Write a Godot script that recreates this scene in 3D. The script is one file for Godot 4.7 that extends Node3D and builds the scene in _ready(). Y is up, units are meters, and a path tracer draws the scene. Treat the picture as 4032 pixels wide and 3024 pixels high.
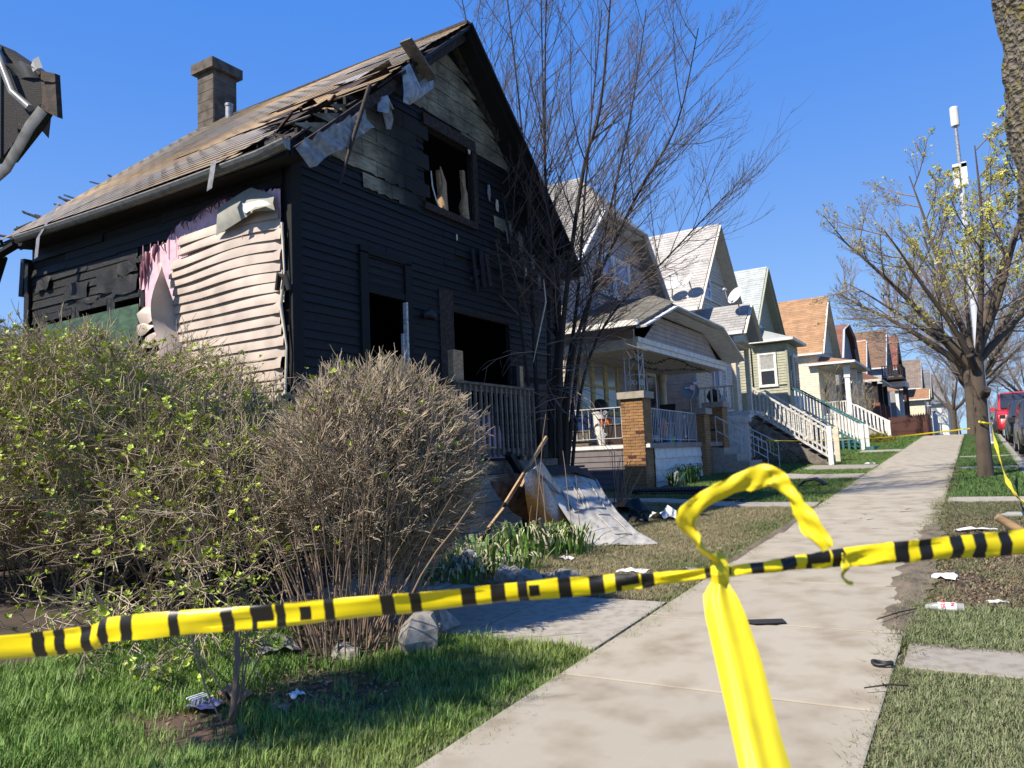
extends Node3D

const K := 0.0385
var thin := 0.0032
var rng := RandomNumberGenerator.new()
var base_of := {}
var tex := {}
var M := {}

class G:
	var v := PackedVector3Array()
	var n := PackedVector3Array()
	var c := PackedColorArray()
	var uv := PackedVector2Array()
	var tone := Color.WHITE
	func put(p: Vector3, nn: Vector3) -> void:
		v.append(p); n.append(nn); c.append(tone); uv.append(Vector2.ZERO)
	# corners run counter-clockwise seen from the outside
	func tri(a: Vector3, b: Vector3, d: Vector3) -> void:
		var nn := (b - a).cross(d - a).normalized()
		put(a, nn); put(d, nn); put(b, nn)
	func quad(a: Vector3, b: Vector3, d: Vector3, e: Vector3) -> void:
		tri(a, b, d); tri(a, d, e)
	func quadc(a: Vector3, b: Vector3, d: Vector3, e: Vector3, ca: Color, cb: Color, cd: Color, ce: Color) -> void:
		var nn := (b - a).cross(d - a).normalized()
		var pts := [a, d, b, a, e, d]
		var cs := [ca, cd, cb, ca, ce, cd]
		for i in 6:
			tone = cs[i]; put(pts[i], nn)
		tone = Color.WHITE
	func quaduv(a: Vector3, b: Vector3, d: Vector3, e: Vector3) -> void:
		var at := v.size()
		quad(a, b, d, e)
		var u := [Vector2(0, 1), Vector2(1, 0), Vector2(1, 1), Vector2(0, 1), Vector2(0, 0), Vector2(1, 0)]
		for i in 6: uv[at + i] = u[i]
	func hexa(p: Array) -> void: # 0-3 bottom counter-clockwise from above, 4-7 top
		quad(p[3], p[2], p[1], p[0]); quad(p[4], p[5], p[6], p[7])
		for i in 4:
			var j := (i + 1) % 4
			quad(p[i], p[j], p[j + 4], p[i + 4])
	func box(lo: Vector3, hi: Vector3) -> void:
		var a := lo.min(hi)
		var b := lo.max(hi)
		hexa([Vector3(a.x, a.y, b.z), Vector3(b.x, a.y, b.z), Vector3(b.x, a.y, a.z), Vector3(a.x, a.y, a.z),
			Vector3(a.x, b.y, b.z), Vector3(b.x, b.y, b.z), Vector3(b.x, b.y, a.z), Vector3(a.x, b.y, a.z)])
	func obox(o: Vector3, s: Vector3, b: Basis) -> void:
		var h := s / 2
		var p := []
		for q in [Vector3(-1, -1, 1), Vector3(1, -1, 1), Vector3(1, -1, -1), Vector3(-1, -1, -1), Vector3(-1, 1, 1), Vector3(1, 1, 1), Vector3(1, 1, -1), Vector3(-1, 1, -1)]:
			p.append(o + b * (q * h))
		hexa(p)
	# a stick of w x h from a to b
	func beam(a: Vector3, b: Vector3, w: float, h: float, up := Vector3.UP) -> void:
		var d := (b - a).normalized()
		if absf(d.dot(up)) > 0.98: up = Vector3.RIGHT
		var s := d.cross(up).normalized()
		var u := s.cross(d)
		obox((a + b) / 2, Vector3(w, h, (b - a).length()), Basis(s, u, -d))
	# a convex slab: outline counter-clockwise seen from the side nn points to
	func slab(p: Array, t: Vector3) -> void:
		var k := p.size()
		for i in range(1, k - 1):
			tri(p[0], p[i], p[i + 1]); tri(p[0] - t, p[i + 1] - t, p[i] - t)
		for i in k:
			var j := (i + 1) % k
			quad(p[i] - t, p[j] - t, p[j], p[i])
	func tube(p: Array, r: Array, k := 5, cap := true) -> void:
		var s := Vector3.ZERO
		var rings := []
		var norms := []
		for i in p.size():
			var d: Vector3 = (p[mini(i + 1, p.size() - 1)] - p[maxi(i - 1, 0)]).normalized()
			if s == Vector3.ZERO: s = d.cross(Vector3(0.31, 0.87, 0.38) if absf(d.y) < 0.9 else Vector3(1, 0, 0.2)).normalized()
			else: s = (s - d * s.dot(d)).normalized()
			var u := d.cross(s)
			var ring := []
			var nr := []
			for j in k:
				var q := s * cos(TAU * j / k) + u * sin(TAU * j / k)
				ring.append(p[i] + q * float(r[i])); nr.append(q)
			rings.append(ring); norms.append(nr)
		for i in p.size() - 1:
			for j in k:
				var j2 := (j + 1) % k
				put(rings[i][j], norms[i][j]); put(rings[i + 1][j2], norms[i + 1][j2]); put(rings[i][j2], norms[i][j2])
				put(rings[i][j], norms[i][j]); put(rings[i + 1][j], norms[i + 1][j]); put(rings[i + 1][j2], norms[i + 1][j2])
		if cap and k > 3:
			for j in range(1, k - 1):
				tri(rings[0][0], rings[0][j + 1], rings[0][j]); tri(rings[-1][0], rings[-1][j], rings[-1][j + 1])
	func rod(a: Vector3, b: Vector3, r := 0.02, k := 6) -> void: tube([a, b], [r, r], k)
	# lathe: profile of (radius, height) round the vertical at o
	func lathe(o: Vector3, prof: Array, k := 12, ax := Basis.IDENTITY) -> void:
		for i in prof.size() - 1:
			var a: Vector2 = prof[i]
			var b: Vector2 = prof[i + 1]
			var sl := Vector2(b.y - a.y, a.x - b.x).normalized()
			for j in k:
				var t := [TAU * j / k, TAU * (j + 1) / k]
				var q := []
				var m := []
				for tt in t:
					var rad := Vector3(cos(tt), 0, -sin(tt))
					q.append(o + ax * (rad * a.x + Vector3.UP * a.y)); q.append(o + ax * (rad * b.x + Vector3.UP * b.y))
					m.append(ax * (rad * sl.x + Vector3.UP * sl.y))
				put(q[0], m[0]); put(q[3], m[1]); put(q[2], m[1])
				put(q[0], m[0]); put(q[1], m[0]); put(q[3], m[1])
	# a smooth sheet over a grid of points
	func sheet(p: Array, cols: Array = []) -> void:
		var h := p.size()
		var w: int = p[0].size()
		var nn := []
		for i in h:
			var row := []
			for j in w:
				var du: Vector3 = p[i][mini(j + 1, w - 1)] - p[i][maxi(j - 1, 0)]
				var dv: Vector3 = p[mini(i + 1, h - 1)][j] - p[maxi(i - 1, 0)][j]
				row.append(du.cross(dv).normalized())
			nn.append(row)
		for i in h - 1:
			for j in w - 1:
				for q in [[i, j], [i + 1, j + 1], [i, j + 1], [i, j], [i + 1, j], [i + 1, j + 1]]:
					if cols: tone = cols[q[0]][q[1]]
					v.append(p[q[0]][q[1]]); n.append(nn[q[0]][q[1]]); c.append(tone)
					uv.append(Vector2(float(q[1]) / (w - 1), float(q[0]) / (h - 1)))
		tone = Color.WHITE
	func mesh(off := Vector3.ZERO) -> ArrayMesh:
		var a := []
		a.resize(Mesh.ARRAY_MAX)
		var q := v
		if off != Vector3.ZERO: q = Transform3D(Basis(), -off) * v
		a[Mesh.ARRAY_VERTEX] = q
		a[Mesh.ARRAY_NORMAL] = n
		a[Mesh.ARRAY_COLOR] = c
		a[Mesh.ARRAY_TEX_UV] = uv
		var m := ArrayMesh.new()
		m.add_surface_from_arrays(Mesh.PRIMITIVE_TRIANGLES, a)
		return m

func lin(r: float, g: float, b: float) -> Color: return Color(r, g, b).linear_to_srgb()

func grey(f: float) -> Color: return Color(f, f, f)

func rr(a: float, b: float) -> float: return rng.randf_range(a, b)

func V(x: float, y: float, z: float) -> Vector3: return Vector3(x, y, z)

func ntex(key: String, freq: float, oct: int, ramp: Array, at: Array = [], kind := FastNoiseLite.TYPE_SIMPLEX, size := 512, stretch := 1.0) -> Texture2D:
	if tex.has(key): return tex[key]
	var f := FastNoiseLite.new()
	f.noise_type = kind
	f.seed = tex.size() * 7 + 3
	f.frequency = freq
	f.fractal_octaves = oct
	if kind == FastNoiseLite.TYPE_CELLULAR: f.cellular_return_type = FastNoiseLite.RETURN_DISTANCE2_SUB
	var g := Gradient.new()
	var offs := PackedFloat32Array()
	for i in ramp.size(): offs.append(at[i] if at else float(i) / (ramp.size() - 1))
	g.offsets = offs
	g.colors = PackedColorArray(ramp)
	var t := NoiseTexture2D.new()
	t.width = size; t.height = int(size * stretch); t.seamless = true; t.noise = f; t.color_ramp = g; t.normalize = true
	tex[key] = t
	return t

func mat(col: Color, rough := 0.8, t: Texture2D = null, sc := 1.0, bump := 0.0, bt: Texture2D = null, det: Texture2D = null, dsc := 0.2) -> StandardMaterial3D:
	var m := StandardMaterial3D.new()
	m.albedo_color = col
	m.roughness = rough
	m.vertex_color_use_as_albedo = true
	m.uv1_triplanar = true; m.uv1_world_triplanar = true
	m.uv1_scale = Vector3.ONE * sc
	if t: m.albedo_texture = t
	if bump != 0.0:
		m.heightmap_enabled = true; m.heightmap_texture = bt if bt else t; m.heightmap_scale = bump
	if det:
		m.detail_enabled = true; m.detail_albedo = det; m.detail_blend_mode = BaseMaterial3D.BLEND_MODE_MUL
		m.detail_uv_layer = BaseMaterial3D.DETAIL_UV_2
		m.uv2_triplanar = true; m.uv2_world_triplanar = true; m.uv2_scale = Vector3.ONE * dsc
	return m

func tag(o: Node3D, label := "", category := "", group := "", kind := "") -> Node3D:
	if label: o.set_meta("label", label)
	if category: o.set_meta("category", category)
	if group: o.set_meta("group", group)
	if kind: o.set_meta("kind", kind)
	return o

func thing(called: String, label: String, category: String, at: Vector3, group := "") -> Node3D:
	var o := Node3D.new()
	o.name = called
	add_child(o, true)
	o.position = at
	base_of[o] = at
	return tag(o, label, category, group)

func part(g: G, called: String, m: Material, parent: Node3D, kind := "", label := "") -> MeshInstance3D:
	var o := MeshInstance3D.new()
	o.name = called
	o.mesh = g.mesh(base_of[parent])
	o.material_override = m
	parent.add_child(o, true)
	base_of[o] = base_of[parent]
	tag(o, label, "", "", kind)
	return o

func solo(g: G, called: String, m: Material, label: String, category: String, at: Vector3, group := "", kind := "") -> MeshInstance3D:
	var o := MeshInstance3D.new()
	o.name = called
	o.mesh = g.mesh(at)
	o.material_override = m
	add_child(o, true)
	o.position = at
	base_of[o] = at
	tag(o, label, category, group, kind)
	return o

func many(called: String, mesh: Mesh, m: Material, xf: Array, cols: Array, parent: Node3D, kind := "stuff") -> MultiMeshInstance3D:
	var mm := MultiMesh.new()
	mm.transform_format = MultiMesh.TRANSFORM_3D
	mm.use_colors = true
	mm.mesh = mesh
	mm.instance_count = xf.size()
	var off: Vector3 = base_of[parent] if base_of.has(parent) else Vector3.ZERO
	for i in xf.size():
		var t: Transform3D = xf[i]
		t.origin -= off
		mm.set_instance_transform(i, t)
		mm.set_instance_color(i, cols[i] if cols else Color.WHITE)
	var o := MultiMeshInstance3D.new()
	o.name = called
	o.multimesh = mm
	o.material_override = m
	parent.add_child(o, true)
	tag(o, "", "", "", kind)
	return o

func gy(x: float, z: float) -> float:
	var y := -K * z
	if z < -46.0: y = K * 46.0 + 0.03 * (1.0 - exp(-(-46.0 - z) / 8.0))
	return y + 0.1 * smoothstep(-3.6, -5.6, x) - 0.16 * smoothstep(0.75, 0.95, x)

func gp(x: float, z: float, up := 0.0) -> Vector3: return Vector3(x, gy(x, z) + up, z)

# a clapboard: corners bottom-left, bottom-right, top-right, top-left seen from outside, nn the wall's normal
func clap(bl: Vector3, br: Vector3, tr: Vector3, tl: Vector3, nn: Vector3, t := 0.022, g: G = null) -> G:
	if g == null: g = G.new()
	var o := nn * t
	var i := nn * 0.004
	g.quad(bl + o, br + o, tr + i, tl + i)
	g.quad(bl, br, br + o, bl + o)
	g.quad(br, tr, tr + i, br + o)
	g.quad(tl, bl, bl + o, tl + i)
	return g

# a charred board: like clap, but mottled along its length
func char_board(bl: Vector3, br: Vector3, tr: Vector3, tl: Vector3, nn: Vector3, t: float, base: float) -> G:
	var g := G.new()
	var n := clampi(int((br - bl).length() / 0.28), 1, 14)
	var o := nn * t
	var i := nn * 0.004
	var tone := func(p: Vector3) -> Color:
		var m := 0.5 + 0.5 * sin(p.z * 1.9 + p.x * 2.2 + 1.7 * sin(p.y * 1.3)) * sin(p.y * 2.1 + p.z * 0.7 + p.x)
		var f := base * (0.55 + 1.3 * m * m) * (0.75 + 0.5 * rng.randf())
		var e := 2.6 if rng.randf() < 0.07 else 1.0
		return Color(f * (1.05 + 0.6 * m * m) * e, f * (1.0 + 0.22 * m * m) * e, f * 0.92 * e)
	var ca: Color = tone.call(bl)
	var da: Color = tone.call(tl)
	for k in n:
		var f0 := float(k) / n
		var f1 := float(k + 1) / n
		var w0 := nn * rr(-0.003, 0.004)
		var a := bl.lerp(br, f0) + o
		var b := bl.lerp(br, f1) + o
		var c := tl.lerp(tr, f1) + i
		var d := tl.lerp(tr, f0) + i
		var cb: Color = tone.call(b)
		var db: Color = tone.call(c)
		g.quadc(a, b, c, d, ca, cb, db, da)
		g.tone = Color(0.5, 0.5, 0.5) * base
		g.quad(a - o, b - o, b, a)
		ca = cb; da = db
	g.quad(br, tr, tr + i, br + o); g.quad(tl, bl, bl + o, tl + i)
	return g

# clapboards over a wall: p0 the lower left corner seen from outside, u along it; spans(y) gives the free stretches [[a, b], ...]
func siding(parent: Node3D, called: String, m: Material, p0: Vector3, u: Vector3, nn: Vector3, h0: float, h1: float, step: float, spans: Callable, t := 0.022, vary := 0.06) -> void:
	var y := h0
	while y < h1 - 0.01:
		var y2 := minf(y + step, h1)
		var lo: Array = spans.call(y + 0.003)
		var hi: Array = spans.call(y2 - 0.003)
		for k in mini(lo.size(), hi.size()):
			var a: Array = lo[k]
			var b: Array = hi[k]
			if a[1] - a[0] < 0.04: continue
			if b[1] - b[0] < 0.02:
				var mid: float = (b[0] + b[1]) / 2
				b = [mid - 0.01, mid + 0.01]
			var g := G.new()
			g.tone = grey(1.0 - rr(0, vary))
			clap(p0 + u * a[0] + V(0, y, 0), p0 + u * a[1] + V(0, y, 0), p0 + u * b[1] + V(0, y2, 0), p0 + u * b[0] + V(0, y2, 0), nn, t, g)
			part(g, called, m, parent)
		y = y2

# stretches of a row left free by openings [[u0, u1, y0, y1], ...]
func cut(a: float, b: float, y: float, holes: Array) -> Array:
	var out := [[a, b]]
	for h in holes:
		if y < h[2] or y > h[3]: continue
		var nxt := []
		for s in out:
			if h[1] <= s[0] or h[0] >= s[1]: nxt.append(s); continue
			nxt.append([s[0], maxf(h[0], s[0])])
			nxt.append([minf(h[1], s[1]), s[1]])
		out = nxt
	return out

# shingles on a roof plane: o lower corner, u along the eave, w up the slope; ext(s) gives the stretch along u at slope length s
func shingles(parent: Node3D, called: String, m: Material, o: Vector3, u: Vector3, w: Vector3, len_: float, rowh: float, tabw: float, ext: Callable, tones: Callable, singles := 0, lift := 0.012, lump = null) -> void:
	var nn := u.cross(w).normalized()
	var all := G.new()
	var done := 0
	var s := 0.0
	var row := 0
	while s < len_ - 0.02:
		var e: Array = ext.call(s)
		var x: float = e[0] - (tabw * 0.5 if row % 2 else 0.0) - rr(0, 0.03)
		while x < e[1]:
			var x0 := maxf(x, e[0])
			var x1 := minf(x + tabw - 0.006, e[1])
			if x1 - x0 > 0.03:
				var g := G.new() if done < singles else all
				var tn: Color = tones.call((x0 + x1) / 2, s)
				if tn.a > 0.5:
					g.tone = tn
					var l := lift + rr(0, lift * 0.5)
					var up := 0.0
					if lump != null: up = lump.call((x0 + x1) / 2, s)
					var a := o + u * x0 + w * (s - rr(0, 0.006)) + nn * (l + up)
					var b := o + u * x1 + w * (s - rr(0, 0.006)) + nn * (l + up)
					var cc := o + u * x1 + w * (s + rowh) + nn * (0.003 + up)
					var d := o + u * x0 + w * (s + rowh) + nn * (0.003 + up)
					g.quad(a, b, cc, d)
					g.quad(a - nn * l, b - nn * l, b, a)
					g.quad(b - nn * l, cc, cc, b); g.quad(a, d, d, a - nn * l)
					if done < singles: part(g, called, m, parent)
					done += 1
			x += tabw
		s += rowh
		row += 1
	if all.v.size(): part(all, called + "_courses", m, parent, "stuff")

# a double-hung window on a wall: lower left corner p seen from outside, u along, nn outward
func window(parent: Node3D, p: Vector3, u: Vector3, nn: Vector3, w: float, h: float, fm: Material, gm: Material, fr := 0.1, blind: Material = null, sash := 0.5) -> Node3D:
	var g := G.new()
	var up := Vector3.UP
	var b := Basis(u, up, nn)
	var d := 0.05
	for q in [[V(w / 2, -fr / 2, d / 2), V(w + 2 * fr + 0.04, fr, d + 0.05)], [V(w / 2, h + fr / 2, d / 2), V(w + 2 * fr, fr, d)], [V(-fr / 2, h / 2, d / 2), V(fr, h, d)], [V(w + fr / 2, h / 2, d / 2), V(fr, h, d)]]:
		g.obox(p + b * q[0], q[1], b)
	var f := part(g, "window", fm, parent)
	for k in 2:
		var y0 := h * sash if k else 0.0
		var y1 := h if k else h * sash
		var dd := 0.03 if k == 0 else 0.018
		var s := G.new()
		for q in [[V(w / 2, y0 + 0.02, dd), V(w, 0.04, 0.02)], [V(w / 2, y1 - 0.02, dd), V(w, 0.04, 0.02)], [V(0.02, (y0 + y1) / 2, dd), V(0.04, y1 - y0 - 0.08, 0.02)], [V(w - 0.02, (y0 + y1) / 2, dd), V(0.04, y1 - y0 - 0.08, 0.02)]]:
			s.obox(p + b * q[0], q[1], b)
		part(s, "sash", fm, f)
		var pane := G.new()
		var z := dd - 0.006
		pane.quad(p + b * V(0.04, y0 + 0.04, z), p + b * V(w - 0.04, y0 + 0.04, z), p + b * V(w - 0.04, y1 - 0.04, z), p + b * V(0.04, y1 - 0.04, z))
		part(pane, "pane", gm if blind == null or k == 0 else blind, f)
	return f

func _ready() -> void:
	rng.seed = 20240417
	var cam := Camera3D.new()
	cam.name = "camera"
	cam.fov = 53.19
	cam.near = 0.05; cam.far = 1500.0
	cam.transform = Transform3D(Basis(V(0.85419, -0.04342, -0.51815), V(0.08654, 0.99448, 0.05933), V(0.51272, -0.09552, 0.85323)).orthonormalized(), V(0, 1.6, 0))
	add_child(cam)
	var env := Environment.new()
	var sky_m := ProceduralSkyMaterial.new()
	sky_m.sky_top_color = Color(0.2, 0.415, 0.72)
	sky_m.sky_horizon_color = Color(0.6, 0.73, 0.84)
	sky_m.sky_curve = 0.15
	sky_m.ground_bottom_color = Color(0.24, 0.24, 0.2)
	sky_m.ground_horizon_color = Color(0.5, 0.6, 0.68)
	sky_m.sun_angle_max = 2.0
	var sky := Sky.new()
	sky.sky_material = sky_m
	env.background_mode = Environment.BG_SKY
	env.sky = sky
	env.background_energy_multiplier = 1.0
	env.tonemap_mode = Environment.TONE_MAPPER_LINEAR
	env.tonemap_exposure = 1.75
	env.ssao_enabled = true; env.ssil_enabled = true; env.sdfgi_enabled = true
	var we := WorldEnvironment.new()
	we.name = "environment"
	we.environment = env
	add_child(we)
	var sun := DirectionalLight3D.new()
	sun.name = "sun"
	sun.light_energy = 1.5
	sun.light_color = Color(1.0, 0.955, 0.88)
	sun.light_angular_distance = 0.5
	sun.shadow_enabled = true
	add_child(sun)
	sun.look_at_from_position(Vector3.ZERO, V(0.37, -1.0, -0.84), Vector3.UP)
	var attr := CameraAttributesPhysical.new()
	attr.frustum_focal_length = 23.97
	attr.frustum_focus_distance = 9.0
	attr.exposure_aperture = 6.3
	cam.attributes = attr
	cam.fov = 53.19
	make_materials()
	make_setting()
	burnt_house()
	left_ruin()
	neighbour_one()
	neighbour_two()
	olive_house()
	cream_house()
	far_houses()
	yard_things()
	plants()
	street_things()
	tapes()
	litter()

func make_materials() -> void:
	var W := Color.WHITE
	var fine := ntex("fine", 0.05, 4, [grey(0.78), grey(0.92), W])
	var blot := ntex("blot", 0.012, 5, [grey(0.62), grey(0.88), W])
	var soft := ntex("soft", 0.008, 3, [grey(0.86), grey(0.95), W])
	var grain := ntex("grain", 0.02, 4, [grey(0.6), grey(0.85), W], [], FastNoiseLite.TYPE_SIMPLEX_SMOOTH, 256, 4.0)
	var speck := ntex("speck", 0.18, 3, [grey(0.7), grey(0.95), W, W])
	var grit := ntex("grit", 0.3, 2, [grey(0.72), grey(0.93), W, Color(1.1, 1.08, 1.05)])
	var gator := ntex("gator", 0.045, 1, [grey(0.1), grey(0.7), W], [0.0, 0.2, 1.0], FastNoiseLite.TYPE_CELLULAR)
	var ash := ntex("ash", 0.03, 5, [grey(0.45), grey(0.7), grey(1.1), Color(4.5, 4.1, 3.4)], [0.0, 0.5, 0.7, 0.9])
	var stain := ntex("stain", 0.02, 5, [Color(0.84, 0.815, 0.78), Color(0.94, 0.93, 0.915), W, W], [0.0, 0.3, 0.6, 1.0])
	var bark := ntex("bark", 0.03, 4, [grey(0.35), grey(0.75), W])
	M.concrete = mat(lin(0.39, 0.35, 0.275), 0.92, grit, 3.0, 0.25, grit, stain, 0.17)
	M.old_concrete = mat(lin(0.36, 0.33, 0.28), 0.9, speck, 1.6, 0.4, speck, stain, 0.6)
	M.asphalt = mat(lin(0.1, 0.1, 0.1), 0.95, speck, 2.0, 0.3)
	M.soil = mat(Color.WHITE, 0.95, fine, 2.2, 1.5, fine, blot, 0.35)
	M.char = mat(lin(0.0125, 0.012, 0.0115), 0.5, gator, 2.6, 0.9, gator, ash, 0.5)
	M.char_flat = mat(lin(0.009, 0.009, 0.009), 0.8, gator, 3.0, 0.4)
	M.char_ash = mat(lin(0.22, 0.21, 0.185), 0.85, gator, 3.5, 0.8, gator, ash, 0.9)
	M.char_wood = mat(lin(0.07, 0.04, 0.025), 0.8, grain, 1.5, 0.3, grain, ash, 0.7)
	M.raw_wood = mat(lin(0.5, 0.33, 0.18), 0.75, grain, 1.6, 0.1)
	M.grey_wood = mat(lin(0.29, 0.255, 0.205), 0.85, grain, 1.4, 0.15, grain, blot, 0.5)
	M.deck_wood = mat(lin(0.23, 0.195, 0.15), 0.85, grain, 1.4, 0.15, grain, blot, 0.8)
	M.tile = mat(Color.WHITE, 0.85, grain, 0.8, 0.1, grain, soft, 0.6)
	M.shingle = mat(Color.WHITE, 0.95, speck, 3.0, 0.3, speck, soft, 0.3)
	M.vinyl = mat(lin(0.58, 0.485, 0.415), 0.5, soft, 0.6, 0.0, null, soft, 0.25)
	M.vinyl_back = mat(lin(0.3, 0.3, 0.26), 0.6, soft, 1.0)
	M.foam = mat(lin(0.78, 0.5, 0.58), 0.6, soft, 1.2)
	M.foam_print = mat(lin(0.5, 0.26, 0.36), 0.6)
	M.melted = mat(lin(0.16, 0.05, 0.07), 0.4, fine, 4.0)
	M.green_board = mat(lin(0.075, 0.16, 0.085), 0.6, grain, 0.7, 0.0, null, blot, 0.6)
	M.metal_grey = mat(lin(0.42, 0.43, 0.44), 0.45, blot, 1.0)
	M.metal_grey.metallic = 0.3
	M.alu = mat(lin(0.34, 0.33, 0.31), 0.55, blot, 1.2, 0.3, blot, stain, 0.8)
	M.gutter = mat(lin(0.23, 0.23, 0.225), 0.4, blot, 1.0)
	M.chimney = mat(lin(0.15, 0.125, 0.1), 0.9, speck, 2.0, 0.3, speck, blot, 0.5)
	M.mortar = mat(lin(0.3, 0.27, 0.22), 0.95, speck, 2.0)
	M.block = mat(lin(0.44, 0.45, 0.4), 0.9, speck, 1.5, 0.3, speck, stain, 0.9)
	M.brick = mat(Color.WHITE, 0.85, speck, 2.5, 0.2, speck, soft, 0.5)
	M.white = mat(lin(0.78, 0.77, 0.74), 0.55, soft, 0.8)
	M.old_white = mat(lin(0.78, 0.77, 0.74), 0.7, grain, 1.0, 0.0, null, stain, 0.8)
	M.cream = mat(lin(0.68, 0.6, 0.46), 0.6, soft, 0.8)
	M.yellow_trim = mat(lin(0.62, 0.48, 0.2), 0.6, soft, 0.8)
	M.mauve = mat(lin(0.52, 0.44, 0.41), 0.6, soft, 0.8, 0.0, null, soft, 0.3)
	M.mauve_dark = mat(lin(0.3, 0.25, 0.245), 0.6, soft, 0.8, 0.0, null, soft, 0.3)
	M.skirting = mat(lin(0.15, 0.13, 0.14), 0.6, soft, 0.8)
	M.cardboard = mat(lin(0.36, 0.2, 0.12), 0.8, soft, 2.0)
	M.tan = mat(lin(0.66, 0.55, 0.45), 0.6, soft, 0.8)
	M.olive = mat(lin(0.4, 0.4, 0.29), 0.6, soft, 0.8)
	M.olive_trim = mat(lin(0.36, 0.36, 0.26), 0.6, soft, 0.8)
	M.ivory = mat(lin(0.78, 0.7, 0.53), 0.6, soft, 0.8)
	M.far_grey = mat(lin(0.3, 0.3, 0.3), 0.7, soft, 0.5)
	M.far_blue = mat(lin(0.42, 0.46, 0.52), 0.7, soft, 0.5)
	M.glass = mat(lin(0.03, 0.035, 0.045), 0.06)
	M.glass.metallic_specular = 0.8
	M.blue_glass = mat(lin(0.1, 0.14, 0.32), 0.08)
	M.blue_glass.metallic_specular = 0.7
	M.blind = mat(lin(0.4, 0.4, 0.38), 0.15, soft, 1.0)
	M.iron = mat(lin(0.5, 0.53, 0.58), 0.5)
	M.teal = mat(lin(0.03, 0.14, 0.15), 0.6, soft, 1.0)
	M.brown_paint = mat(lin(0.1, 0.035, 0.025), 0.6, grain, 1.0)
	M.dark_brown = mat(lin(0.035, 0.018, 0.015), 0.6, grain, 1.0)
	M.red_brown = mat(lin(0.22, 0.085, 0.055), 0.8, speck, 2.0)
	M.black = mat(lin(0.015, 0.015, 0.016), 0.5)
	M.black_soft = mat(lin(0.02, 0.02, 0.022), 0.9, fine, 3.0)
	M.dark_blue = mat(lin(0.012, 0.03, 0.12), 0.4)
	M.orange = mat(lin(0.6, 0.17, 0.05), 0.5)
	M.green_cup = mat(lin(0.2, 0.45, 0.05), 0.4)
	M.blue_cup = mat(lin(0.03, 0.2, 0.4), 0.4)
	M.dish = mat(lin(0.55, 0.55, 0.55), 0.5)
	M.dish_dark = mat(lin(0.13, 0.14, 0.15), 0.45)
	M.bark_tree = mat(lin(0.2, 0.155, 0.115), 0.95, bark, 3.0, 1.5, bark, soft, 0.5)
	M.bark_dark = mat(lin(0.075, 0.06, 0.05), 0.95, bark, 3.0, 1.0, bark, soft, 0.5)
	var moss := ntex("moss", 0.02, 5, [W, W, Color(0.9, 0.9, 0.55), Color(1.3, 1.15, 0.25)], [0.0, 0.6, 0.72, 0.85])
	M.bark_near = mat(lin(0.27, 0.235, 0.185), 0.95, bark, 2.2, 4.0, bark, moss, 1.6)
	M.twig = mat(Color.WHITE, 0.85)
	M.leaf = mat(Color.WHITE, 0.5)
	M.leaf.backlight_enabled = true; M.leaf.backlight = Color(0.5, 0.5, 0.5)
	M.grass = mat(Color.WHITE, 0.6)
	M.grass.backlight_enabled = true; M.grass.backlight = Color(0.4, 0.4, 0.4)
	M.stone = mat(lin(0.4, 0.37, 0.32), 0.9, speck, 3.0, 0.8, blot, blot, 1.5)
	M.paper = mat(lin(0.75, 0.75, 0.74), 0.7, soft, 2.0)
	M.tape = mat(lin(0.8, 0.66, 0.012), 0.5, soft, 3.0)
	M.tape.backlight_enabled = true; M.tape.backlight = Color(0.35, 0.35, 0.35)
	M.tape_black = mat(lin(0.02, 0.018, 0.015), 0.4)
	var rust := ntex("rust", 0.014, 5, [Color(0.72, 0.72, 0.7), Color(0.62, 0.61, 0.58), Color(0.55, 0.24, 0.06), Color(0.24, 0.17, 0.12)], [0.0, 0.5, 0.6, 0.85])
	M.rust = mat(Color.WHITE, 0.75, blot, 2.5, 0.2, blot, stain, 1.5)
	M.sheet = mat(lin(0.5, 0.49, 0.46), 0.55, blot, 0.8, 0.1, blot, stain, 0.5)

func solid_ground(g: G, xs: Array, zs: Array, col: Callable, up := 0.0) -> void:
	var p := []
	var cs := []
	for z in zs:
		var r := []
		var rc := []
		for x in xs:
			r.append(gp(x, z, up)); rc.append(col.call(x, z))
		p.append(r); cs.append(rc)
	g.sheet(p, cs)

func steps(a: float, b: float, n: int) -> Array:
	var o := []
	for i in n + 1: o.append(lerpf(a, b, float(i) / n))
	return o

func on_walk(x: float, z: float) -> bool:
	if x > -2.47 and x < -0.55: return true
	for w in walks:
		if x > w[0] - 0.02 and x < w[1] + 0.02 and z < w[2] + 0.02 and z > w[3] - 0.02: return true
	return false

# x from, x to, z near, z far
var walks := [[-5.9, -2.47, -5.1, -6.6], [-7.0, -2.47, -13.9, -14.6], [-4.9, -2.47, -19.75, -21.1], [-4.3, -2.47, -22.75, -24.3], [-3.9, -2.47, -31.1, -32.8], [-4.2, -2.47, -46.6, -47.8],
	[-0.52, 0.76, -5.33, -5.9], [-0.52, 0.76, -14.55, -15.2], [-0.52, 0.76, -21.85, -22.4], [-0.52, 0.76, -26.4, -26.9]]

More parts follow.
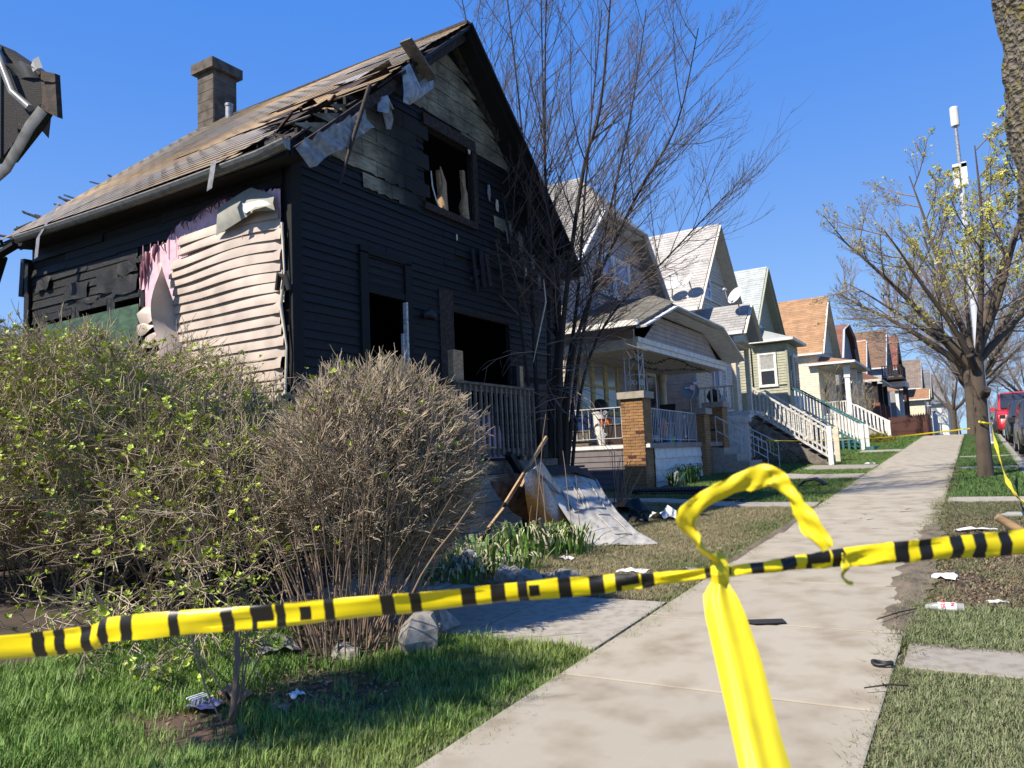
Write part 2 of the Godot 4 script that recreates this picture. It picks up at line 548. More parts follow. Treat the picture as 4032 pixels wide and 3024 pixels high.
func zone(x: float, z: float) -> Color: # ground colour by what grows there (linear)
	var s := sin(x * 3.1 + z * 1.7) * 0.5 + sin(x * 1.3 - z * 2.3) * 0.5
	if on_walk(x, z): return Color(0.05, 0.042, 0.032)
	if x > -0.7:
		if z > -5.0: return Color(0.09, 0.1, 0.045)
		if z > -13.5: return Color(0.13, 0.095, 0.06).lerp(Color(0.1, 0.1, 0.045), clampf(s * 0.6 + 0.1, 0, 1))
		return Color(0.07, 0.11, 0.035)
	if z > -5.1 and x > -6: return Color(0.07, 0.09, 0.03).lerp(Color(0.15, 0.095, 0.06), clampf(smoothstep(-3.3, -3.9, x) * (0.6 + 0.5 * s), 0, 1))
	if z < -14.5: return Color(0.05, 0.085, 0.028)
	if z < -6.6 and x > -5.5: return Color(0.16, 0.14, 0.07)
	return Color(0.09, 0.065, 0.045)

func make_setting() -> void:
	var g := G.new()
	var zs := steps(60, 4, 8) + steps(2, -26, 112) + steps(-28, -60, 16) + steps(-80, -600, 14)
	solid_ground(g, steps(-300, -12, 8) + steps(-10, 0.75, 86) + [0.951, 8.6, 8.8] + steps(12, 300, 8), zs, zone)
	var gr := solo(g, "ground", M.soil, "bare soil and worn turf of the front yards and verge", "ground", Vector3.ZERO, "", "structure")
	# the pavement: slab by slab
	var sw := thing("sidewalk", "concrete sidewalk running up the street past the front yards", "sidewalk", gp(-1.5, -10))
	tag(sw, "", "", "", "structure")
	var z := 3.35
	var i := 0
	while z > -47.5:
		var s := G.new()
		var light := 1.0 + rr(-0.07, 0.05)
		if i in [14, 17]: light = 1.22
		s.tone = Color(light, light, light * rr(0.97, 1.0))
		slab_on(s, -2.44, -0.56, z - 0.009, z - 1.57 + 0.009, rr(0.014, 0.026))
		part(s, "slab", M.concrete, sw)
		z -= 1.57
		i += 1
	var wk := thing("footpath", "concrete paths from the sidewalk to the houses and kerb", "path", gp(-3, -10))
	tag(wk, "", "", "", "structure")
	for w in walks:
		var n := maxi(1, int(round((w[1] - w[0]) / 1.3)))
		for k in n:
			var s := G.new()
			s.tone = grey(rr(0.86, 1.06))
			slab_on(s, lerpf(w[0], w[1], float(k) / n) + 0.008, lerpf(w[0], w[1], float(k + 1) / n) - 0.008, w[2], w[3], rr(0.012, 0.02))
			part(s, "slab", M.old_concrete, wk)
	g = G.new()
	var rz := steps(40, -46, 43) + steps(-50, -300, 10)
	for k in rz.size() - 1:
		g.quad(V(0.95, gy(1.5, rz[k]) + 0.005, rz[k]), V(9.0, gy(1.5, rz[k]) + 0.005, rz[k]), V(9.0, gy(1.5, rz[k + 1]) + 0.005, rz[k + 1]), V(0.95, gy(1.5, rz[k + 1]) + 0.005, rz[k + 1]))
	solo(g, "road", M.asphalt, "grey asphalt street beside the parked cars", "road", V(5, gy(5, -10), -10), "", "structure")
	var kb := thing("kerb", "pale concrete kerb along the street", "kerb", gp(0.85, -10))
	tag(kb, "", "", "", "structure")
	z = 6.0
	while z > -60.0:
		g = G.new()
		g.tone = grey(rr(0.8, 1.0))
		var a := gy(0.7, z) + 0.02
		var b := gy(0.7, z - 2.98) + 0.02
		g.hexa([V(0.78, a - 0.3, z), V(0.95, a - 0.3, z), V(0.95, b - 0.3, z - 2.98), V(0.78, b - 0.3, z - 2.98), V(0.78, a, z), V(0.95, a, z), V(0.95, b, z - 2.98), V(0.78, b, z - 2.98)])
		part(g, "kerb_stone", M.old_concrete, kb)
		z -= 3.0

func slab_on(s: G, x0: float, x1: float, z0: float, z1: float, up: float) -> void:
	var q := []
	for d in [-0.1, up]:
		for c in [[x0, z0], [x1, z0], [x1, z1], [x0, z1]]: q.append(gp(c[0], c[1], d))
	s.hexa(q)
	# a worn bevel along the top edge
	var b := 0.012
	var t := []
	for c in [[x0 + b, z0 - b], [x1 - b, z0 - b], [x1 - b, z1 + b], [x0 + b, z1 + b]]: t.append(gp(c[0], c[1], up + 0.004))
	s.quad(t[0], t[1], t[2], t[3])
	for k in 4: s.quad(q[4 + k], q[4 + (k + 1) % 4], t[(k + 1) % 4], t[k])

const FX := -6.8
const ZL := -6.35
const ZR := -13.13
const XB := -12.65

func roof_y(z: float) -> float:
	return 5.3 + (-6.0 - z) * 0.861 if z > -9.74 else 5.13 + (z + 13.39) * 0.929

func burnt_house() -> void:
	var h := thing("burnt_house", "burnt-out wooden gable house with blackened front and melted beige siding", "house", gp(-9.7, -9.7))
	var NX := V(1, 0, 0)
	var NZ := V(0, 0, 1)
	var du := V(0, 0, -1)
	# shell behind the boards, with its openings
	var holes := [[1.3, 2.08, 0.9, 3.92], [3.25, 4.92, 1.56, 3.95], [2.64, 3.92, 5.47, 6.68]]
	var g := G.new()
	var y := 0.35
	while y < 8.35:
		for s in gable(y, holes, 0.02):
			var t := gable(y + 0.15, holes, 0.02)
			g.box(V(FX - 0.06, y, ZL - s[0]), V(FX - 0.012, y + 0.15, ZL - s[1]))
		y += 0.15
	part(g, "sheathing", M.char_flat, h)
	# charred clapboards of the front
	y = 0.9
	while y < 8.3:
		for s in gable(y, holes, 0.0):
			var a: float = s[0]
			while a < s[1] - 0.02:
				var b := minf(a + rr(1.2, 3.4), s[1])
				if s[1] - b < 0.35: b = s[1]
				if rng.randf() > 0.055 or y < 2:
					var t := rr(0.6, 1.3)
					if rng.randf() < 0.12: t *= 2.2
					var s2 := gable(y + 0.112, holes, 0.0)
					var bb := b
					var aa := a
					if s2.size() == gable(y, holes, 0.0).size():
						for w in s2:
							if absf(w[1] - s[1]) < 0.3: bb = minf(b, w[1])
							if absf(w[0] - s[0]) < 0.3: aa = maxf(a, w[0])
					var sag := rr(-0.008, 0.008)
					var o := V(FX, 0, ZL)
					if bb > aa:
						part(char_board(o + du * (a + 0.004) + V(0, y + sag, 0), o + du * (b - 0.004) + V(0, y + rr(-0.006, 0.006), 0), o + du * (bb - 0.004) + V(0, y + 0.116, 0), o + du * (aa + 0.004) + V(0, y + 0.116, 0), NX, rr(0.014, 0.03), t), "clapboard", M.char, h)
				a = b
		y += 0.112
	gable_tiles(h)
	# corner boards, door and window casings
	for q in [[V(FX - 0.02, 0.5, ZL + 0.035), V(FX + 0.045, 5.55, ZL - 0.13)], [V(FX - 0.02, 0.5, ZR + 0.12), V(FX + 0.045, 5.3, ZR - 0.03)], [V(FX, 0.9, -8.43), V(FX + 0.05, 4.42, -8.57)], [V(FX, 0.9, -7.5), V(FX + 0.05, 4.42, -7.65)],
			[V(FX, 4.4, -7.5), V(FX + 0.05, 4.5, -8.57)], [V(FX, 3.88, -7.65), V(FX + 0.04, 3.97, -8.43)]]:
		g = G.new(); g.box(q[0], q[1])
		part(g, "casing", M.char_flat, h)
	g = G.new(); g.slab([V(FX + 0.012, 3.97, -7.65), V(FX + 0.012, 3.97, -8.43), V(FX + 0.012, 4.3, -8.43), V(FX + 0.012, 4.22, -8.2), V(FX + 0.012, 4.3, -8.0), V(FX + 0.012, 4.16, -7.85), V(FX + 0.012, 4.28, -7.65)], NX * 0.01)
	g.tone = grey(1.6)
	part(g, "transom_board", M.char_flat, h)
	g = G.new(); g.box(V(FX + 0.0, 1.6, -8.41), V(FX + 0.06, 3.85, -8.45)); g.box(V(FX - 0.01, 1.6, -8.36), V(FX + 0.03, 3.4, -8.385))
	part(g, "window_track", M.old_white, h)
	g = G.new(); g.box(V(FX - 0.03, 1.56, -9.24), V(FX + 0.035, 4.2, -9.6))
	part(g, "door_post", M.char_wood, h)
	g = G.new(); g.box(V(FX - 0.06, 3.9, -9.6), V(FX + 0.012, 3.99, -11.27))
	part(g, "lintel", M.char_wood, h)
	for q in [[V(FX, 5.36, -8.95), V(FX + 0.06, 5.47, -10.35)], [V(FX, 6.68, -8.95), V(FX + 0.07, 6.86, -10.36)], [V(FX, 5.47, -10.27), V(FX + 0.06, 6.7, -10.4)]]:
		g = G.new(); g.box(q[0], q[1])
		part(g, "window_casing", M.char_wood, h)
	for q in [[-9.55, 0.09, M.raw_wood], [-10.2, 0.07, M.raw_wood], [-9.08, 0.05, M.char_wood]]:
		g = G.new(); g.beam(V(FX - 0.08, 5.45, q[0]), V(FX - 0.1, 6.35 if q[0] < -10 else 6.15, q[0] + 0.02), q[1], 0.06)
		part(g, "split_stud", q[2], h)
	for q in [[-9.55, 0.05], [-10.14, 0.045]]:
		g = G.new()
		g.tube([V(FX - 0.03, 5.46, q[0]), V(FX - 0.04, 5.7, q[0] + 0.04), V(FX - 0.05, 5.95, q[0] - 0.03), V(FX - 0.05, 6.2, q[0] + 0.05)], [0.07, q[1] + 0.04, q[1], 0.01], 5)
		part(g, "peeling_foam", M.raw_wood, h)
	g = G.new(); g.tube([V(FX - 0.05, 6.05, -9.25), V(FX - 0.03, 5.8, -9.25), V(FX - 0.02, 5.6, -9.32), V(FX - 0.02, 5.5, -9.4)], [0.012, 0.012, 0.012, 0.012], 5)
	part(g, "hanging_wire", M.white, h)
	# inside: back wall, right wall, floors and studs, all black
	g = G.new()
	g.box(V(XB, 0.3, ZL - 0.02), V(XB + 0.1, 5.4, ZR)); g.box(V(XB, 0.3, ZR), V(FX - 0.06, 5.3, ZR + 0.1)); g.box(V(XB, 1.4, ZL - 0.1), V(FX - 0.07, 1.52, ZR + 0.1)); g.box(V(XB, 4.5, ZL - 0.1), V(-8.2, 4.65, ZR + 0.1))
	part(g, "inner_wall", M.char_flat, h)
	for q in [[-8.0, -9.9], [-8.2, -10.4], [-8.3, -10.9], [-8.6, -8.0]]:
		g = G.new(); g.beam(V(q[0], 1.5, q[1]), V(q[0], 4.5, q[1]), 0.09, 0.09)
		part(g, "stud", M.char_wood, h)
	# right side wall is never lit: plain boards; the right soffit carries clinging ash
	g = G.new(); g.beam(V(FX + 0.03, 8.3, -9.85), V(FX + 0.03, 5.35, -13.05), 0.04, 0.2, NX)
	part(g, "frieze_board", M.char_ash, h)
	g = G.new(); g.beam(V(FX + 0.03, 8.3, -9.62), V(FX + 0.03, 6.3, -7.3), 0.04, 0.18, NX)
	part(g, "frieze_board", M.char_flat, h)
	# strips of loose clapboard and light flakes that cling to the front
	for q in [[V(0, 5.0, -10.15), V(0, 4.3, -10.22), 0.09, M.char], [V(0, 5.05, -10.4), V(0, 4.4, -10.42), 0.12, M.char], [V(0, 5.0, -10.55), V(0, 4.45, -10.62), 0.1, M.char_wood], [V(0, 5.3, -10.9), V(0, 4.35, -11.05), 0.05, M.char_ash]]:
		g = G.new(); g.beam(q[0] + V(FX + 0.06, 0, 0), q[1] + V(FX + 0.09, 0, 0), q[2], 0.015, NX)
		part(g, "hanging_strip", q[3], h)
	for q in [[5.1, -9.75, 0.05], [5.45, -11.75, 0.22], [5.55, -11.35, 0.2], [6.1, -10.75, 0.14], [5.95, -11.0, 0.12], [6.5, -8.15, 0.2], [6.7, -10.2, 0.1], [5.75, -12.05, 0.16], [5.2, -12.2, 0.15], [4.85, -12.4, 0.18], [4.95, -11.9, 0.1]]:
		g = G.new()
		var r: float = q[2]
		var pts := []
		for k in 6: pts.append(V(FX + 0.05, q[0] + sin(-TAU * k / 6) * -r * rr(0.6, 1.3), q[1] - cos(-TAU * k / 6) * -r * rr(0.25, 0.6)))
		pts.reverse()
		g.slab(pts, NX * 0.008)
		part(g, "curled_flake", M.alu if r > 0.12 else M.cream, h)
	for k in 9: # bleached streaks where the char has flaked off
		g = G.new()
		var z0 := -9.9 - rr(0, 2.6)
		var y0: float = 4.62 - 0.14 * (k % 4) + rr(-0.02, 0.02)
		g.box(V(FX + 0.012, y0, z0), V(FX + 0.03, y0 + rr(0.05, 0.1), z0 - rr(0.15, 0.6)))
		part(g, "ash_patch", M.char_ash, h)
	g = G.new(); g.tube([V(FX + 0.06, 3.72, -8.85), V(FX + 0.12, 3.74, -8.87), V(FX + 0.16, 3.7, -8.95)], [0.07, 0.09, 0.06], 8)
	part(g, "porch_lamp", M.black, h)
	burnt_roof(h)
	side_wall(h)
	burnt_porch(h)

func gable(y: float, holes: Array, inset: float) -> Array:
	var a := 0.0
	var b := ZL - ZR
	if y > 5.5: a = maxf(0.0, ZL - (-6.0 - (y - 5.2) / 0.861)) + inset
	if y > 5.1: b = minf(b, ZL - (-13.39 + (y - 5.03) / 0.929)) - inset
	if b - a < 0.05: return []
	return cut(a, b, y + 0.03, holes)

func tile_tone(y: float, z: float) -> float:
	var left := clampf(smoothstep(-8.5, -7.7, z) * smoothstep(6.5, 5.95, y) + 0.35 * smoothstep(-8.2, -7.0, z), 0.0, 1.0)
	var low := 0.7 * smoothstep(5.75, 5.3, y) * smoothstep(-8.6, -8.1, z)
	var top := 0.95 * smoothstep(6.75, 7.0, y) * smoothstep(-8.55, -8.8, z)
	var right := 0.9 * smoothstep(-10.15, -10.35, z) * smoothstep(5.2, 5.5, y)
	var f := maxf(maxf(left, low), maxf(top, right))
	f *= 0.75 + 0.35 * sin(z * 7.3 + y * 3.1) * sin(y * 5.7 - z * 2.9)
	return clampf(f * 0.8, 0.04, 1.0)

func gable_tiles(h: Node3D) -> void:
	var y := 5.28
	var row := 0
	var base := Color(0.66, 0.58, 0.38)
	while y < 8.1:
		var z := -6.4 - (0.3 if row % 2 else 0.0)
		while z > -13.0:
			var z2 := z - 0.6
			var zm := (z + z2) / 2
			var keep := false
			var low := 5.42 if zm > -7.4 else 5.27
			if zm > -9.0 and y > low - 0.06: keep = true
			if zm < -9.35 and zm > -9.0: keep = y > 5.7
			if zm <= -9.0 and zm > -10.4 and y > 6.9: keep = true
			if zm <= -10.0 and y > 6.68: keep = true
			if zm < -10.75 and zm > -11.9 and y > 5.3 and y < 5.75: keep = true
			if zm > -8.9 and zm < -8.4 and y > 6.5 and y < 6.9: keep = false
			var top := minf(roof_y(z), roof_y(z2)) - 0.1
			var topm := maxf(roof_y(z), roof_y(z2)) - 0.1
			var holey := rng.randf() < (0.22 if zm < -10.3 else 0.08)
			if keep and not holey and topm > y + 0.05:
				var a := maxf(z2, -13.1)
				var ya := minf(y + 0.24, maxf(roof_y(a) - 0.1, y + 0.02))
				var yb := minf(y + 0.24, maxf(roof_y(z) - 0.1, y + 0.02))
				if roof_y(z) - 0.1 < y and roof_y(a) - 0.1 < y: z = z2; continue
				var g := G.new()
				var x0 := FX + 0.028
				var n := 4
				for k in n:
					var f0 := float(k) / n
					var f1 := float(k + 1) / n
					var za := lerpf(z, a, f0) - (0.004 if k == 0 else 0.0)
					var zb := lerpf(z, a, f1) + (0.004 if k == n - 1 else 0.0)
					var y0a := y + (rr(0.0, 0.05) if y < 5.6 or rng.randf() < 0.1 else 0.0)
					var y0b := y + (rr(0.0, 0.05) if y < 5.6 else 0.0)
					var t0 := lerpf(yb, ya, f0)
					var t1 := lerpf(yb, ya, f1)
					if t0 <= y0a + 0.01 and t1 <= y0b + 0.01: continue
					var p := [V(x0 + 0.012, y0a, za), V(x0 + 0.012, y0b, zb), V(x0, maxf(t1, y0b + 0.005), zb), V(x0, maxf(t0, y0a + 0.005), za)]
					var cs := []
					for q in p: cs.append(base * (tile_tone(q.y, q.z) * (0.9 + 0.1 * sin(row * 5.0 + z * 9.0))))
					g.quadc(p[0], p[1], p[2], p[3], cs[0], cs[1], cs[2], cs[3])
					g.tone = Color(0.08, 0.08, 0.07)
					g.quad(p[0] - V(0.025, 0, 0), p[1] - V(0.025, 0, 0), p[1], p[0])
				if g.v.size(): part(g, "gable_tile", M.tile, h)
			z = z2
		y += 0.235
		row += 1

func burnt_roof(h: Node3D) -> void:
	# left slope: rafters, charred deck, then courses of shingles in torn bands
	var w := V(0, 0.861, -1.0).normalized()
	var o := V(-12.9, 5.3, -6.0)
	var u := V(1, 0, 0)
	var nn := u.cross(w).normalized()
	var L := 4.93
	var g := G.new()
	var ext_front := func(s): return -6.42 if s > 1.75 else (-6.95 if s > 1.3 else (-7.45 if s > 0.75 else -6.7))
	for k in 12:
		var s0 := L * k / 12.0
		var s1 := L * (k + 1) / 12.0
		var xf: float = ext_front.call((s0 + s1) / 2)
		if k in [3, 4]: xf = -8.3
		if k == 6: xf = -7.6
		if k == 8: xf = -7.2
		var a := V(-12.88, 0, 0)
		g.slab([V(-12.88, o.y, o.z) + w * s0 - nn * 0.03, V(xf - 0.03, o.y, o.z) + w * s0 - nn * 0.03, V(xf - 0.03, o.y, o.z) + w * (s1 - 0.012) - nn * 0.03, V(-12.88, o.y, o.z) + w * (s1 - 0.012) - nn * 0.03], nn * 0.025)
	part(g, "roof_deck", M.char_wood, h)
	for k in 12:
		g = G.new()
		var x := lerpf(-12.7, -6.5, k / 11.0)
		g.beam(V(x, 5.35, -6.1) - nn * 0.12, V(x, 8.5, -9.76) - nn * 0.12, 0.05, 0.13)
		part(g, "rafter", M.char_wood, h)
	var ext := func(s):
		var e := -6.38
		if s < 0.7: e = -7.3 - 0.15 * sin(s * 9)
		elif s < 1.75: e = -7.0 - 0.9 * sin((s - 0.6) * 2.6) + 0.1 * sin(s * 21)
		return [0.0, e + 12.9 + 0.04 * sin(s * 31)]
	var tones := func(x, s):
		var e: float = ext.call(s)[1]
		var t: float = x / e
		# torn gaps: wide at the street end, closing towards the chimney
		var gap := false
		for q in [[1.5, 0.34, 0.55], [2.6, 0.2, 0.62], [3.6, 0.16, 0.7]]:
			var c: float = q[0] + 0.35 * (1.0 - t) + 0.05 * sin(x * 5.0)
			var wd: float = q[1] * smoothstep(q[2], 1.0, t + 0.12) 
			if absf(s - c) < wd * 0.42: gap = true
		if gap: return Color(0, 0, 0, 0)
		var band := 0.5 + 0.5 * sin(s * 2.3 + 0.6 * sin(x * 0.9))
		var col := Color(0.42, 0.29, 0.15).lerp(Color(0.25, 0.235, 0.225), clampf(band * 0.9 + rr(-0.2, 0.2), 0, 1))
		if t < 0.3 and s > 1.6: col = col.lerp(Color(0.22, 0.19, 0.15), 0.7)
		col = col * rr(0.85, 1.08) * (0.8 + 0.2 * sin(x * 1.3 + s * 0.7))
		col.a = 1.0
		return col
	var lump := func(x, s):
		return 0.02 * sin(s * 2.2 + 0.5 * sin(x * 1.1)) * smoothstep(1.0, 5.0, x) + 0.01 * sin(x * 1.7) + 0.045
	shingles(h, "shingle", M.shingle, o, u, w, L, 0.132, 0.3, ext, tones, 300, 0.005, lump)
	# loose laths and torn sheets across the gaps
	for q in [[1.35, -9.5, -6.9], [1.15, -8.9, -6.75], [2.5, -8.8, -6.5], [0.95, -8.2, -6.8], [3.6, -8.5, -6.5]]:
		g = G.new()
		g.beam(V(q[1], o.y, o.z) + w * (q[0] + rr(0.05, 0.25)) + nn * 0.05, V(q[2], o.y, o.z) + w * q[0] + nn * rr(0.03, 0.1), rr(0.04, 0.07), 0.02, nn)
		part(g, "loose_lath", M.grey_wood if rng.randf() < 0.6 else M.char_wood, h)
	for q in [[1.7, -8.3], [1.1, -7.6], [2.0, -7.2], [2.7, -7.6]]:
		g = G.new()
		var c: Vector3 = V(q[1], o.y, o.z) + w * q[0] + nn * 0.06
		g.sheet([[c + w * -0.09 + nn * 0.06, c + u * 0.5 + w * -0.1 + nn * 0.02, c + u * 1.1 + w * -0.06 + nn * 0.1], [c + w * 0.1, c + u * 0.5 + w * 0.12 + nn * 0.04, c + u * 1.0 + w * 0.1]])
		part(g, "torn_sheet", M.alu if rng.randf() < 0.4 else M.char_wood, h)
	# splinters at the broken street end and along the burnt back edge
	for k in 16:
		g = G.new()
		var s := rr(0.4, 1.9)
		var a := V(-7.3 + rr(-0.3, 0.3), o.y, o.z) + w * s + nn * rr(-0.05, 0.05)
		g.beam(a, a + V(rr(0.1, 0.5), rr(-0.25, 0.15), rr(-0.2, 0.2)), 0.035, 0.02)
		part(g, "splinter", M.raw_wood if k % 4 == 0 else M.char_wood, h)
	for k in 22:
		g = G.new()
		var s := L * pow(rng.randf(), 2.0) * 0.5
		var a := V(-12.85, o.y, o.z) + w * s + nn * rr(-0.1, 0.06)
		g.beam(a, a + V(-rr(0.1, 0.4), rr(-0.1, 0.2), rr(-0.05, 0.25)), rr(0.04, 0.1), 0.025)
		part(g, "burnt_stub", M.char, h)
	# sagging eave at the back corner
	g = G.new(); g.beam(V(-12.4, 5.2, -6.0), V(-13.25, 4.95, -5.85), 0.14, 0.05); g.beam(V(-12.9, 5.1, -6.05), V(-13.4, 4.5, -6.1), 0.12, 0.06); g.beam(V(-13.0, 4.9, -6.0), V(-13.3, 4.55, -6.0), 0.2, 0.05)
	part(g, "hanging_eave", M.char_flat, h)
	# right slope, seen only from below and along its edge
	g = G.new()
	var w2 := V(0, 0.929, 1.0).normalized()
	var n2 := V(0, 1.0, -0.929).normalized()
	g.slab([V(-6.4, 5.13, -13.39), V(-12.9, 5.13, -13.39), V(-12.9, 8.52, -9.74), V(-6.4, 8.52, -9.74)], n2 * 0.1)
	part(g, "roof_slope", M.char_flat, h)
	g = G.new(); g.beam(V(-6.38, 8.5, -9.72), V(-6.38, 5.08, -13.42), 0.04, 0.18, V(1, 0, 0))
	part(g, "rake_board", M.char, h)
	g = G.new(); g.beam(V(-6.4, 8.47, -9.76), V(-6.4, 6.9, -7.95), 0.04, 0.14, V(1, 0, 0))
	part(g, "rake_board", M.char, h)
	g = G.new(); g.beam(V(-6.9, 6.9, -8.05), V(-6.9, 5.9, -6.9), 0.04, 0.26, V(1, 0, 0))
	part(g, "rafter_end", M.char_ash, h)
	g = G.new(); g.beam(V(-6.36, 8.53, -9.74), V(-12.9, 8.53, -9.74), 0.12, 0.05)
	part(g, "ridge_cap", M.char_wood, h)
	# soffit boards under the right rake
	for k in 10:
		g = G.new()
		var f := (k + 0.5) / 10.0
		var c := V(-6.6, 8.37, -9.9).lerp(V(-6.6, 5.12, -13.3), f)
		g.beam(c - w2 * 0.21, c + w2 * 0.21, 0.38, 0.02, n2)
		part(g, "soffit_board", M.char_ash if k < 6 and k % 2 else M.char, h)
	g = G.new(); g.beam(V(-6.6, 5.3, -13.15), V(-6.6, 5.05, -13.45), 0.4, 0.05, n2); g.box(V(-6.9, 4.55, -13.12), V(-6.75, 5.2, -13.38))
	part(g, "eave_return", M.mauve_dark, h)
	# aluminium soffit that hangs along the left rake, and the crumpled pieces above it
	var edge := []
	var low := []
	for k in 15:
		var f := k / 14.0
		edge.append(V(-6.4 + 0.03 * sin(k * 2.1), lerpf(5.26, 6.2, f) + rr(-0.05, 0.05), lerpf(-6.06, -7.3, f)))
		low.append(V(-6.36 + 0.03 * sin(k * 1.3), lerpf(5.04, 5.98, f) + rr(-0.015, 0.015), lerpf(-6.24, -7.42, f)))
	var mid := []
	for k in 15: mid.append((edge[k] + low[k]) / 2 + V(0.05 * sin(k * 1.7), 0, 0))
	g = G.new(); g.sheet([edge, mid, low])
	part(g, "hanging_soffit", M.alu, h)
	g = G.new(); g.sheet([[V(-6.36, 7.02, -8.0), V(-6.3, 7.12, -8.1), V(-6.34, 6.9, -8.3), V(-6.36, 7.18, -8.6), V(-6.36, 7.22, -8.72)], [V(-6.38, 6.7, -8.05), V(-6.28, 6.72, -8.15), V(-6.3, 6.85, -8.35), V(-6.34, 7.0, -8.6), V(-6.38, 7.1, -8.75)], [V(-6.34, 6.52, -7.98), V(-6.36, 6.55, -8.15), V(-6.36, 6.75, -8.4), V(-6.34, 6.95, -8.62), V(-6.36, 7.04, -8.74)]])
	part(g, "crumpled_soffit", M.metal_grey, h)
	g = G.new(); g.beam(V(-6.3, 7.42, -8.02), V(-6.3, 7.08, -8.6), 0.03, 0.2, V(1, 0, 0))
	part(g, "loose_board", M.grey_wood, h)
	g = G.new(); g.sheet([[V(-6.5, 6.5, -7.65), V(-6.42, 6.55, -7.75), V(-6.44, 6.42, -7.9)], [V(-6.5, 6.3, -7.62), V(-6.4, 6.28, -7.72), V(-6.44, 6.38, -7.84)]])
	part(g, "crumpled_soffit", M.metal_grey, h)
	g = G.new(); g.tube([V(-6.36, 6.5, -7.32), V(-6.34, 5.8, -7.02), V(-6.36, 5.0, -6.72)], [0.03, 0.028, 0.02], 5)
	part(g, "burnt_lath", M.char_wood, h)
	# eaves gutter
	g = G.new()
	var prof := [V(0, 0.0, -0.02), V(0, -0.09, -0.02), V(0, -0.092, 0.045), V(0, -0.045, 0.06), V(0, -0.02, 0.088), V(0, 0.0, 0.09), V(0, 0.003, 0.075)]
	var rows := []
	for q in prof:
		var r := []
		for k in 14:
			var f := k / 13.0
			r.append(V(lerpf(-12.3, -6.42, f), 5.29 - 0.04 * sin(f * 3.0) + (0.03 if k == 13 else 0.0), -5.98) + q)
		rows.append(r)
	g.sheet(rows)
	g.slab([V(-6.42, 5.32, -6.0), V(-6.42, 5.2, -6.0), V(-6.42, 5.21, -5.94), V(-6.42, 5.32, -5.88)], V(0.01, 0, 0))
	part(g, "gutter", M.gutter, h)
	g = G.new(); g.beam(V(-12.5, 5.27, -6.04), V(-6.5, 5.27, -6.04), 0.03, 0.2)
	part(g, "fascia", M.char_flat, h)
	g = G.new(); g.quad(V(-12.6, 5.18, -6.04), V(-6.5, 5.18, -6.04), V(-6.5, 5.22, ZL), V(-12.6, 5.22, ZL))
	part(g, "eave_soffit", M.char_flat, h)
	for q in [[[V(-11.1, 5.95, -6.3), V(-11.35, 5.65, -6.05), V(-11.55, 5.1, -5.86), V(-11.6, 4.8, -5.86)], M.gutter], [[V(-7.6, 5.45, -6.05), V(-7.62, 5.3, -5.86), V(-7.68, 4.95, -5.84)], M.gutter]]:
		g = G.new()
		var l := []
		var r := []
		for p in q[0]: l.append(p); r.append(p + V(0.1, 0.02, 0))
		g.sheet([l, r])
		part(g, "bent_flashing", q[1], h)
	# chimney
	var ch := G.new(); ch.box(V(-12.75, 7.8, -10.05), V(-12.27, 9.5, -9.5))
	var c := part(ch, "chimney", M.chimney, h)
	g = G.new(); g.box(V(-12.84, 9.5, -10.14), V(-12.18, 9.7, -9.41))
	part(g, "chimney_cap", M.chimney, c)
	for k in 8:
		for q in [[V(-12.745, 0, -9.499), V(-12.275, 0, -9.492)], [V(-12.269, 0, -9.505), V(-12.262, 0, -10.045)]]:
			g = G.new()
			g.tone = grey(rr(0.8, 1.15))
			g.box(q[0] + V(0, 7.9 + k * 0.2, 0), q[1] + V(0, 8.09 + k * 0.2, 0))
			part(g, "chimney_block", M.chimney, c)
	g = G.new(); g.lathe(V(-11.75, 8.1, -9.45), [Vector2(0.07, 0), Vector2(0.07, 0.45), Vector2(0.08, 0.45), Vector2(0.08, 0.5), Vector2(0.05, 0.5)], 10)
	part(g, "vent_pipe", M.metal_grey, h)

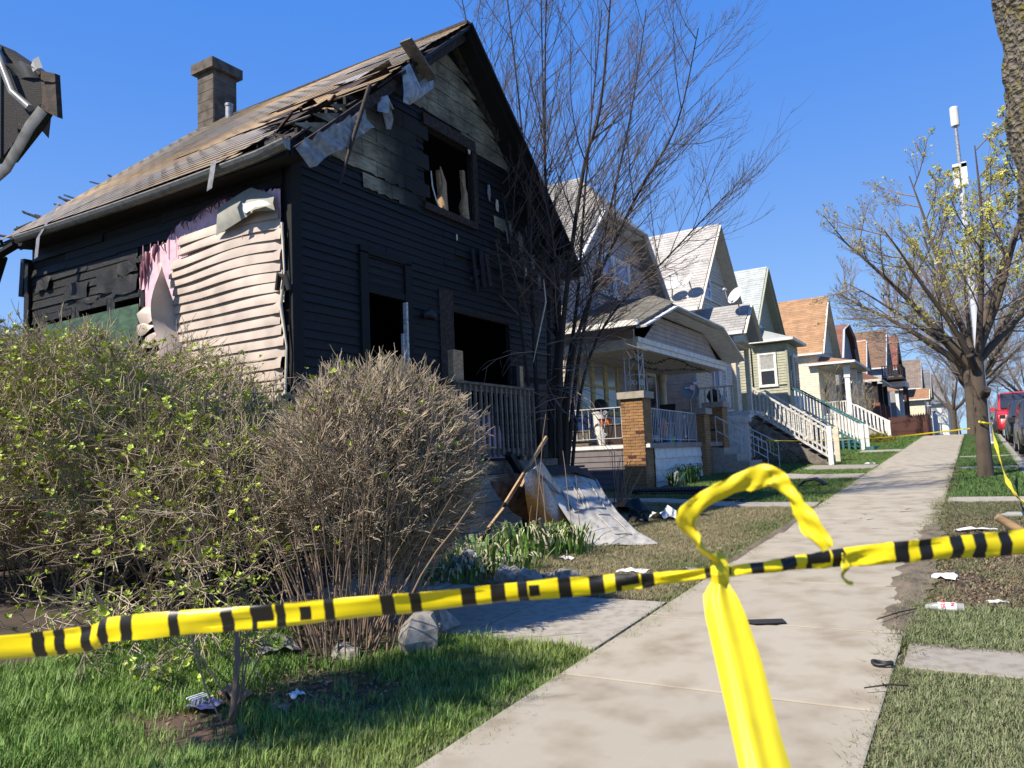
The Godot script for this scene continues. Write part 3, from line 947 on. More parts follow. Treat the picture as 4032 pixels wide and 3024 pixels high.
func side_wall(h: Node3D) -> void:
	var NZ := V(0, 0, 1)
	var u := V(1, 0, 0)
	var o := V(XB, 0, ZL)
	var holes := [[0.52, 1.28, 2.6, 4.05], [1.42, 2.19, 2.6, 4.08], [2.32, 2.97, 2.6, 4.09]]
	var g := G.new()
	var y := 0.3
	while y < 5.5:
		for s in cut(0, 5.85, y + 0.05, holes):
			g.box(V(XB + s[0], y, ZL - 0.06), V(XB + s[1], y + 0.15, ZL - 0.012))
		y += 0.15
	part(g, "sheathing", M.char_flat, h)
	y = 2.5
	while y < 5.55:
		for s in cut(0.06, 5.72, y + 0.05, holes):
			var a: float = s[0]
			while a < s[1] - 0.05:
				var b := minf(a + rr(0.8, 2.2), s[1])
				if s[1] - b < 0.3: b = s[1]
				if rng.randf() > 0.1:
					var t := rr(0.7, 1.5)
					if y > 4.6 and XB + a > -10.5: t *= 1.3
					if XB + a < -11.8 and y < 4.85: t *= 1.8
					part(char_board(o + u * a + V(0, y + rr(-0.01, 0.01), 0), o + u * b + V(0, y + rr(-0.01, 0.01), 0), o + u * b + V(0, y + 0.13, 0), o + u * a + V(0, y + 0.13, 0), NZ, rr(0.014, 0.03), t), "side_clapboard", M.char, h)
				a = b
		y += 0.125
	# charred paper and sheathing that peel above the windows
	for q in [[-11.3, 4.35, 0.6, 0.25], [-10.5, 4.35, 0.5, 0.28], [-10.0, 4.5, 0.45, 0.2], [-10.05, 4.25, 0.6, 0.25], [-11.0, 4.15, 0.5, 0.1], [-12.2, 4.6, 0.4, 0.2]]:
		g = G.new()
		var c: Vector3 = V(q[0], q[1], ZL + 0.03)
		var rows := []
		for i in 3:
			var r := []
			for j in 5: r.append(c + V((j - 2) * q[2] / 4.0, (1 - i) * q[3] / 2.0 + rr(-0.02, 0.02), rr(0.0, 0.06)))
			rows.append(r)
		g.sheet(rows)
		part(g, "peeling_board", M.char, h)
	# window frames and the green plywood nailed over them
	for q in holes:
		var f := G.new()
		var x0: float = XB + q[0]
		var x1: float = XB + q[1]
		f.box(V(x0 - 0.06, 2.6, ZL), V(x0 + 0.03, 4.12, ZL + 0.05)); f.box(V(x1 - 0.03, 2.6, ZL), V(x1 + 0.06, 4.12, ZL + 0.05)); f.box(V(x0 + 0.03, q[3] - 0.05, ZL), V(x1 - 0.03, q[3] + 0.05, ZL + 0.055))
		f.box(V(x0 + 0.03, 3.88, ZL - 0.03), V(x1 - 0.03, 3.92, ZL + 0.01))
		part(f, "window_frame", M.char, h)
	g = G.new(); g.box(V(-12.13, 2.4, ZL + 0.06), V(-9.7, 3.93, ZL + 0.078))
	part(g, "plywood_sheet", M.green_board, h, "", "green painted plywood over the windows")
	# pink insulation with a melted, ragged top
	var tops := [[-9.75, 4.3], [-9.5, 4.7], [-9.15, 4.72], [-8.85, 4.95], [-8.6, 4.92], [-8.3, 5.02], [-7.95, 5.08], [-7.6, 5.0], [-7.35, 5.05], [-6.93, 4.97]]
	for k in 5:
		g = G.new()
		var x0 := lerpf(-9.74, -6.92, k / 5.0)
		var x1 := lerpf(-9.74, -6.92, (k + 1) / 5.0) - 0.012
		var up := []
		var dn := []
		for j in 17:
			var x := lerpf(x0, x1, j / 16.0)
			var ty := 4.3
			for i in tops.size() - 1:
				if x >= tops[i][0]: ty = lerpf(tops[i][1], tops[i + 1][1], (x - tops[i][0]) / (tops[i + 1][0] - tops[i][0]))
			up.append(V(x, ty - 0.05 * absf(sin(x * 9.0)) * rng.randf() - rr(0, 0.03), ZL + 0.03 + rr(0, 0.02)))
			dn.append(V(x, 3.7, ZL + 0.03))
		g.sheet([up, dn])
		g.tone = Color(1, 1, 1)
		var f := part(g, "insulation_sheet", M.foam, h)
		for j in 3:
			var ln := G.new()
			var lx := x0 + 0.1 + j * 0.17
			ln.box(V(lx, 4.45, ZL + 0.054), V(lx + 0.012, 4.75, ZL + 0.057))
			part(ln, "printed_line", M.foam_print, f)
	for k in 34: # melted drips
		g = G.new()
		var x := rr(-9.65, -7.0)
		var ty := 4.3
		for i in tops.size() - 1:
			if x >= tops[i][0]: ty = lerpf(tops[i][1], tops[i + 1][1], (x - tops[i][0]) / (tops[i + 1][0] - tops[i][0]))
		var big := 1.9 if x < -9.25 else 0.6
		var p := V(x, ty - 0.02, ZL + 0.06)
		g.tube([p, p + V(rr(-0.05, 0.05), -0.08 * big, 0.03), p + V(rr(-0.04, 0.04), -rr(0.12, 0.25) * big, 0.01)], [0.02 * big, 0.014 * big, 0.005], 5)
		part(g, "melted_drip", M.melted, h)
	# vinyl siding: lower courses straight, upper ones slumped
	for k in 29:
		var y0 := 0.95 + k * 0.13
		if y0 > 4.62: break
		var f := pow(clampf((y0 - 2.7) / 1.7, 0.0, 1.0), 1.3)
		var xl := -8.95
		if y0 > 4.35: xl = -8.7
		var rows := [[], [], []]
		var lip := [[], []]
		var n := 30
		for j in n + 1:
			var t := float(j) / n
			var x := lerpf(xl + 0.05 * sin(k * 2.0), -6.9 + 0.035 * sin(k * 1.3), t)
			var sag := f * f * (0.08 * pow(1.0 - t, 1.5) + 0.03 * sin(t * 7.0 + k * 0.25)) * (1.0 if k < 27 else 0.5) - 0.03 * f * sin(t * 3.1)
			var bulge := f * (0.045 + 0.05 * sin(t * 3.6 + k * 0.3) + 0.02 * sin(t * 9.0 + k * 0.7)) + (0.02 * sin(k * 3.7) if t > 0.95 else 0.0)
			rows[0].append(V(x, y0 + 0.136 - sag, ZL + 0.048 + bulge * 0.7))
			rows[1].append(V(x, y0 + 0.07 - sag, ZL + 0.062 + bulge))
			rows[2].append(V(x, y0 - sag, ZL + 0.07 + bulge))
			lip[0].append(V(x, y0 - sag, ZL + 0.07 + bulge))
			lip[1].append(V(x, y0 + 0.003 - sag, ZL + 0.04 + bulge * 0.5))
		g = G.new()
		g.sheet(rows)
		g.sheet(lip)
		part(g, "siding_panel", M.vinyl, h)
	# torn lengths left of the sagging edge
	for q in [[3.82, -9.6, -9.0, 0.22], [3.58, -9.68, -9.25, 0.1], [3.4, -9.66, -9.0, 0.12], [3.12, -9.7, -9.05, 0.13], [2.75, -9.72, -9.0, 0.25], [2.45, -9.7, -8.95, 0.25]]:
		g = G.new()
		var rows := [[], [], []]
		for j in 9:
			var t := j / 8.0
			var x := lerpf(q[1], q[2], t)
			var s := 0.05 * sin(t * 6.0 + q[0] * 7.0)
			rows[0].append(V(x, q[0] + 0.1 * t + s, ZL + 0.06)); rows[1].append(V(x, q[0] - q[3] * 0.5 + 0.1 * t + s, ZL + 0.12 + s)); rows[2].append(V(x, q[0] - q[3] + 0.06 * t - s * 0.6, ZL + 0.1))
		g.sheet(rows)
		part(g, "torn_siding", M.vinyl, h)
	g = G.new()
	var rows := [[], [], []]
	for j in 15:
		var t := j / 14.0
		var a := 0.5 + 1.6 * sin(t * 2.6)
		var c := V(-9.0 + 0.2 * t + 0.05 * sin(t * 9), lerpf(4.35, 2.85, t), ZL + 0.2 + 0.06 * sin(t * 7))
		var wd := 0.05 + 0.13 * sin(minf(t * 2.4, 1.57))
		var d := V(cos(a), 0, sin(a)) * wd
		rows[0].append(c - d); rows[1].append(c + V(0, 0, 0.05)); rows[2].append(c + d)
	g.sheet(rows)
	part(g, "curled_siding", M.vinyl, h)
	g = G.new(); g.sheet([[V(-8.0, 4.92, ZL + 0.1), V(-7.5, 5.02, ZL + 0.12), V(-7.38, 5.05, ZL + 0.1), V(-6.95, 4.85, ZL + 0.12)], [V(-7.95, 4.72, ZL + 0.16), V(-7.5, 4.8, ZL + 0.2), V(-7.3, 4.86, ZL + 0.16), V(-6.95, 4.75, ZL + 0.14)], [V(-8.0, 4.55, ZL + 0.13), V(-7.5, 4.65, ZL + 0.15), V(-7.2, 4.68, ZL + 0.2), V(-6.93, 4.66, ZL + 0.13)]])
	part(g, "folded_siding", M.vinyl_back, h)
	g = G.new(); g.sheet([[V(-7.45, 4.85, ZL + 0.18), V(-7.3, 4.78, ZL + 0.28), V(-7.1, 4.8, ZL + 0.2), V(-6.92, 4.74, ZL + 0.22)], [V(-7.4, 4.72, ZL + 0.2), V(-7.28, 4.66, ZL + 0.26), V(-7.1, 4.7, ZL + 0.28), V(-6.9, 4.7, ZL + 0.2)]])
	part(g, "crumpled_strip", M.white, h)
	g = G.new(); g.tube([V(-6.85, 4.5, ZL + 0.1), V(-6.82, 3.9, ZL + 0.1), V(-6.86, 3.5, ZL + 0.13), V(-6.8, 3.0, ZL + 0.1), V(-6.84, 2.4, ZL + 0.1)], [0.02, 0.012, 0.025, 0.012, 0.02], 5)
	part(g, "corner_strip", M.cream, h)
	g = G.new(); g.tube([V(-6.9, 3.68, ZL + 0.14), V(-6.84, 3.86, ZL + 0.16), V(-6.76, 3.82, ZL + 0.14), V(-6.72, 3.66, ZL + 0.12)], [0.035, 0.04, 0.04, 0.03], 6)
	part(g, "melted_bracket", M.black_soft, h)
	# scorched posts at the back corner
	for q in [[V(-12.72, 0.4, ZL + 0.02), V(-12.66, 5.0, ZL + 0.02), 0.1], [V(-12.62, 3.2, ZL + 0.05), V(-12.6, 4.5, ZL + 0.05), 0.04], [V(-12.85, 4.5, ZL), V(-12.8, 5.1, ZL), 0.12]]:
		g = G.new(); g.beam(q[0], q[1], q[2], q[2])
		part(g, "corner_post", M.char, h)

func burnt_porch(h: Node3D) -> void:
	var g := G.new()
	# deck beam, deck, block pier
	g.box(V(-6.12, 1.38, -8.8), V(-6.0, 1.56, -11.35))
	part(g, "deck_beam", M.deck_wood, h)
	for k in 8:
		g = G.new(); g.box(V(FX + 0.03 + k * 0.085, 1.56, -8.6), V(FX + 0.105 + k * 0.085, 1.585, -11.2))
		part(g, "deck_board", M.char_wood, h)
	for row in 5:
		for k in 3:
			g = G.new()
			g.tone = grey(rr(0.85, 1.1)) if k < 2 else grey(0.9)
			var z0 := -8.78 - k * 0.4 - (0.2 if row % 2 else 0.0)
			if k == 0 and row % 2: z0 = -8.98
			var y0 := 0.4 + row * 0.195
			g.box(V(-6.24, y0, z0), V(-6.04, y0 + 0.187, z0 - 0.392))
			if k == 0 and row % 2: g.box(V(-6.24, y0, -8.78), V(-6.04, y0 + 0.187, -8.972))
			part(g, "concrete_block", M.block, h)
	for row in 5:
		for k in 2:
			g = G.new()
			g.tone = grey(rr(0.6, 0.8))
			var y0 := 0.4 + row * 0.195
			g.box(V(-6.25 - k * 0.34, y0, -8.775), V(-6.55 - k * 0.34, y0 + 0.187, -8.97))
			part(g, "concrete_block", M.block, h)
	# railing
	var rl := G.new(); rl.box(V(-6.06, 2.56, -8.5), V(-6.02, 2.65, -10.63)); rl.box(V(-6.1, 2.65, -8.48), V(-5.98, 2.685, -10.64))
	part(rl, "top_rail", M.deck_wood, h)
	rl = G.new(); rl.box(V(-6.06, 1.65, -8.5), V(-6.02, 1.74, -10.63))
	part(rl, "bottom_rail", M.deck_wood, h)
	for k in 16:
		g = G.new()
		g.tone = grey(rr(0.85, 1.25))
		var z := -8.54 - k * 0.137
		g.box(V(-6.02, 1.62, z), V(-5.985, 2.64, z - 0.036))
		part(g, "baluster", M.grey_wood, h)
	g = G.new(); g.box(V(-6.16, 1.5, -8.56), V(-6.07, 3.12, -8.8)); g.tone = grey(1)
	part(g, "rail_post", M.raw_wood, h)
	g = G.new(); g.box(V(-6.16, 1.5, -10.25), V(-6.07, 3.03, -10.34))
	part(g, "rail_post", M.char, h)
	g = G.new(); g.box(V(-6.16, 1.5, -10.36), V(-6.07, 3.03, -10.46))
	part(g, "rail_post", M.raw_wood, h)
	# pink boards and scraps stacked behind the railing
	for q in [[-9.3, 0.3, 2.32], [-9.65, 0.34, 2.3], [-10.0, 0.18, 2.1], [-9.05, 0.15, 2.3]]:
		g = G.new(); g.slab([V(-6.3, 1.6, q[0]), V(-6.3, 1.6, q[0] - q[1]), V(-6.38, q[2], q[0] - q[1]), V(-6.38, q[2], q[0])], V(0.02, 0, 0))
		g.tone = grey(0.45)
		part(g, "foam_scrap", M.foam, h)
	g = G.new(); g.box(V(-6.5, 1.58, -8.7), V(-6.42, 2.45, -10.4))
	part(g, "charred_panel", M.char_flat, h)

func left_ruin() -> void:
	var h := thing("ruined_house", "collapsed corner of a second burnt house with torn gutter against the sky", "house", gp(-6.9, -3.0))
	var g := G.new()
	# the front gable's eave corner that is left hanging, with the wall that carries it out of view
	g.slab([V(-5.887, 4.690, -3.000), V(-6.525, 5.125, -3.000), V(-7.200, 5.500, -3.000), V(-7.200, 4.300, -3.000), V(-6.450, 4.150, -3.000), V(-6.038, 4.338, -3.000), V(-5.873, 4.450, -3.000)], V(0, 0, 0.12))
	part(g, "gable_board", M.char_flat, h)
	g = G.new(); g.slab([V(-5.887, 4.705, -3.000), V(-5.760, 4.660, -3.037), V(-5.715, 4.300, -3.037), V(-5.880, 4.397, -3.000)], V(0, 0, 0.04))
	part(g, "fascia_board", M.char_wood, h)
	g = G.new(); g.tube([V(-6.465, 5.050, -2.925), V(-6.375, 4.990, -2.910), V(-6.113, 4.562, -2.910), V(-5.880, 4.375, -2.925)], [0.035, 0.035, 0.03, 0.03], 5)
	part(g, "rake_trim", M.gutter, h)
	g = G.new(); g.sheet([[V(-6.450, 5.095, -2.940), V(-6.315, 4.990, -2.888), V(-6.248, 4.840, -2.910), V(-6.150, 4.810, -2.925), V(-6.000, 4.780, -2.910), V(-5.850, 4.690, -2.925)], [V(-6.465, 5.020, -3.000), V(-6.345, 4.930, -2.970), V(-6.270, 4.780, -2.985), V(-6.165, 4.735, -2.985), V(-6.000, 4.675, -2.970), V(-5.865, 4.630, -2.985)]])
	part(g, "bent_flashing", M.gutter, h)
	g = G.new(); g.sheet([[V(-6.495, 5.155, -2.963), V(-6.457, 5.110, -2.925), V(-6.435, 5.050, -2.940)], [V(-6.510, 5.050, -2.985), V(-6.465, 5.050, -2.963), V(-6.450, 5.027, -2.963)]]); g.sheet([[V(-5.880, 4.713, -2.925), V(-5.820, 4.735, -2.910), V(-5.775, 4.750, -2.925)], [V(-5.880, 4.668, -2.940), V(-5.820, 4.675, -2.940), V(-5.775, 4.675, -2.955)]])
	part(g, "torn_strip", M.white, h)
	# the gutter that has dropped and swings down to the left
	var rows := [[], [], []]
	for q in [V(-5.715, 4.300, -2.963), V(-5.812, 4.188, -2.925), V(-5.963, 4.037, -2.910), V(-6.150, 3.940, -2.925), V(-6.337, 3.895, -2.925), V(-6.525, 3.850, -2.963), V(-6.900, 3.812, -3.000)]:
		rows[0].append(q + V(-0.07, 0.1, 0)); rows[1].append(q + V(-0.03, 0.05, 0.05)); rows[2].append(q)
	g = G.new(); g.sheet(rows)
	part(g, "fallen_gutter", M.gutter, h)
	for q in [[V(-6.225, 4.165, -2.963), V(-6.075, 4.135, -2.925)], [V(-6.562, 4.225, -2.963), V(-6.413, 4.037, -2.925)], [V(-6.495, 4.900, -2.925), V(-6.450, 3.775, -2.940)], [V(-6.075, 4.300, -2.963), V(-6.000, 4.225, -2.925)]]:
		g = G.new(); g.beam(q[0], q[1], 0.05, 0.03)
		part(g, "splinter", M.char, h)
	g = G.new(); g.slab([V(-5.775, 4.615, -3.045), V(-7.200, 4.825, -3.750), V(-7.200, 5.463, -3.000), V(-5.865, 4.675, -3.000)], V(0, 0.06, 0))
	part(g, "roof_deck", M.char_wood, h)
	g = G.new(); g.box(V(-7.275, 0.550, -3.225), V(-7.087, 5.350, -2.925))
	part(g, "wall", M.char, h)
	# rubble beyond the hedge
	var r := thing("rubble_heap", "heap of charred rafters and boards behind the hedge at the back corner", "rubble", gp(-13.8, -6.0))
	for k in 46:
		g = G.new()
		var c := V(rr(-15.5, -12.9), 0, rr(-7.5, -5.2))
		c.y = rr(3.2, 4.15)
		var d := V(rr(-1, 1), rr(-0.5, 0.7), rr(-1, 1)).normalized() * rr(0.25, 0.7)
		g.beam(c - d, c + d, rr(0.05, 0.16), rr(0.02, 0.06))
		part(g, "charred_board", M.char if k % 5 else M.char_wood, r)
	g = G.new(); g.lathe(gp(-14.2, -6.4), [Vector2(2.6, 0), Vector2(2.0, 1.8), Vector2(1.2, 3.0), Vector2(0.4, 3.4), Vector2(0, 3.45)], 9)
	part(g, "ash_mound", M.char_flat, r)

# front wall with a gable: boards between z0 and z1 under slopes that start at eave
func front_boards(h: Node3D, m: Material, x: float, z0: float, z1: float, y0: float, y1: float, eave: float, slope: float, step: float, holes := [], called := "siding_board") -> void:
	var sp := func(y):
		var i := maxf(0.0, (y - eave) / slope)
		return cut(i, z0 - z1 - i, y, holes)
	siding(h, called, m, V(x, 0, z0), V(0, 0, -1), V(1, 0, 0), y0, y1, step, sp)

func side_boards(h: Node3D, m: Material, x0: float, x1: float, z: float, y0: float, y1: float, step: float, holes := [], called := "siding_board") -> void:
	siding(h, called, m, V(x0, 0, z), V(1, 0, 0), V(0, 0, 1), y0, y1, step, func(y): return cut(0.0, x1 - x0, y, holes))

func box_part(h: Node3D, called: String, m: Material, a: Vector3, b: Vector3) -> MeshInstance3D:
	var g := G.new(); g.box(a, b)
	return part(g, called, m, h)

# body of a gable house: walls, roof planes with shingles on the left slope, rakes
func gable_body(h: Node3D, x: float, xb: float, z0: float, z1: float, base: float, eave: float, ridge: float, wall_m: Material, trim: Material, tones: Callable, rowh := 0.14, tabw := 0.33, singles := 0, over := 0.35, drop := 0.2) -> void:
	var zc := (z0 + z1) / 2
	var hw := (z0 - z1) / 2
	var slope := (ridge - eave) / hw
	var g := G.new()
	g.box(V(xb, base - 0.5, z1 + 0.03), V(x - 0.03, eave, z0 - 0.03))
	g.slab([V(x - 0.03, eave, z0 - 0.03), V(x - 0.03, eave, z1 + 0.03), V(x - 0.03, ridge - 0.05, zc)], V(x - xb, 0, 0))
	part(g, "wall", wall_m, h)
	var oz := 0.3
	var ey := eave - oz * slope + 0.1
	for s in [1, -1]:
		g = G.new()
		var e := V(0, ey, zc + s * (hw + oz))
		var t := V(0, ridge + 0.1, zc)
		var w := (t - e).normalized()
		var nn := V(0, hw, s * (ridge - eave)).normalized()
		var p := [V(xb, e.y, e.z), V(x + over, e.y, e.z), V(x + over, t.y, t.z), V(xb, t.y, t.z)]
		if s < 0: p = [p[1], p[0], p[3], p[2]]
		g.slab(p, nn * 0.08)
		g.tone = tones.call(3.0, 2.0)
		part(g, "roof_slope", M.shingle, h)
		if s > 0:
			shingles(h, "shingle", M.shingle, V(xb, e.y, e.z), V(1, 0, 0), w, (t - e).length(), rowh, tabw, func(_s): return [maxf(0.0, x + over - xb - 7.5), x + over - xb + 0.02], tones, singles)
		g = G.new()
		g.beam(V(x + over + 0.005, e.y - drop / 2 + 0.03, e.z), V(x + over + 0.005, t.y - drop / 2 + 0.02, t.z), 0.04, drop, V(1, 0, 0))
		part(g, "rake_board", trim, h)
		g = G.new()
		var c := nn * -0.11
		var q := [V(x, e.y, e.z) + c, V(x + over, e.y, e.z) + c, V(x + over, t.y, t.z - s * 0.02) + c, V(x, t.y, t.z - s * 0.02) + c]
		g.quad(q[0], q[1], q[2], q[3])
		part(g, "soffit", trim, h)
		g = G.new(); g.beam(V(xb, e.y - 0.03, e.z + s * 0.05), V(x + over, e.y - 0.03, e.z + s * 0.05), 0.1, 0.11)
		part(g, "gutter", M.white, h)

# picket or baluster railing from a to b (bottom line), height hh
func railing(h: Node3D, a: Vector3, b: Vector3, hh: float, n: int, m: Material, top_m: Material, w := 0.035, called := "railing", low_m: Material = null) -> Node3D:
	var up := V(0, hh, 0)
	var g := G.new(); g.beam(a + up, b + up, 0.09, 0.06)
	var t := part(g, called, top_m, h)
	g = G.new(); g.beam(a + V(0, 0.08, 0), b + V(0, 0.08, 0), 0.05, 0.07)
	part(g, "bottom_rail", low_m if low_m else top_m, t)
	for k in n:
		var p := a.lerp(b, (k + 0.5) / n)
		g = G.new()
		g.box(p + V(-w / 2, 0.1, -w / 2), p + V(w / 2, hh - 0.02, w / 2))
		part(g, "baluster", m, t)
	return t

func scroll(g: G, c: Vector3, r: float, u: Vector3, v: Vector3, t := 0.012) -> void:
	var p := []
	var rad := []
	for k in 15:
		var a := k * 0.55
		var q := r * (1.0 - k / 18.0)
		p.append(c + u * cos(a) * q + v * sin(a) * q); rad.append(t)
	g.tube(p, rad, 5)

func iron_rail(h: Node3D, a: Vector3, b: Vector3, hh: float, n: int, mid := -1) -> void:
	var up := V(0, hh, 0)
	var g := G.new(); g.beam(a + up, b + up, 0.035, 0.02)
	var t := part(g, "iron_railing", M.iron, h)
	g = G.new(); g.beam(a + V(0, 0.1, 0), b + V(0, 0.1, 0), 0.03, 0.015)
	part(g, "bottom_rail", M.iron, t)
	for k in n + 1:
		if mid >= 0 and absi(k - mid) == 1: continue
		var p := a.lerp(b, float(k) / n)
		g = G.new(); g.rod(p + V(0, 0.0 if k % 6 == 0 else 0.1, 0), p + up, 0.009 if k % 6 else 0.014, 5)
		part(g, "baluster", M.iron, t)
	if mid >= 0:
		var c := a.lerp(b, float(mid) / n)
		var u := (b - a).normalized()
		g = G.new()
		for s in [-1, 1]:
			g.tube([c + V(0, 0.15, 0), c + u * s * 0.08 + V(0, hh * 0.55, 0), c + u * s * 0.14 + V(0, hh * 0.8, 0)], [0.008, 0.008, 0.008], 5)
			scroll(g, c + u * s * 0.09 + V(0, hh * 0.86, 0), 0.06, u * s, Vector3.UP, 0.008)
			scroll(g, c + u * s * 0.06 + V(0, 0.18, 0), 0.05, u * s, Vector3.UP, 0.008)
		part(g, "scrollwork", M.iron, t)

func brick_pillar(h: Node3D, x0: float, x1: float, z0: float, z1: float, y0: float, y1: float, cap: float) -> void:
	var g := G.new(); g.box(V(x0 + 0.012, y0 - 0.2, z0 - 0.012), V(x1 - 0.012, y1, z1 + 0.012))
	var p := part(g, "pillar", M.mortar, h)
	var y := y0
	var row := 0
	while y < y1 - 0.03:
		var along := func(a: float, b: float) -> Array:
			var o := []
			var q := a - (0.11 if row % 2 else 0.0)
			while q < b - 0.01:
				o.append([maxf(q, a), minf(q + 0.21, b)]); q += 0.22
			return o
		for s in along.call(x0, x1):
			if s[1] - s[0] < 0.02: continue
			g = G.new()
			var t := rr(0.8, 1.15)
			g.tone = Color(0.36 * t, 0.19 * t, 0.075 * t)
			if rng.randf() < 0.03: g.tone = Color(0.09, 0.02, 0.02)
			g.box(V(s[0] + 0.004, y + 0.004, z0 - 0.05), V(s[1] - 0.004, y + 0.062, z0 + rr(-0.002, 0.002)))
			part(g, "brick", M.brick, p)
		for s in along.call(0.0, z0 - z1 - 0.06):
			if s[1] - s[0] < 0.02: continue
			g = G.new()
			var t := rr(0.8, 1.15)
			g.tone = Color(0.36 * t, 0.19 * t, 0.075 * t)
			g.box(V(x1 - 0.05, y + 0.004, z0 - 0.055 - s[0]), V(x1 + rr(-0.002, 0.002), y + 0.062, z0 - 0.05 - s[1]))
			part(g, "brick", M.brick, p)
		y += 0.07
		row += 1
	g = G.new(); g.box(V(x0 - 0.06, y1, z0 + 0.06), V(x1 + 0.06, y1 + cap, z1 - 0.06))
	part(g, "cap_stone", M.old_concrete, p)

func concrete_steps(h: Node3D, x0: float, x1: float, z0: float, z1: float, y0: float, y1: float, n: int, m: Material) -> void:
	for k in n:
		var g := G.new()
		var a := lerpf(x0, x1, float(k) / n)
		g.box(V(a, y0 - 0.3, z0), V(lerpf(x0, x1, float(k + 1) / n), lerpf(y1, y0, float(k) / n) - 0.0, z1))
		part(g, "step", m, h)

func neighbour_one() -> void:
	var h := thing("mauve_house", "mauve clipped-gable house with brick porch pillars beside the burnt house", "house", gp(-10, -20))
	var z0 := -16.75
	var z1 := -23.5
	var zc := -20.1
	var x := -8.5
	var g := G.new()
	g.box(V(-17.5, 0.2, z1 + 0.03), V(x - 0.03, 6.3, z0 - 0.03))
	g.slab([V(x - 0.03, 6.2, z0 - 0.03), V(x - 0.03, 6.2, z1 + 0.03), V(x - 0.03, 8.1, z1 + 1.9), V(x - 0.03, 8.1, z0 - 1.9)], V(8, 0, 0))
	part(g, "wall", M.mauve_dark, h)
	var hol := [[0.6, 3.1, 2.6, 4.25], [4.95, 6.2, 1.8, 4.15], [2.1, 4.5, 5.95, 7.2]]
	var sp := func(y):
		var i := maxf(0.0, (y - 6.2) / 1.02)
		return cut(i, z0 - z1 - i, y, hol)
	siding(h, "siding_board", M.mauve, V(x, 0, z0), V(0, 0, -1), V(1, 0, 0), 1.9, 8.0, 0.11, sp)
	side_boards(h, M.mauve, -12.0, x, z0, 1.2, 6.2, 0.11, [[1.6, 2.3, 4.4, 5.6]])
	box_part(h, "corner_board", M.old_white, V(x - 0.01, 1.45, z0 + 0.035), V(x + 0.04, 6.1, z0 - 0.1))
	box_part(h, "downspout", M.old_white, V(-8.72, 1.42, z0 + 0.1), V(-8.62, 6.0, z0 + 0.03))
	# roof: two slopes and the clipped front
	var w := V(0, 3.5, -3.5 / 1.02).normalized()
	var tones := func(a, s): 
		var t := rr(0.85, 1.1)
		return Color(0.33 * t, 0.315 * t, 0.29 * t, 1.0)
	var xf := -8.1
	var wl := V(0, 9.75 - 6.2, -3.5)
	g = G.new(); g.tone = Color(0.3, 0.29, 0.27)
	g.slab([V(-17.5, 6.2, -16.58), V(xf, 6.2, -16.58), V(xf, 8.22, -18.58), V(-9.4, 9.73, -20.08), V(-17.5, 9.73, -20.08)], V(0, 0.1, 0.1))
	part(g, "roof_slope", M.shingle, h)
	g = G.new(); g.tone = Color(0.3, 0.29, 0.27)
	g.slab([V(xf, 6.2, -23.62), V(-17.5, 6.2, -23.62), V(-17.5, 9.73, -20.12), V(-9.4, 9.73, -20.12), V(xf, 8.22, -21.62)], V(0, 0.1, -0.1))
	part(g, "roof_slope", M.shingle, h)
	g = G.new(); g.tone = Color(0.33, 0.3, 0.26)
	g.slab([V(xf + 0.02, 8.2, -18.5), V(xf + 0.02, 8.2, -21.7), V(-9.4, 9.76, -20.1)], V(0.06, 0.08, 0))
	part(g, "roof_clip", M.shingle, h)
	shingles(h, "shingle", M.shingle, V(-17.5, 6.2, -16.58), V(1, 0, 0), V(0, 1.01, -1).normalized(), 4.95, 0.14, 0.33, func(s): return [4.0, minf(9.4, 9.4 - maxf(0.0, s - 2.85) * 0.62)], tones, 120)
	for q in [[V(xf, 6.1, -16.6), V(xf, 8.12, -18.6)], [V(xf, 6.1, -23.6), V(xf, 8.12, -21.6)], [V(xf, 8.12, -18.5), V(xf, 8.12, -21.7)]]:
		g = G.new(); g.beam(q[0], q[1], 0.04, 0.22, V(1, 0, 0))
		part(g, "rake_board", M.white, h)
	for q in [[V(x, 6.05, -16.55), V(xf, 6.05, -16.55), V(xf, 8.02, -18.5), V(x, 8.02, -18.5)], [V(x, 6.05, -23.65), V(xf, 6.05, -23.65), V(xf, 8.02, -21.7), V(x, 8.02, -21.7)], [V(x, 8.0, -18.5), V(xf, 8.0, -18.5), V(xf, 8.0, -21.7), V(x, 8.0, -21.7)]]:
		g = G.new(); g.quad(q[0], q[1], q[2], q[3])
		part(g, "soffit", M.white, h)
	g = G.new(); g.beam(V(-17.5, 6.15, -16.5), V(xf, 6.15, -16.5), 0.12, 0.12)
	part(g, "gutter", M.white, h)
	# windows and door
	for k in 3: window(h, V(x, 2.7, -17.45 - k * 0.83), V(0, 0, -1), V(1, 0, 0), 0.66, 1.5, M.yellow_trim, M.glass, 0.085, M.blind, 0.45)
	for k in 2: window(h, V(x, 6.05, -18.98 - k * 1.15), V(0, 0, -1), V(1, 0, 0), 0.95, 1.05, M.white, M.glass, 0.1, M.blue_glass, 0.5)
	box_part(h, "window_apron", M.white, V(x, 2.3, -17.3), V(x + 0.05, 2.58, -19.9))
	var d := box_part(h, "door_frame", M.brown_paint, V(x, 1.85, -21.75), V(x + 0.06, 4.1, -22.9))
	box_part(d, "storm_door", M.white, V(x + 0.06, 1.9, -21.9), V(x + 0.085, 4.0, -22.75))
	g = G.new(); g.quad(V(x + 0.09, 2.1, -22.0), V(x + 0.09, 2.1, -22.65), V(x + 0.09, 3.9, -22.65), V(x + 0.09, 3.9, -22.0))
	part(g, "door_glass", M.glass, d)
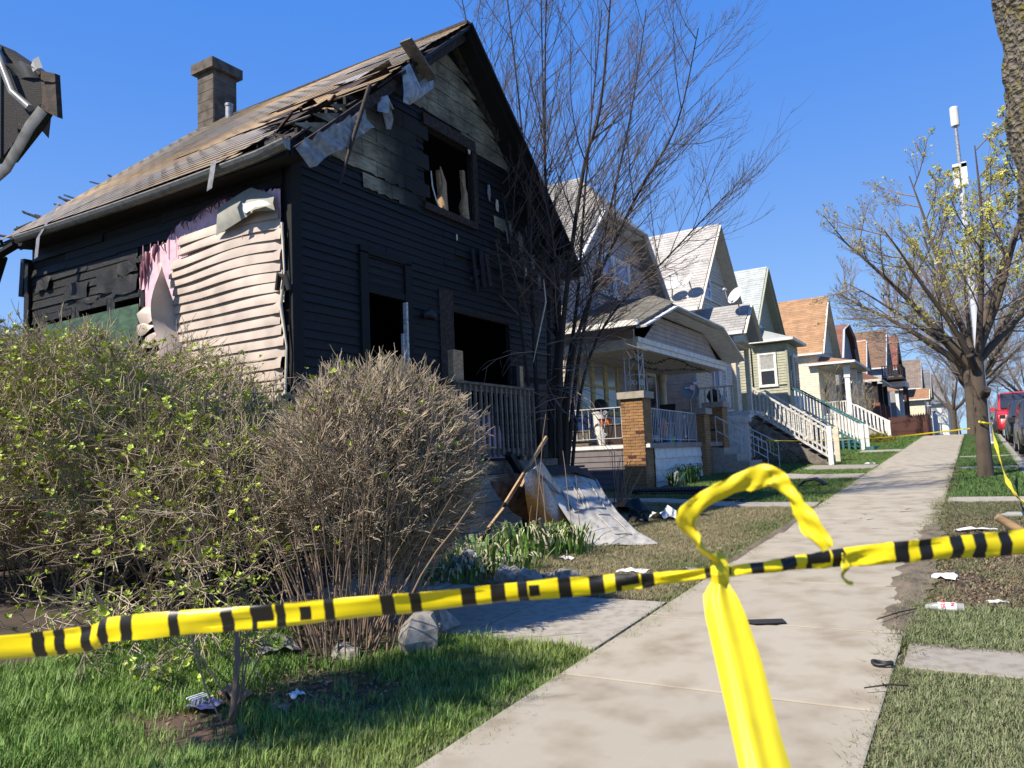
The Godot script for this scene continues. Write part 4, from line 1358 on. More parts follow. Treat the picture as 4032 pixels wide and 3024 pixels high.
	for q in [-21.4, -23.25]:
		g = G.new(); g.lathe(V(x + 0.1, 1.85, q), [Vector2(0.16, 0), Vector2(0.16, 0.25), Vector2(0.12, 0.32), Vector2(0.11, 1.9), Vector2(0.15, 1.98), Vector2(0.17, 2.3)], 10)
		part(g, "pilaster", M.cream, h)
	# porch
	box_part(h, "porch_floor", M.mauve_dark, V(x, 1.68, -16.66), V(-6.42, 1.8, -23.45))
	box_part(h, "porch_floor_edge", M.white, V(x, 1.7, -16.64), V(-6.4, 1.78, -16.66))
	side_boards(h, M.skirting, -8.6, -7.0, -16.68, 0.5, 1.7, 0.13, [], "skirting_board")
	for k in 4:
		g = G.new()
		g.tone = grey(rr(0.94, 1.0))
		var y := 0.62 + k * 0.27
		clap(V(-6.48, y, -17.1), V(-6.48, y, -20.6), V(-6.48, y + 0.27, -20.6), V(-6.48, y + 0.27, -17.1), V(1, 0, 0), 0.03, g)
		part(g, "skirting_board", M.white, h)
	box_part(h, "porch_core", M.mauve_dark, V(x, 0.3, -16.75), V(-6.52, 1.67, -23.4))
	brick_pillar(h, -7.05, -6.5, -16.6, -17.12, 0.55, 2.84, 0.16)
	brick_pillar(h, -6.85, -6.32, -20.6, -21.1, 0.7, 2.56, 0.16)
	brick_pillar(h, -6.9, -6.37, -22.55, -23.08, 0.8, 2.82, 0.16)
	g = G.new()
	for q in [V(-6.95, 3.0, -16.72), V(-6.6, 3.0, -16.72), V(-6.6, 3.0, -17.02), V(-6.95, 3.0, -17.02)]: g.rod(q, q + V(0, 1.05, 0), 0.016, 6)
	for s in [[V(-6.95, 3.0, -16.72), V(1, 0, 0)], [V(-6.6, 3.0, -16.72), V(0, 0, -1)]]:
		for k in 2:
			scroll(g, s[0] + s[1] * 0.12 + V(0, 0.2 + k * 0.62, 0), 0.09, s[1], Vector3.UP)
			scroll(g, s[0] + s[1] * 0.24 + V(0, 0.2 + k * 0.62, 0), 0.07, -s[1], Vector3.UP)
		g.tube([s[0] + V(0, 0.3, 0), s[0] + s[1] * 0.33 + V(0, 0.8, 0)], [0.01, 0.01], 5)
		g.rod(s[0] + V(0, 0.4, 0), s[0] + s[1] * 0.34 + V(0, 0.4, 0), 0.012, 5)
	part(g, "iron_post", M.iron, h)
	iron_rail(h, V(-8.45, 1.85, -16.72), V(-7.1, 1.85, -16.72), 0.82, 8, 5)
	iron_rail(h, V(-6.56, 1.8, -17.15), V(-6.56, 1.76, -20.58), 0.82, 30, 22)
	# porch roof
	var bm = M.white
	for q in [[V(-6.56, 3.98, -16.3), V(-6.44, 4.1, -23.45)], [V(-6.54, 4.1, -16.3), V(-6.4, 4.22, -23.5)], [V(x, 3.98, -16.35), V(-6.56, 4.2, -16.5)], [V(x, 3.98, -23.3), V(-6.56, 4.2, -23.45)]]: box_part(h, "porch_beam", bm, q[0], q[1])
	g = G.new(); g.quad(V(x, 4.0, -23.4), V(-6.5, 4.0, -23.4), V(-6.5, 4.0, -16.4), V(x, 4.0, -16.4))
	part(g, "porch_ceiling", M.cream, h)
	var gs := func(y):
		var a: float = (y - 4.15) / 0.62 + 0.35
		return [[a, z0 - z1 - a + 0.1]]
	siding(h, "porch_gable_board", M.mauve, V(-6.5, 0, -16.4), V(0, 0, -1), V(1, 0, 0), 4.22, 4.9, 0.11, gs)
	for q in [[[V(-8.5, 4.4, -15.55), V(-6.02, 4.4, -15.55), V(-6.02, 5.15, -17.7), V(-7.3, 5.8, -19.6), V(-8.5, 5.8, -19.6)], Color(0.09, 0.1, 0.1)], [[V(-6.02, 4.4, -23.65), V(-8.5, 4.4, -23.65), V(-8.5, 5.8, -19.6), V(-7.3, 5.8, -19.6), V(-6.02, 5.12, -21.55)], Color(0.12, 0.12, 0.12)], [[V(-6.0, 5.13, -17.7), V(-6.0, 5.1, -21.55), V(-7.3, 5.82, -19.6)], Color(0.3, 0.27, 0.22)]]:
		g = G.new()
		g.tone = q[1]
		g.slab(q[0], V(0.0, 0.07, 0))
		part(g, "porch_roof", M.shingle, h)
	var t2 := func(a, s):
		var t := rr(0.8, 1.2)
		return Color(0.24 * t, 0.23 * t, 0.2 * t, 1.0)
	shingles(h, "porch_shingle", M.shingle, V(-8.5, 4.41, -15.55), V(1, 0, 0), V(0, 1.4, -4.05).normalized(), 4.2, 0.14, 0.33, func(s): return [0.0, minf(2.5, 2.5 - maxf(0.0, s - 2.3) * 0.62)], t2, 0)
	for q in [[V(-6.0, 4.3, -15.5), V(-6.0, 5.04, -17.68)], [V(-6.0, 5.04, -17.68), V(-6.0, 5.01, -21.55)], [V(-6.0, 5.01, -21.55), V(-6.0, 4.25, -23.68)]]:
		g = G.new(); g.beam(q[0], q[1], 0.04, 0.24, V(1, 0, 0))
		part(g, "porch_rake_board", M.white, h)
	for q in [[V(-6.5, 4.3, -15.6), V(-6.0, 4.28, -15.6), V(-6.0, 4.98, -17.7), V(-6.5, 4.98, -17.7)], [V(-6.5, 4.95, -17.7), V(-6.0, 4.95, -17.7), V(-6.0, 4.92, -21.5), V(-6.5, 4.92, -21.5)], [V(-6.5, 4.92, -21.5), V(-6.0, 4.92, -21.5), V(-6.0, 4.2, -23.65), V(-6.5, 4.2, -23.65)]]:
		g = G.new(); g.quad(q[0], q[1], q[2], q[3])
		part(g, "porch_soffit", M.white, h)
	g = G.new(); g.beam(V(-8.4, 4.4, -15.48), V(-6.05, 4.4, -15.48), 0.12, 0.12)
	part(g, "porch_gutter", M.white, h)
	box_part(h, "porch_side_gable", M.mauve, V(x, 4.2, -16.42), V(-6.56, 4.55, -16.5))
	# steps with iron handrails
	concrete_steps(h, -6.35, -5.0, -21.2, -22.6, 0.85, 1.62, 4, M.old_concrete)
	for z in [-21.2, -22.55]:
		var a := V(-6.2, 2.5, z)
		var b := V(-4.85, 1.7, z)
		g = G.new(); g.beam(a, b, 0.04, 0.03)
		var t := part(g, "handrail", M.iron, h)
		g = G.new(); g.beam(a - V(0, 0.4, 0), b - V(0, 0.4, 0), 0.025, 0.02)
		part(g, "lower_rail", M.iron, t)
		for k in 7:
			var p := a.lerp(b, k / 6.0)
			g = G.new(); g.rod(p, p - V(0, 0.78 if k in [0, 3, 6] else 0.4, 0), 0.012, 5)
			part(g, "baluster", M.iron, t)
		g = G.new(); scroll(g, a.lerp(b, 0.42) - V(0, 0.2, 0), 0.1, V(1, -0.5, 0).normalized(), Vector3.UP, 0.008); scroll(g, a.lerp(b, 0.58) - V(0, 0.2, 0), 0.08, V(-1, 0.5, 0).normalized(), Vector3.UP, 0.008)
		part(g, "scrollwork", M.iron, t)
	box_part(h, "vent_pipe", M.gutter, V(-8.5, 1.3, -16.6), V(-8.05, 1.35, -16.55))

func neighbour_two() -> void:
	var h := thing("tan_house", "tan gable house with pale grey shingles and white wooden front stairs", "house", gp(-9, -27.7))
	var tones := func(a, s):
		var t := rr(0.88, 1.08)
		return Color(0.5 * t, 0.48 * t, 0.45 * t, 1.0)
	gable_body(h, -7.85, -16.0, -24.9, -30.6, 1.1, 6.5, 9.75, M.tan, M.cream, tones, 0.15, 0.36, 280)
	front_boards(h, M.tan, -7.85, -24.9, -30.6, 2.5, 9.6, 6.5, 1.14, 0.12, [[1.3, 2.4, 6.9, 7.7], [1.9, 3.3, 2.9, 4.8]])
	side_boards(h, M.tan, -12.5, -7.85, -24.9, 1.3, 6.4, 0.12, [[3.0, 3.5, 2.6, 4.6]])
	box_part(h, "corner_board", M.old_white, V(-7.9, 1.2, -24.86), V(-7.8, 6.4, -25.0))
	box_part(h, "window_trim", M.old_white, V(-9.6, 2.4, -24.85), V(-9.2, 4.7, -24.88))
	window(h, V(-7.85, 7.0, -26.35), V(0, 0, -1), V(1, 0, 0), 0.85, 0.65, M.white, M.blue_glass, 0.1)
	for k in 2: window(h, V(-7.85, 3.0, -27.0 - k * 0.85), V(0, 0, -1), V(1, 0, 0), 0.6, 1.5, M.white, M.glass, 0.1, M.blue_glass)
	# porch with its small gable
	var g := G.new()
	box_part(h, "porch_floor", M.old_white, V(-7.85, 2.62, -24.55), V(-6.05, 2.76, -26.5))
	for q in [[V(-6.48, 2.76, -24.65), 2.15], [V(-6.48, 2.76, -26.35), 2.15]]:
		box_part(h, "porch_post", M.cream, q[0] + V(-0.07, 0, 0.07), q[0] + V(0.07, q[1], -0.07))
	for q in [[V(-6.55, 4.9, -24.55), V(-6.4, 5.22, -26.45)], [V(-7.85, 4.9, -24.55), V(-6.55, 5.2, -24.7)], [V(-7.85, 4.9, -26.3), V(-6.55, 5.2, -26.45)]]: box_part(h, "porch_beam", M.cream, q[0], q[1])
	front_boards(h, M.cream, -6.42, -24.55, -26.45, 5.22, 6.15, 5.2, 1.0, 0.12, [], "porch_gable_board")
	var t2 := func(a, s):
		var t := rr(0.88, 1.1)
		return Color(0.38 * t, 0.37 * t, 0.36 * t, 1.0)
	for s in [1, -1]:
		var e := V(0, 5.25, -25.45 + s * 1.12)
		var tp := V(0, 6.33, -25.45)
		g = G.new()
		g.tone = Color(0.35, 0.35, 0.34)
		var p := [V(-7.85, e.y, e.z), V(-6.05, e.y, e.z), V(-6.05, tp.y, tp.z), V(-7.85, tp.y, tp.z)]
		if s < 0: p = [p[1], p[0], p[3], p[2]]
		g.slab(p, V(0, 0.1, 0.08 * s))
		part(g, "porch_roof", M.shingle, h)
		if s > 0: shingles(h, "porch_shingle", M.shingle, V(-7.85, e.y, e.z), V(1, 0, 0), (tp - e).normalized(), (tp - e).length(), 0.14, 0.3, func(_s): return [0.0, 1.82], t2, 60)
		g = G.new(); g.beam(V(-6.04, e.y - 0.08, e.z), V(-6.04, tp.y - 0.08, tp.z), 0.04, 0.2, V(1, 0, 0))
		part(g, "porch_rake_board", M.cream, h)
		g = G.new(); g.beam(V(-7.85, e.y - 0.02, e.z + s * 0.05), V(-6.05, e.y - 0.02, e.z + s * 0.05), 0.1, 0.1)
		part(g, "porch_gutter", M.white, h)
	g = G.new(); g.quad(V(-7.85, 4.95, -26.4), V(-6.1, 4.95, -26.4), V(-6.1, 4.95, -24.5), V(-7.85, 4.95, -24.5))
	part(g, "porch_ceiling", M.cream, h)
	railing(h, V(-7.8, 2.78, -24.6), V(-6.5, 2.78, -24.6), 0.8, 6, M.cream, M.cream, 0.05)
	# pier, stairs, lattice
	box_part(h, "porch_pier", M.white, V(-6.85, 1.0, -24.45), V(-6.15, 2.4, -24.95))
	box_part(h, "pier_cap", M.white, V(-6.95, 2.4, -24.4), V(-6.05, 2.62, -25.0))
	for k in 9:
		var f := (k + 0.5) / 9.0
		var x := lerpf(-6.0, -3.95, f)
		box_part(h, "stair_tread", M.grey_wood, V(x - 0.15, lerpf(2.62, 1.02, f) - 0.02, -24.66), V(x + 0.13, lerpf(2.62, 1.02, f) + 0.02, -26.2))
	for z in [-24.62, -26.24]:
		g = G.new(); g.beam(V(-6.05, 2.4, z), V(-3.9, 0.9, z), 0.04, 0.28)
		part(g, "stringer", M.grey_wood, h)
		railing(h, V(-5.95, 2.62, z), V(-3.85, 1.14, z), 0.84, 17, M.old_white, M.old_white, 0.04, "stair_railing")
	box_part(h, "newel_post", M.white, V(-3.86, 0.85, -24.54), V(-3.72, 2.14, -24.68))
	box_part(h, "newel_post", M.cream, V(-3.9, 0.95, -26.16), V(-3.76, 2.14, -26.3))
	for s in [1, -1]:
		for k in 22:
			var x := -6.9 + k * 0.14
			var a := V(x, 0.88, -24.67 + s * 0.006)
			var b := a + V(s * 1.7, 1.7, 0)
			# keep each strip under the stringer line and above the ground
			var lo := 0.0
			var hi := 1.0
			var n := 0
			var best := []
			for i in 41:
				var p := a.lerp(b, i / 40.0)
				var top := lerpf(2.3, 0.72, clampf((p.x + 6.05) / 2.15, -0.2, 1.0))
				if p.y < top and p.x > -6.15 and p.x < -4.05: best.append(p)
			if best.size() < 3: continue
			g = G.new(); g.beam(best[0], best[-1], 0.01, 0.045, V(0, 0, 1).cross((b - a).normalized()))
			part(g, "lattice_strip", M.grey_wood, h)
	box_part(h, "under_stair", M.black_soft, V(-7.8, 0.7, -24.98), V(-6.1, 2.6, -26.4))

func olive_house() -> void:
	var h := thing("olive_house", "olive green gable house with enclosed hip-roofed porch and teal stair rail", "house", gp(-9, -35.5))
	var tones := func(a, s):
		var t := rr(0.86, 1.1)
		return Color(0.46 * t, 0.5 * t, 0.48 * t, 1.0)
	gable_body(h, -7.95, -16.0, -33.0, -38.4, 1.4, 6.7, 9.7, M.olive, M.olive_trim, tones, 0.16, 0.4, 0)
	front_boards(h, M.olive, -7.95, -33.0, -38.4, 5.9, 9.5, 6.7, 1.11, 0.12, [[1.2, 2.3, 6.9, 8.3]])
	side_boards(h, M.olive, -10.5, -7.95, -33.0, 1.8, 6.6, 0.12, [])
	window(h, V(-7.95, 7.0, -34.35), V(0, 0, -1), V(1, 0, 0), 0.75, 1.15, M.white, M.glass, 0.1, M.blind)
	# enclosed porch
	var g := G.new()
	box_part(h, "porch_wall", M.olive_trim, V(-7.95, 1.4, -33.13), V(-6.53, 5.9, -35.4))
	side_boards(h, M.olive, -7.9, -6.56, -33.1, 3.0, 5.62, 0.115, [[0.2, 1.0, 4.05, 5.55]])
	box_part(h, "frieze_board", M.olive_trim, V(-7.95, 5.62, -33.08), V(-6.5, 5.9, -33.1))
	front_boards(h, M.olive, -6.5, -33.1, -35.4, 3.0, 5.9, 9.0, 1.0, 0.115, [[0.25, 0.85, 3.9, 5.5], [1.05, 2.0, 2.9, 5.5]])
	box_part(h, "corner_board", M.olive_trim, V(-6.56, 2.9, -33.07), V(-6.47, 5.9, -33.2))
	box_part(h, "porch_skirt", M.red_brown, V(-7.9, 1.0, -33.15), V(-6.55, 3.0, -35.35))
	window(h, V(-7.62, 4.15, -33.1), V(1, 0, 0), V(0, 0, 1), 0.62, 1.3, M.white, M.glass, 0.07, M.blind)
	window(h, V(-6.5, 4.0, -33.4), V(0, 0, -1), V(1, 0, 0), 0.5, 1.4, M.olive_trim, M.glass, 0.06)
	var d := box_part(h, "door_frame", M.white, V(-6.5, 2.95, -34.15), V(-6.44, 5.5, -35.1))
	box_part(d, "storm_door", M.glass, V(-6.44, 3.15, -34.27), V(-6.42, 5.35, -34.98))
	for q in [[V(-7.95, 6.05, -32.8), V(-6.2, 6.05, -32.8), V(-7.95, 6.75, -33.6)], [V(-6.2, 6.05, -32.8), V(-6.2, 6.05, -35.7), V(-7.95, 6.75, -35.0), V(-7.95, 6.75, -33.6)]]:
		g = G.new()
		g.tone = Color(0.36, 0.39, 0.38)
		g.slab(q, V(0, 0.06, 0))
		part(g, "porch_roof", M.shingle, h)
	g = G.new(); g.beam(V(-7.95, 6.0, -32.78), V(-6.18, 6.0, -32.78), 0.08, 0.11); g.beam(V(-6.18, 6.0, -32.78), V(-6.18, 6.0, -35.7), 0.08, 0.11)
	part(g, "porch_gutter", M.white, h)
	g = G.new(); g.quad(V(-7.95, 5.93, -35.6), V(-6.2, 5.93, -35.6), V(-6.2, 5.93, -32.8), V(-7.95, 5.93, -32.8))
	part(g, "porch_soffit", M.olive_trim, h)
	# stairs
	for k in 9:
		var f := (k + 0.5) / 9.0
		var x := lerpf(-6.3, -4.0, f)
		box_part(h, "stair_tread", M.teal, V(x - 0.15, lerpf(3.0, 1.35, f) - 0.02, -33.15), V(x + 0.14, lerpf(3.0, 1.35, f) + 0.02, -34.7))
	for z in [-33.1, -34.72]:
		railing(h, V(-6.35, 3.05, z), V(-3.88, 1.42, z), 0.9, 20, M.white, M.teal, 0.045, "stair_railing")
		box_part(h, "newel_post", M.white, V(-3.95, 1.15, z + 0.06), V(-3.82, 2.34, z - 0.06))
		for k in 11:
			var x := -6.2 + k * 0.22
			box_part(h, "skirt_slat", M.teal, V(x, 1.2, z + 0.03), V(x + 0.09, lerpf(2.95, 1.45, (x + 6.2) / 2.3), z + 0.01))
	box_part(h, "bottom_step", M.teal, V(-3.85, 1.15, -33.1), V(-3.5, 1.42, -34.6))

func cream_house() -> void:
	var h := thing("cream_house", "cream gable house with orange-brown shingles and white porch columns", "house", gp(-9, -52))
	var tones := func(a, s):
		var t := rr(0.8, 1.12)
		return Color(0.44 * t, 0.26 * t, 0.14 * t, 1.0)
	gable_body(h, -7.9, -17.0, -49.2, -56.0, 2.0, 7.3, 10.95, M.ivory, M.ivory, tones, 0.18, 0.5, 0)
	front_boards(h, M.ivory, -7.9, -49.2, -56.0, 6.4, 10.7, 7.3, 1.07, 0.14, [[2.1, 3.3, 7.4, 9.3]])
	side_boards(h, M.ivory, -12.0, -7.9, -49.2, 2.3, 7.2, 0.14, [])
	window(h, V(-7.9, 7.5, -51.45), V(0, 0, -1), V(1, 0, 0), 0.9, 1.6, M.white, M.glass, 0.12, M.blind)
	var g := G.new()
	box_part(h, "porch_floor", M.old_white, V(-7.9, 3.1, -49.4), V(-6.2, 3.3, -55.8))
	box_part(h, "porch_skirt", M.ivory, V(-7.9, 1.6, -49.45), V(-6.3, 3.1, -55.7))
	for z in [-49.55, -52.6, -55.6]:
		g = G.new(); g.box(V(-6.5, 3.3, z + 0.14), V(-6.22, 5.5, z - 0.14)); g.box(V(-6.53, 5.5, z + 0.17), V(-6.19, 6.2, z - 0.17))
		part(g, "porch_column", M.white, h)
	for q in [[V(-8.5, 6.45, -48.9), V(-5.85, 6.45, -48.9), V(-7.9, 7.0, -50.2), V(-8.5, 7.0, -50.2)], [V(-5.85, 6.45, -48.9), V(-5.85, 6.45, -56.2), V(-7.9, 7.0, -55.0), V(-7.9, 7.0, -50.2)]]:
		g = G.new()
		g.tone = Color(0.34, 0.19, 0.11)
		g.slab(q, V(0, 0.06, 0))
		part(g, "porch_roof", M.shingle, h)
	g = G.new(); g.beam(V(-8.5, 6.4, -48.88), V(-5.83, 6.4, -48.88), 0.09, 0.14); g.beam(V(-5.83, 6.4, -48.88), V(-5.83, 6.4, -56.2), 0.09, 0.14)
	part(g, "porch_gutter", M.white, h)
	g = G.new(); g.quad(V(-7.9, 6.25, -56.1), V(-5.85, 6.3, -56.1), V(-5.85, 6.3, -49.0), V(-7.9, 6.25, -49.0))
	part(g, "porch_ceiling", M.ivory, h)
	box_part(h, "front_door", M.dark_brown, V(-7.9, 3.3, -51.0), V(-7.84, 5.4, -52.0))
	railing(h, V(-7.8, 3.3, -49.55), V(-6.5, 3.3, -49.55), 0.8, 9, M.white, M.white, 0.05)
	for z in [-46.9, -48.3]: railing(h, V(-5.9, 2.85, z), V(-4.15, 1.75, z), 0.95, 9, M.white, M.white, 0.06, "stair_railing")
	box_part(h, "newel_post", M.white, V(-4.2, 1.7, -46.84), V(-4.05, 2.75, -46.97))
	for k in 7:
		var f := (k + 0.5) / 7.0
		var x := lerpf(-5.9, -4.2, f)
		box_part(h, "stair_tread", M.old_concrete, V(x - 0.14, 1.6, -46.95), V(x + 0.12, lerpf(3.1, 1.95, f), -48.25))
	box_part(h, "stair_landing", M.old_concrete, V(-6.6, 1.6, -46.95), V(-5.9, 3.15, -49.4))

func far_houses() -> void:
	# a gambrel house behind the cream one
	var h := thing("brown_gambrel_house", "gambrel house with reddish-brown shingles behind the cream house", "house", gp(-9, -62))
	var g := G.new()
	g.box(V(-16, 1.4, -66.2), V(-7.95, 7.8, -57.6))
	g.slab([V(-7.95, 7.8, -57.6), V(-7.95, 7.8, -66.2), V(-7.95, 9.6, -64.6), V(-7.95, 10.3, -61.9), V(-7.95, 9.6, -59.2)], V(8, 0, 0))
	part(g, "wall", M.far_grey, h)
	for q in [[[V(-16, 7.6, -57.3), V(-7.6, 7.6, -57.3), V(-7.6, 9.75, -59.0), V(-16, 9.75, -59.0)], Color(0.24, 0.105, 0.075)], [[V(-16, 9.75, -59.0), V(-7.6, 9.75, -59.0), V(-7.6, 10.5, -61.9), V(-16, 10.5, -61.9)], Color(0.26, 0.12, 0.085)], [[V(-7.6, 7.6, -66.5), V(-16, 7.6, -66.5), V(-16, 9.75, -64.8), V(-7.6, 9.75, -64.8)], Color(0.2, 0.09, 0.07)], [[V(-7.6, 9.75, -64.8), V(-16, 9.75, -64.8), V(-16, 10.5, -61.9), V(-7.6, 10.5, -61.9)], Color(0.2, 0.09, 0.07)]]:
		g = G.new(); g.tone = q[1]
		g.slab(q[0], V(0, 0.1, 0))
		part(g, "roof_slope", M.shingle, h)
	shingles(h, "shingle", M.shingle, V(-14, 7.6, -57.3), V(1, 0, 0), V(0, 2.15, -1.7).normalized(), 2.74, 0.2, 0.5, func(_s): return [0.0, 6.4], func(a, s): return Color(0.26, 0.115, 0.08, 1.0) * rr(0.8, 1.1) + Color(0, 0, 0, 0.3), 0)
	for q in [[V(-7.58, 7.5, -57.3), V(-7.58, 9.7, -59.0)], [V(-7.58, 9.7, -59.0), V(-7.58, 10.45, -61.9)], [V(-7.58, 10.45, -61.9), V(-7.58, 9.7, -64.8)], [V(-7.58, 9.7, -64.8), V(-7.58, 7.5, -66.5)]]:
		g = G.new(); g.beam(q[0], q[1], 0.04, 0.26, V(1, 0, 0))
		part(g, "rake_board", M.far_blue, h)
	window(h, V(-7.95, 7.9, -59.6), V(0, 0, -1), V(1, 0, 0), 1.0, 1.4, M.white, M.glass, 0.12)
	# its porch: hip roof on dark posts over brick piers
	for q in [[V(-7.9, 5.95, -58.5), V(-5.4, 5.95, -58.5), V(-7.9, 7.2, -61.5)], [V(-5.4, 5.95, -58.5), V(-5.4, 5.95, -66.3), V(-7.9, 7.2, -63.5), V(-7.9, 7.2, -61.5)]]:
		g = G.new(); g.tone = Color(0.16, 0.075, 0.06)
		g.slab(q, V(0, 0.07, 0))
		part(g, "porch_roof", M.shingle, h)
	g = G.new(); g.beam(V(-7.9, 5.86, -58.48), V(-5.38, 5.86, -58.48), 0.08, 0.16); g.beam(V(-5.38, 5.86, -58.48), V(-5.38, 5.86, -66.3), 0.08, 0.16)
	part(g, "porch_gutter", M.cream, h)
	for z in [-58.9, -62.4, -65.9]:
		box_part(h, "brick_pier", M.red_brown, V(-6.1, 1.8, z + 0.25), V(-5.6, 4.3, z - 0.25))
		box_part(h, "porch_post", M.dark_brown, V(-6.02, 4.3, z + 0.17), V(-5.68, 5.85, z - 0.17))
	box_part(h, "porch_floor", M.dark_brown, V(-7.9, 2.9, -58.7), V(-5.7, 3.05, -66.0))
	box_part(h, "front_window", M.blind, V(-7.94, 3.5, -59.2), V(-7.9, 5.3, -61.0))
	railing(h, V(-5.9, 2.1, -59.2), V(-5.9, 2.1, -65.8), 1.0, 30, M.dark_brown, M.dark_brown, 0.1)
	# small house between the two
	h = thing("small_roofed_house", "narrow orange-roofed house between the two brown roofs", "house", gp(-8, -69))
	gable_body(h, -7.6, -14, -67.5, -71.0, 1.8, 7.2, 9.9, M.far_grey, M.far_blue, func(a, s): return Color(0.4 , 0.22, 0.12, 1.0), 0.3, 0.6, 0)
	window(h, V(-7.6, 6.0, -68.6), V(0, 0, -1), V(1, 0, 0), 0.9, 1.4, M.white, M.glass, 0.12)
	for q in [[V(-7.6, 5.6, -67.5), V(-5.0, 5.6, -67.5), V(-7.6, 6.6, -69.4)], [V(-5.0, 5.6, -67.5), V(-5.0, 5.6, -72.0), V(-7.6, 6.6, -70.0), V(-7.6, 6.6, -69.4)]]:
		g = G.new(); g.tone = Color(0.36, 0.19, 0.1)
		g.slab(q, V(0, 0.07, 0))
		part(g, "porch_roof", M.shingle, h)
	for z in [-67.8, -71.7]: box_part(h, "porch_post", M.white, V(-5.3, 1.8, z + 0.12), V(-5.06, 5.55, z - 0.12))
	box_part(h, "porch_wall", M.white, V(-6.6, 1.8, -67.7), V(-6.5, 5.4, -71.5))
	# brown-roofed house with the dark balcony
	h = thing("balcony_house", "blue-grey house with wide brown roof and dark wooden balcony", "house", gp(-8, -75))
	gable_body(h, -6.55, -16, -72.4, -78.4, 1.8, 8.1, 11.4, M.far_blue, M.far_blue, func(a, s): return Color(0.2, 0.125, 0.085, 1.0) * rr(0.85, 1.1) + Color(0, 0, 0, 0.3), 0.2, 0.5, 0)
	box_part(h, "balcony_floor", M.dark_brown, V(-6.5, 6.75, -71.4), V(-4.9, 6.95, -75.2))
	railing(h, V(-6.5, 6.95, -71.4), V(-4.95, 6.95, -71.4), 0.95, 8, M.dark_brown, M.dark_brown, 0.09, "balcony_railing")
	railing(h, V(-4.95, 6.95, -71.4), V(-4.95, 6.95, -75.1), 0.95, 16, M.dark_brown, M.dark_brown, 0.09, "balcony_railing")
	box_part(h, "porch_roof", M.white, V(-6.5, 6.15, -72.3), V(-4.75, 6.6, -75.6))
	for z in [-72.6, -75.2]: box_part(h, "porch_post", M.brown_paint, V(-5.05, 1.8, z + 0.1), V(-4.85, 6.15, z - 0.1))
	window(h, V(-6.55, 3.4, -73.4), V(0, 0, -1), V(1, 0, 0), 1.3, 1.7, M.white, M.glass, 0.14)
	h = thing("red_roofed_house", "tall house with dark red roof showing past the balcony", "house", gp(-8, -84))
	gable_body(h, -6.3, -16, -81.0, -86.6, 1.8, 8.6, 11.7, M.far_grey, M.dark_brown, func(a, s): return Color(0.25, 0.095, 0.07, 1.0), 0.3, 0.6, 0)
	window(h, V(-6.3, 3.6, -83.4), V(0, 0, -1), V(1, 0, 0), 1.3, 1.7, M.white, M.glass, 0.14)
	h = thing("grey_roofed_house", "house with brownish grey shingle roof and white deck below", "house", gp(-8, -106))
	gable_body(h, -5.6, -18, -104.0, -110.0, 1.8, 8.0, 11.4, M.far_grey, M.far_grey, func(a, s): return Color(0.24, 0.19, 0.155, 1.0) * rr(0.8, 1.1) + Color(0, 0, 0, 0.3), 0.22, 0.5, 0)
	window(h, V(-5.6, 3.6, -106.4), V(0, 0, -1), V(1, 0, 0), 1.3, 1.7, M.white, M.glass, 0.14)
	box_part(h, "deck", M.white, V(-5.6, 3.9, -94.0), V(-4.0, 4.1, -104.0))
	railing(h, V(-5.6, 4.1, -94.0), V(-4.0, 4.1, -94.0), 1.1, 8, M.dark_brown, M.white, 0.1, "deck_railing")
	h = thing("dark_gabled_house", "charcoal gabled house beyond the brownish grey roof", "house", gp(-8, -122))
	gable_body(h, -5.3, -18, -119.0, -124.5, 1.8, 7.6, 11.0, M.far_grey, M.far_grey, func(a, s): return Color(0.16, 0.16, 0.165, 1.0), 0.4, 0.8, 0)
	window(h, V(-5.3, 3.6, -120.4), V(0, 0, -1), V(1, 0, 0), 1.4, 1.7, M.white, M.glass, 0.14)
	h = thing("beige_cottage", "low beige cottage with orange roof before the last grey house", "house", gp(-5, -84))
	gable_body(h, -4.0, -9, -82.6, -86.0, 1.8, 5.5, 6.4, M.ivory, M.ivory, func(a, s): return Color(0.36, 0.2, 0.12, 1.0), 0.3, 0.6, 0)
	window(h, V(-4.0, 3.4, -83.6), V(0, 0, -1), V(1, 0, 0), 0.9, 1.3, M.white, M.glass, 0.12)
	h = thing("white_end_house", "white house with large plain grey roof at the far end", "house", gp(-7, -150))
	g = G.new()
	g.box(V(-20, 1.4, -158), V(-3.9, 7.6, -146))
	part(g, "wall", M.white, h)
	g = G.new()
	g.tone = Color(0.2, 0.21, 0.22)
	g.slab([V(-20, 7.5, -145.5), V(-3.6, 7.5, -145.5), V(-4.6, 12.8, -152), V(-20, 12.8, -152)], V(0, 0.15, 0))
	part(g, "roof_slope", M.shingle, h)
	window(h, V(-7.0, 4.5, -146.0), V(1, 0, 0), V(0, 0, 1), 1.4, 1.8, M.white, M.glass, 0.15)
	# fences in front of them
	var f := thing("picket_fence", "brown picket fence between the porch steps and sidewalk", "fence", gp(-3.3, -48))
	for k in 20:
		var t := k / 19.0
		var p := V(lerpf(-4.9, -2.3, t), 1.8, lerpf(-52.5, -47.4, t))
		g = G.new(); g.box(p + V(-0.06, 0, 0.02), p + V(0.06, 1.15, -0.02)); g.slab([p + V(-0.06, 1.15, 0.02), p + V(0.06, 1.15, 0.02), p + V(0, 1.28, 0.02)], V(0, 0, 0.04))
		part(g, "picket", M.brown_paint, f)
	for k in 14:
		var p := V(-2.3, 1.8, -47.4 - k * 0.35)
		g = G.new(); g.box(p + V(-0.02, 0, 0.06), p + V(0.02, 1.2, -0.06)); g.slab([p + V(0.02, 1.2, 0.06), p + V(0.02, 1.2, -0.06), p + V(0.02, 1.32, 0)], V(0.04, 0, 0))
		part(g, "picket", M.brown_paint, f)
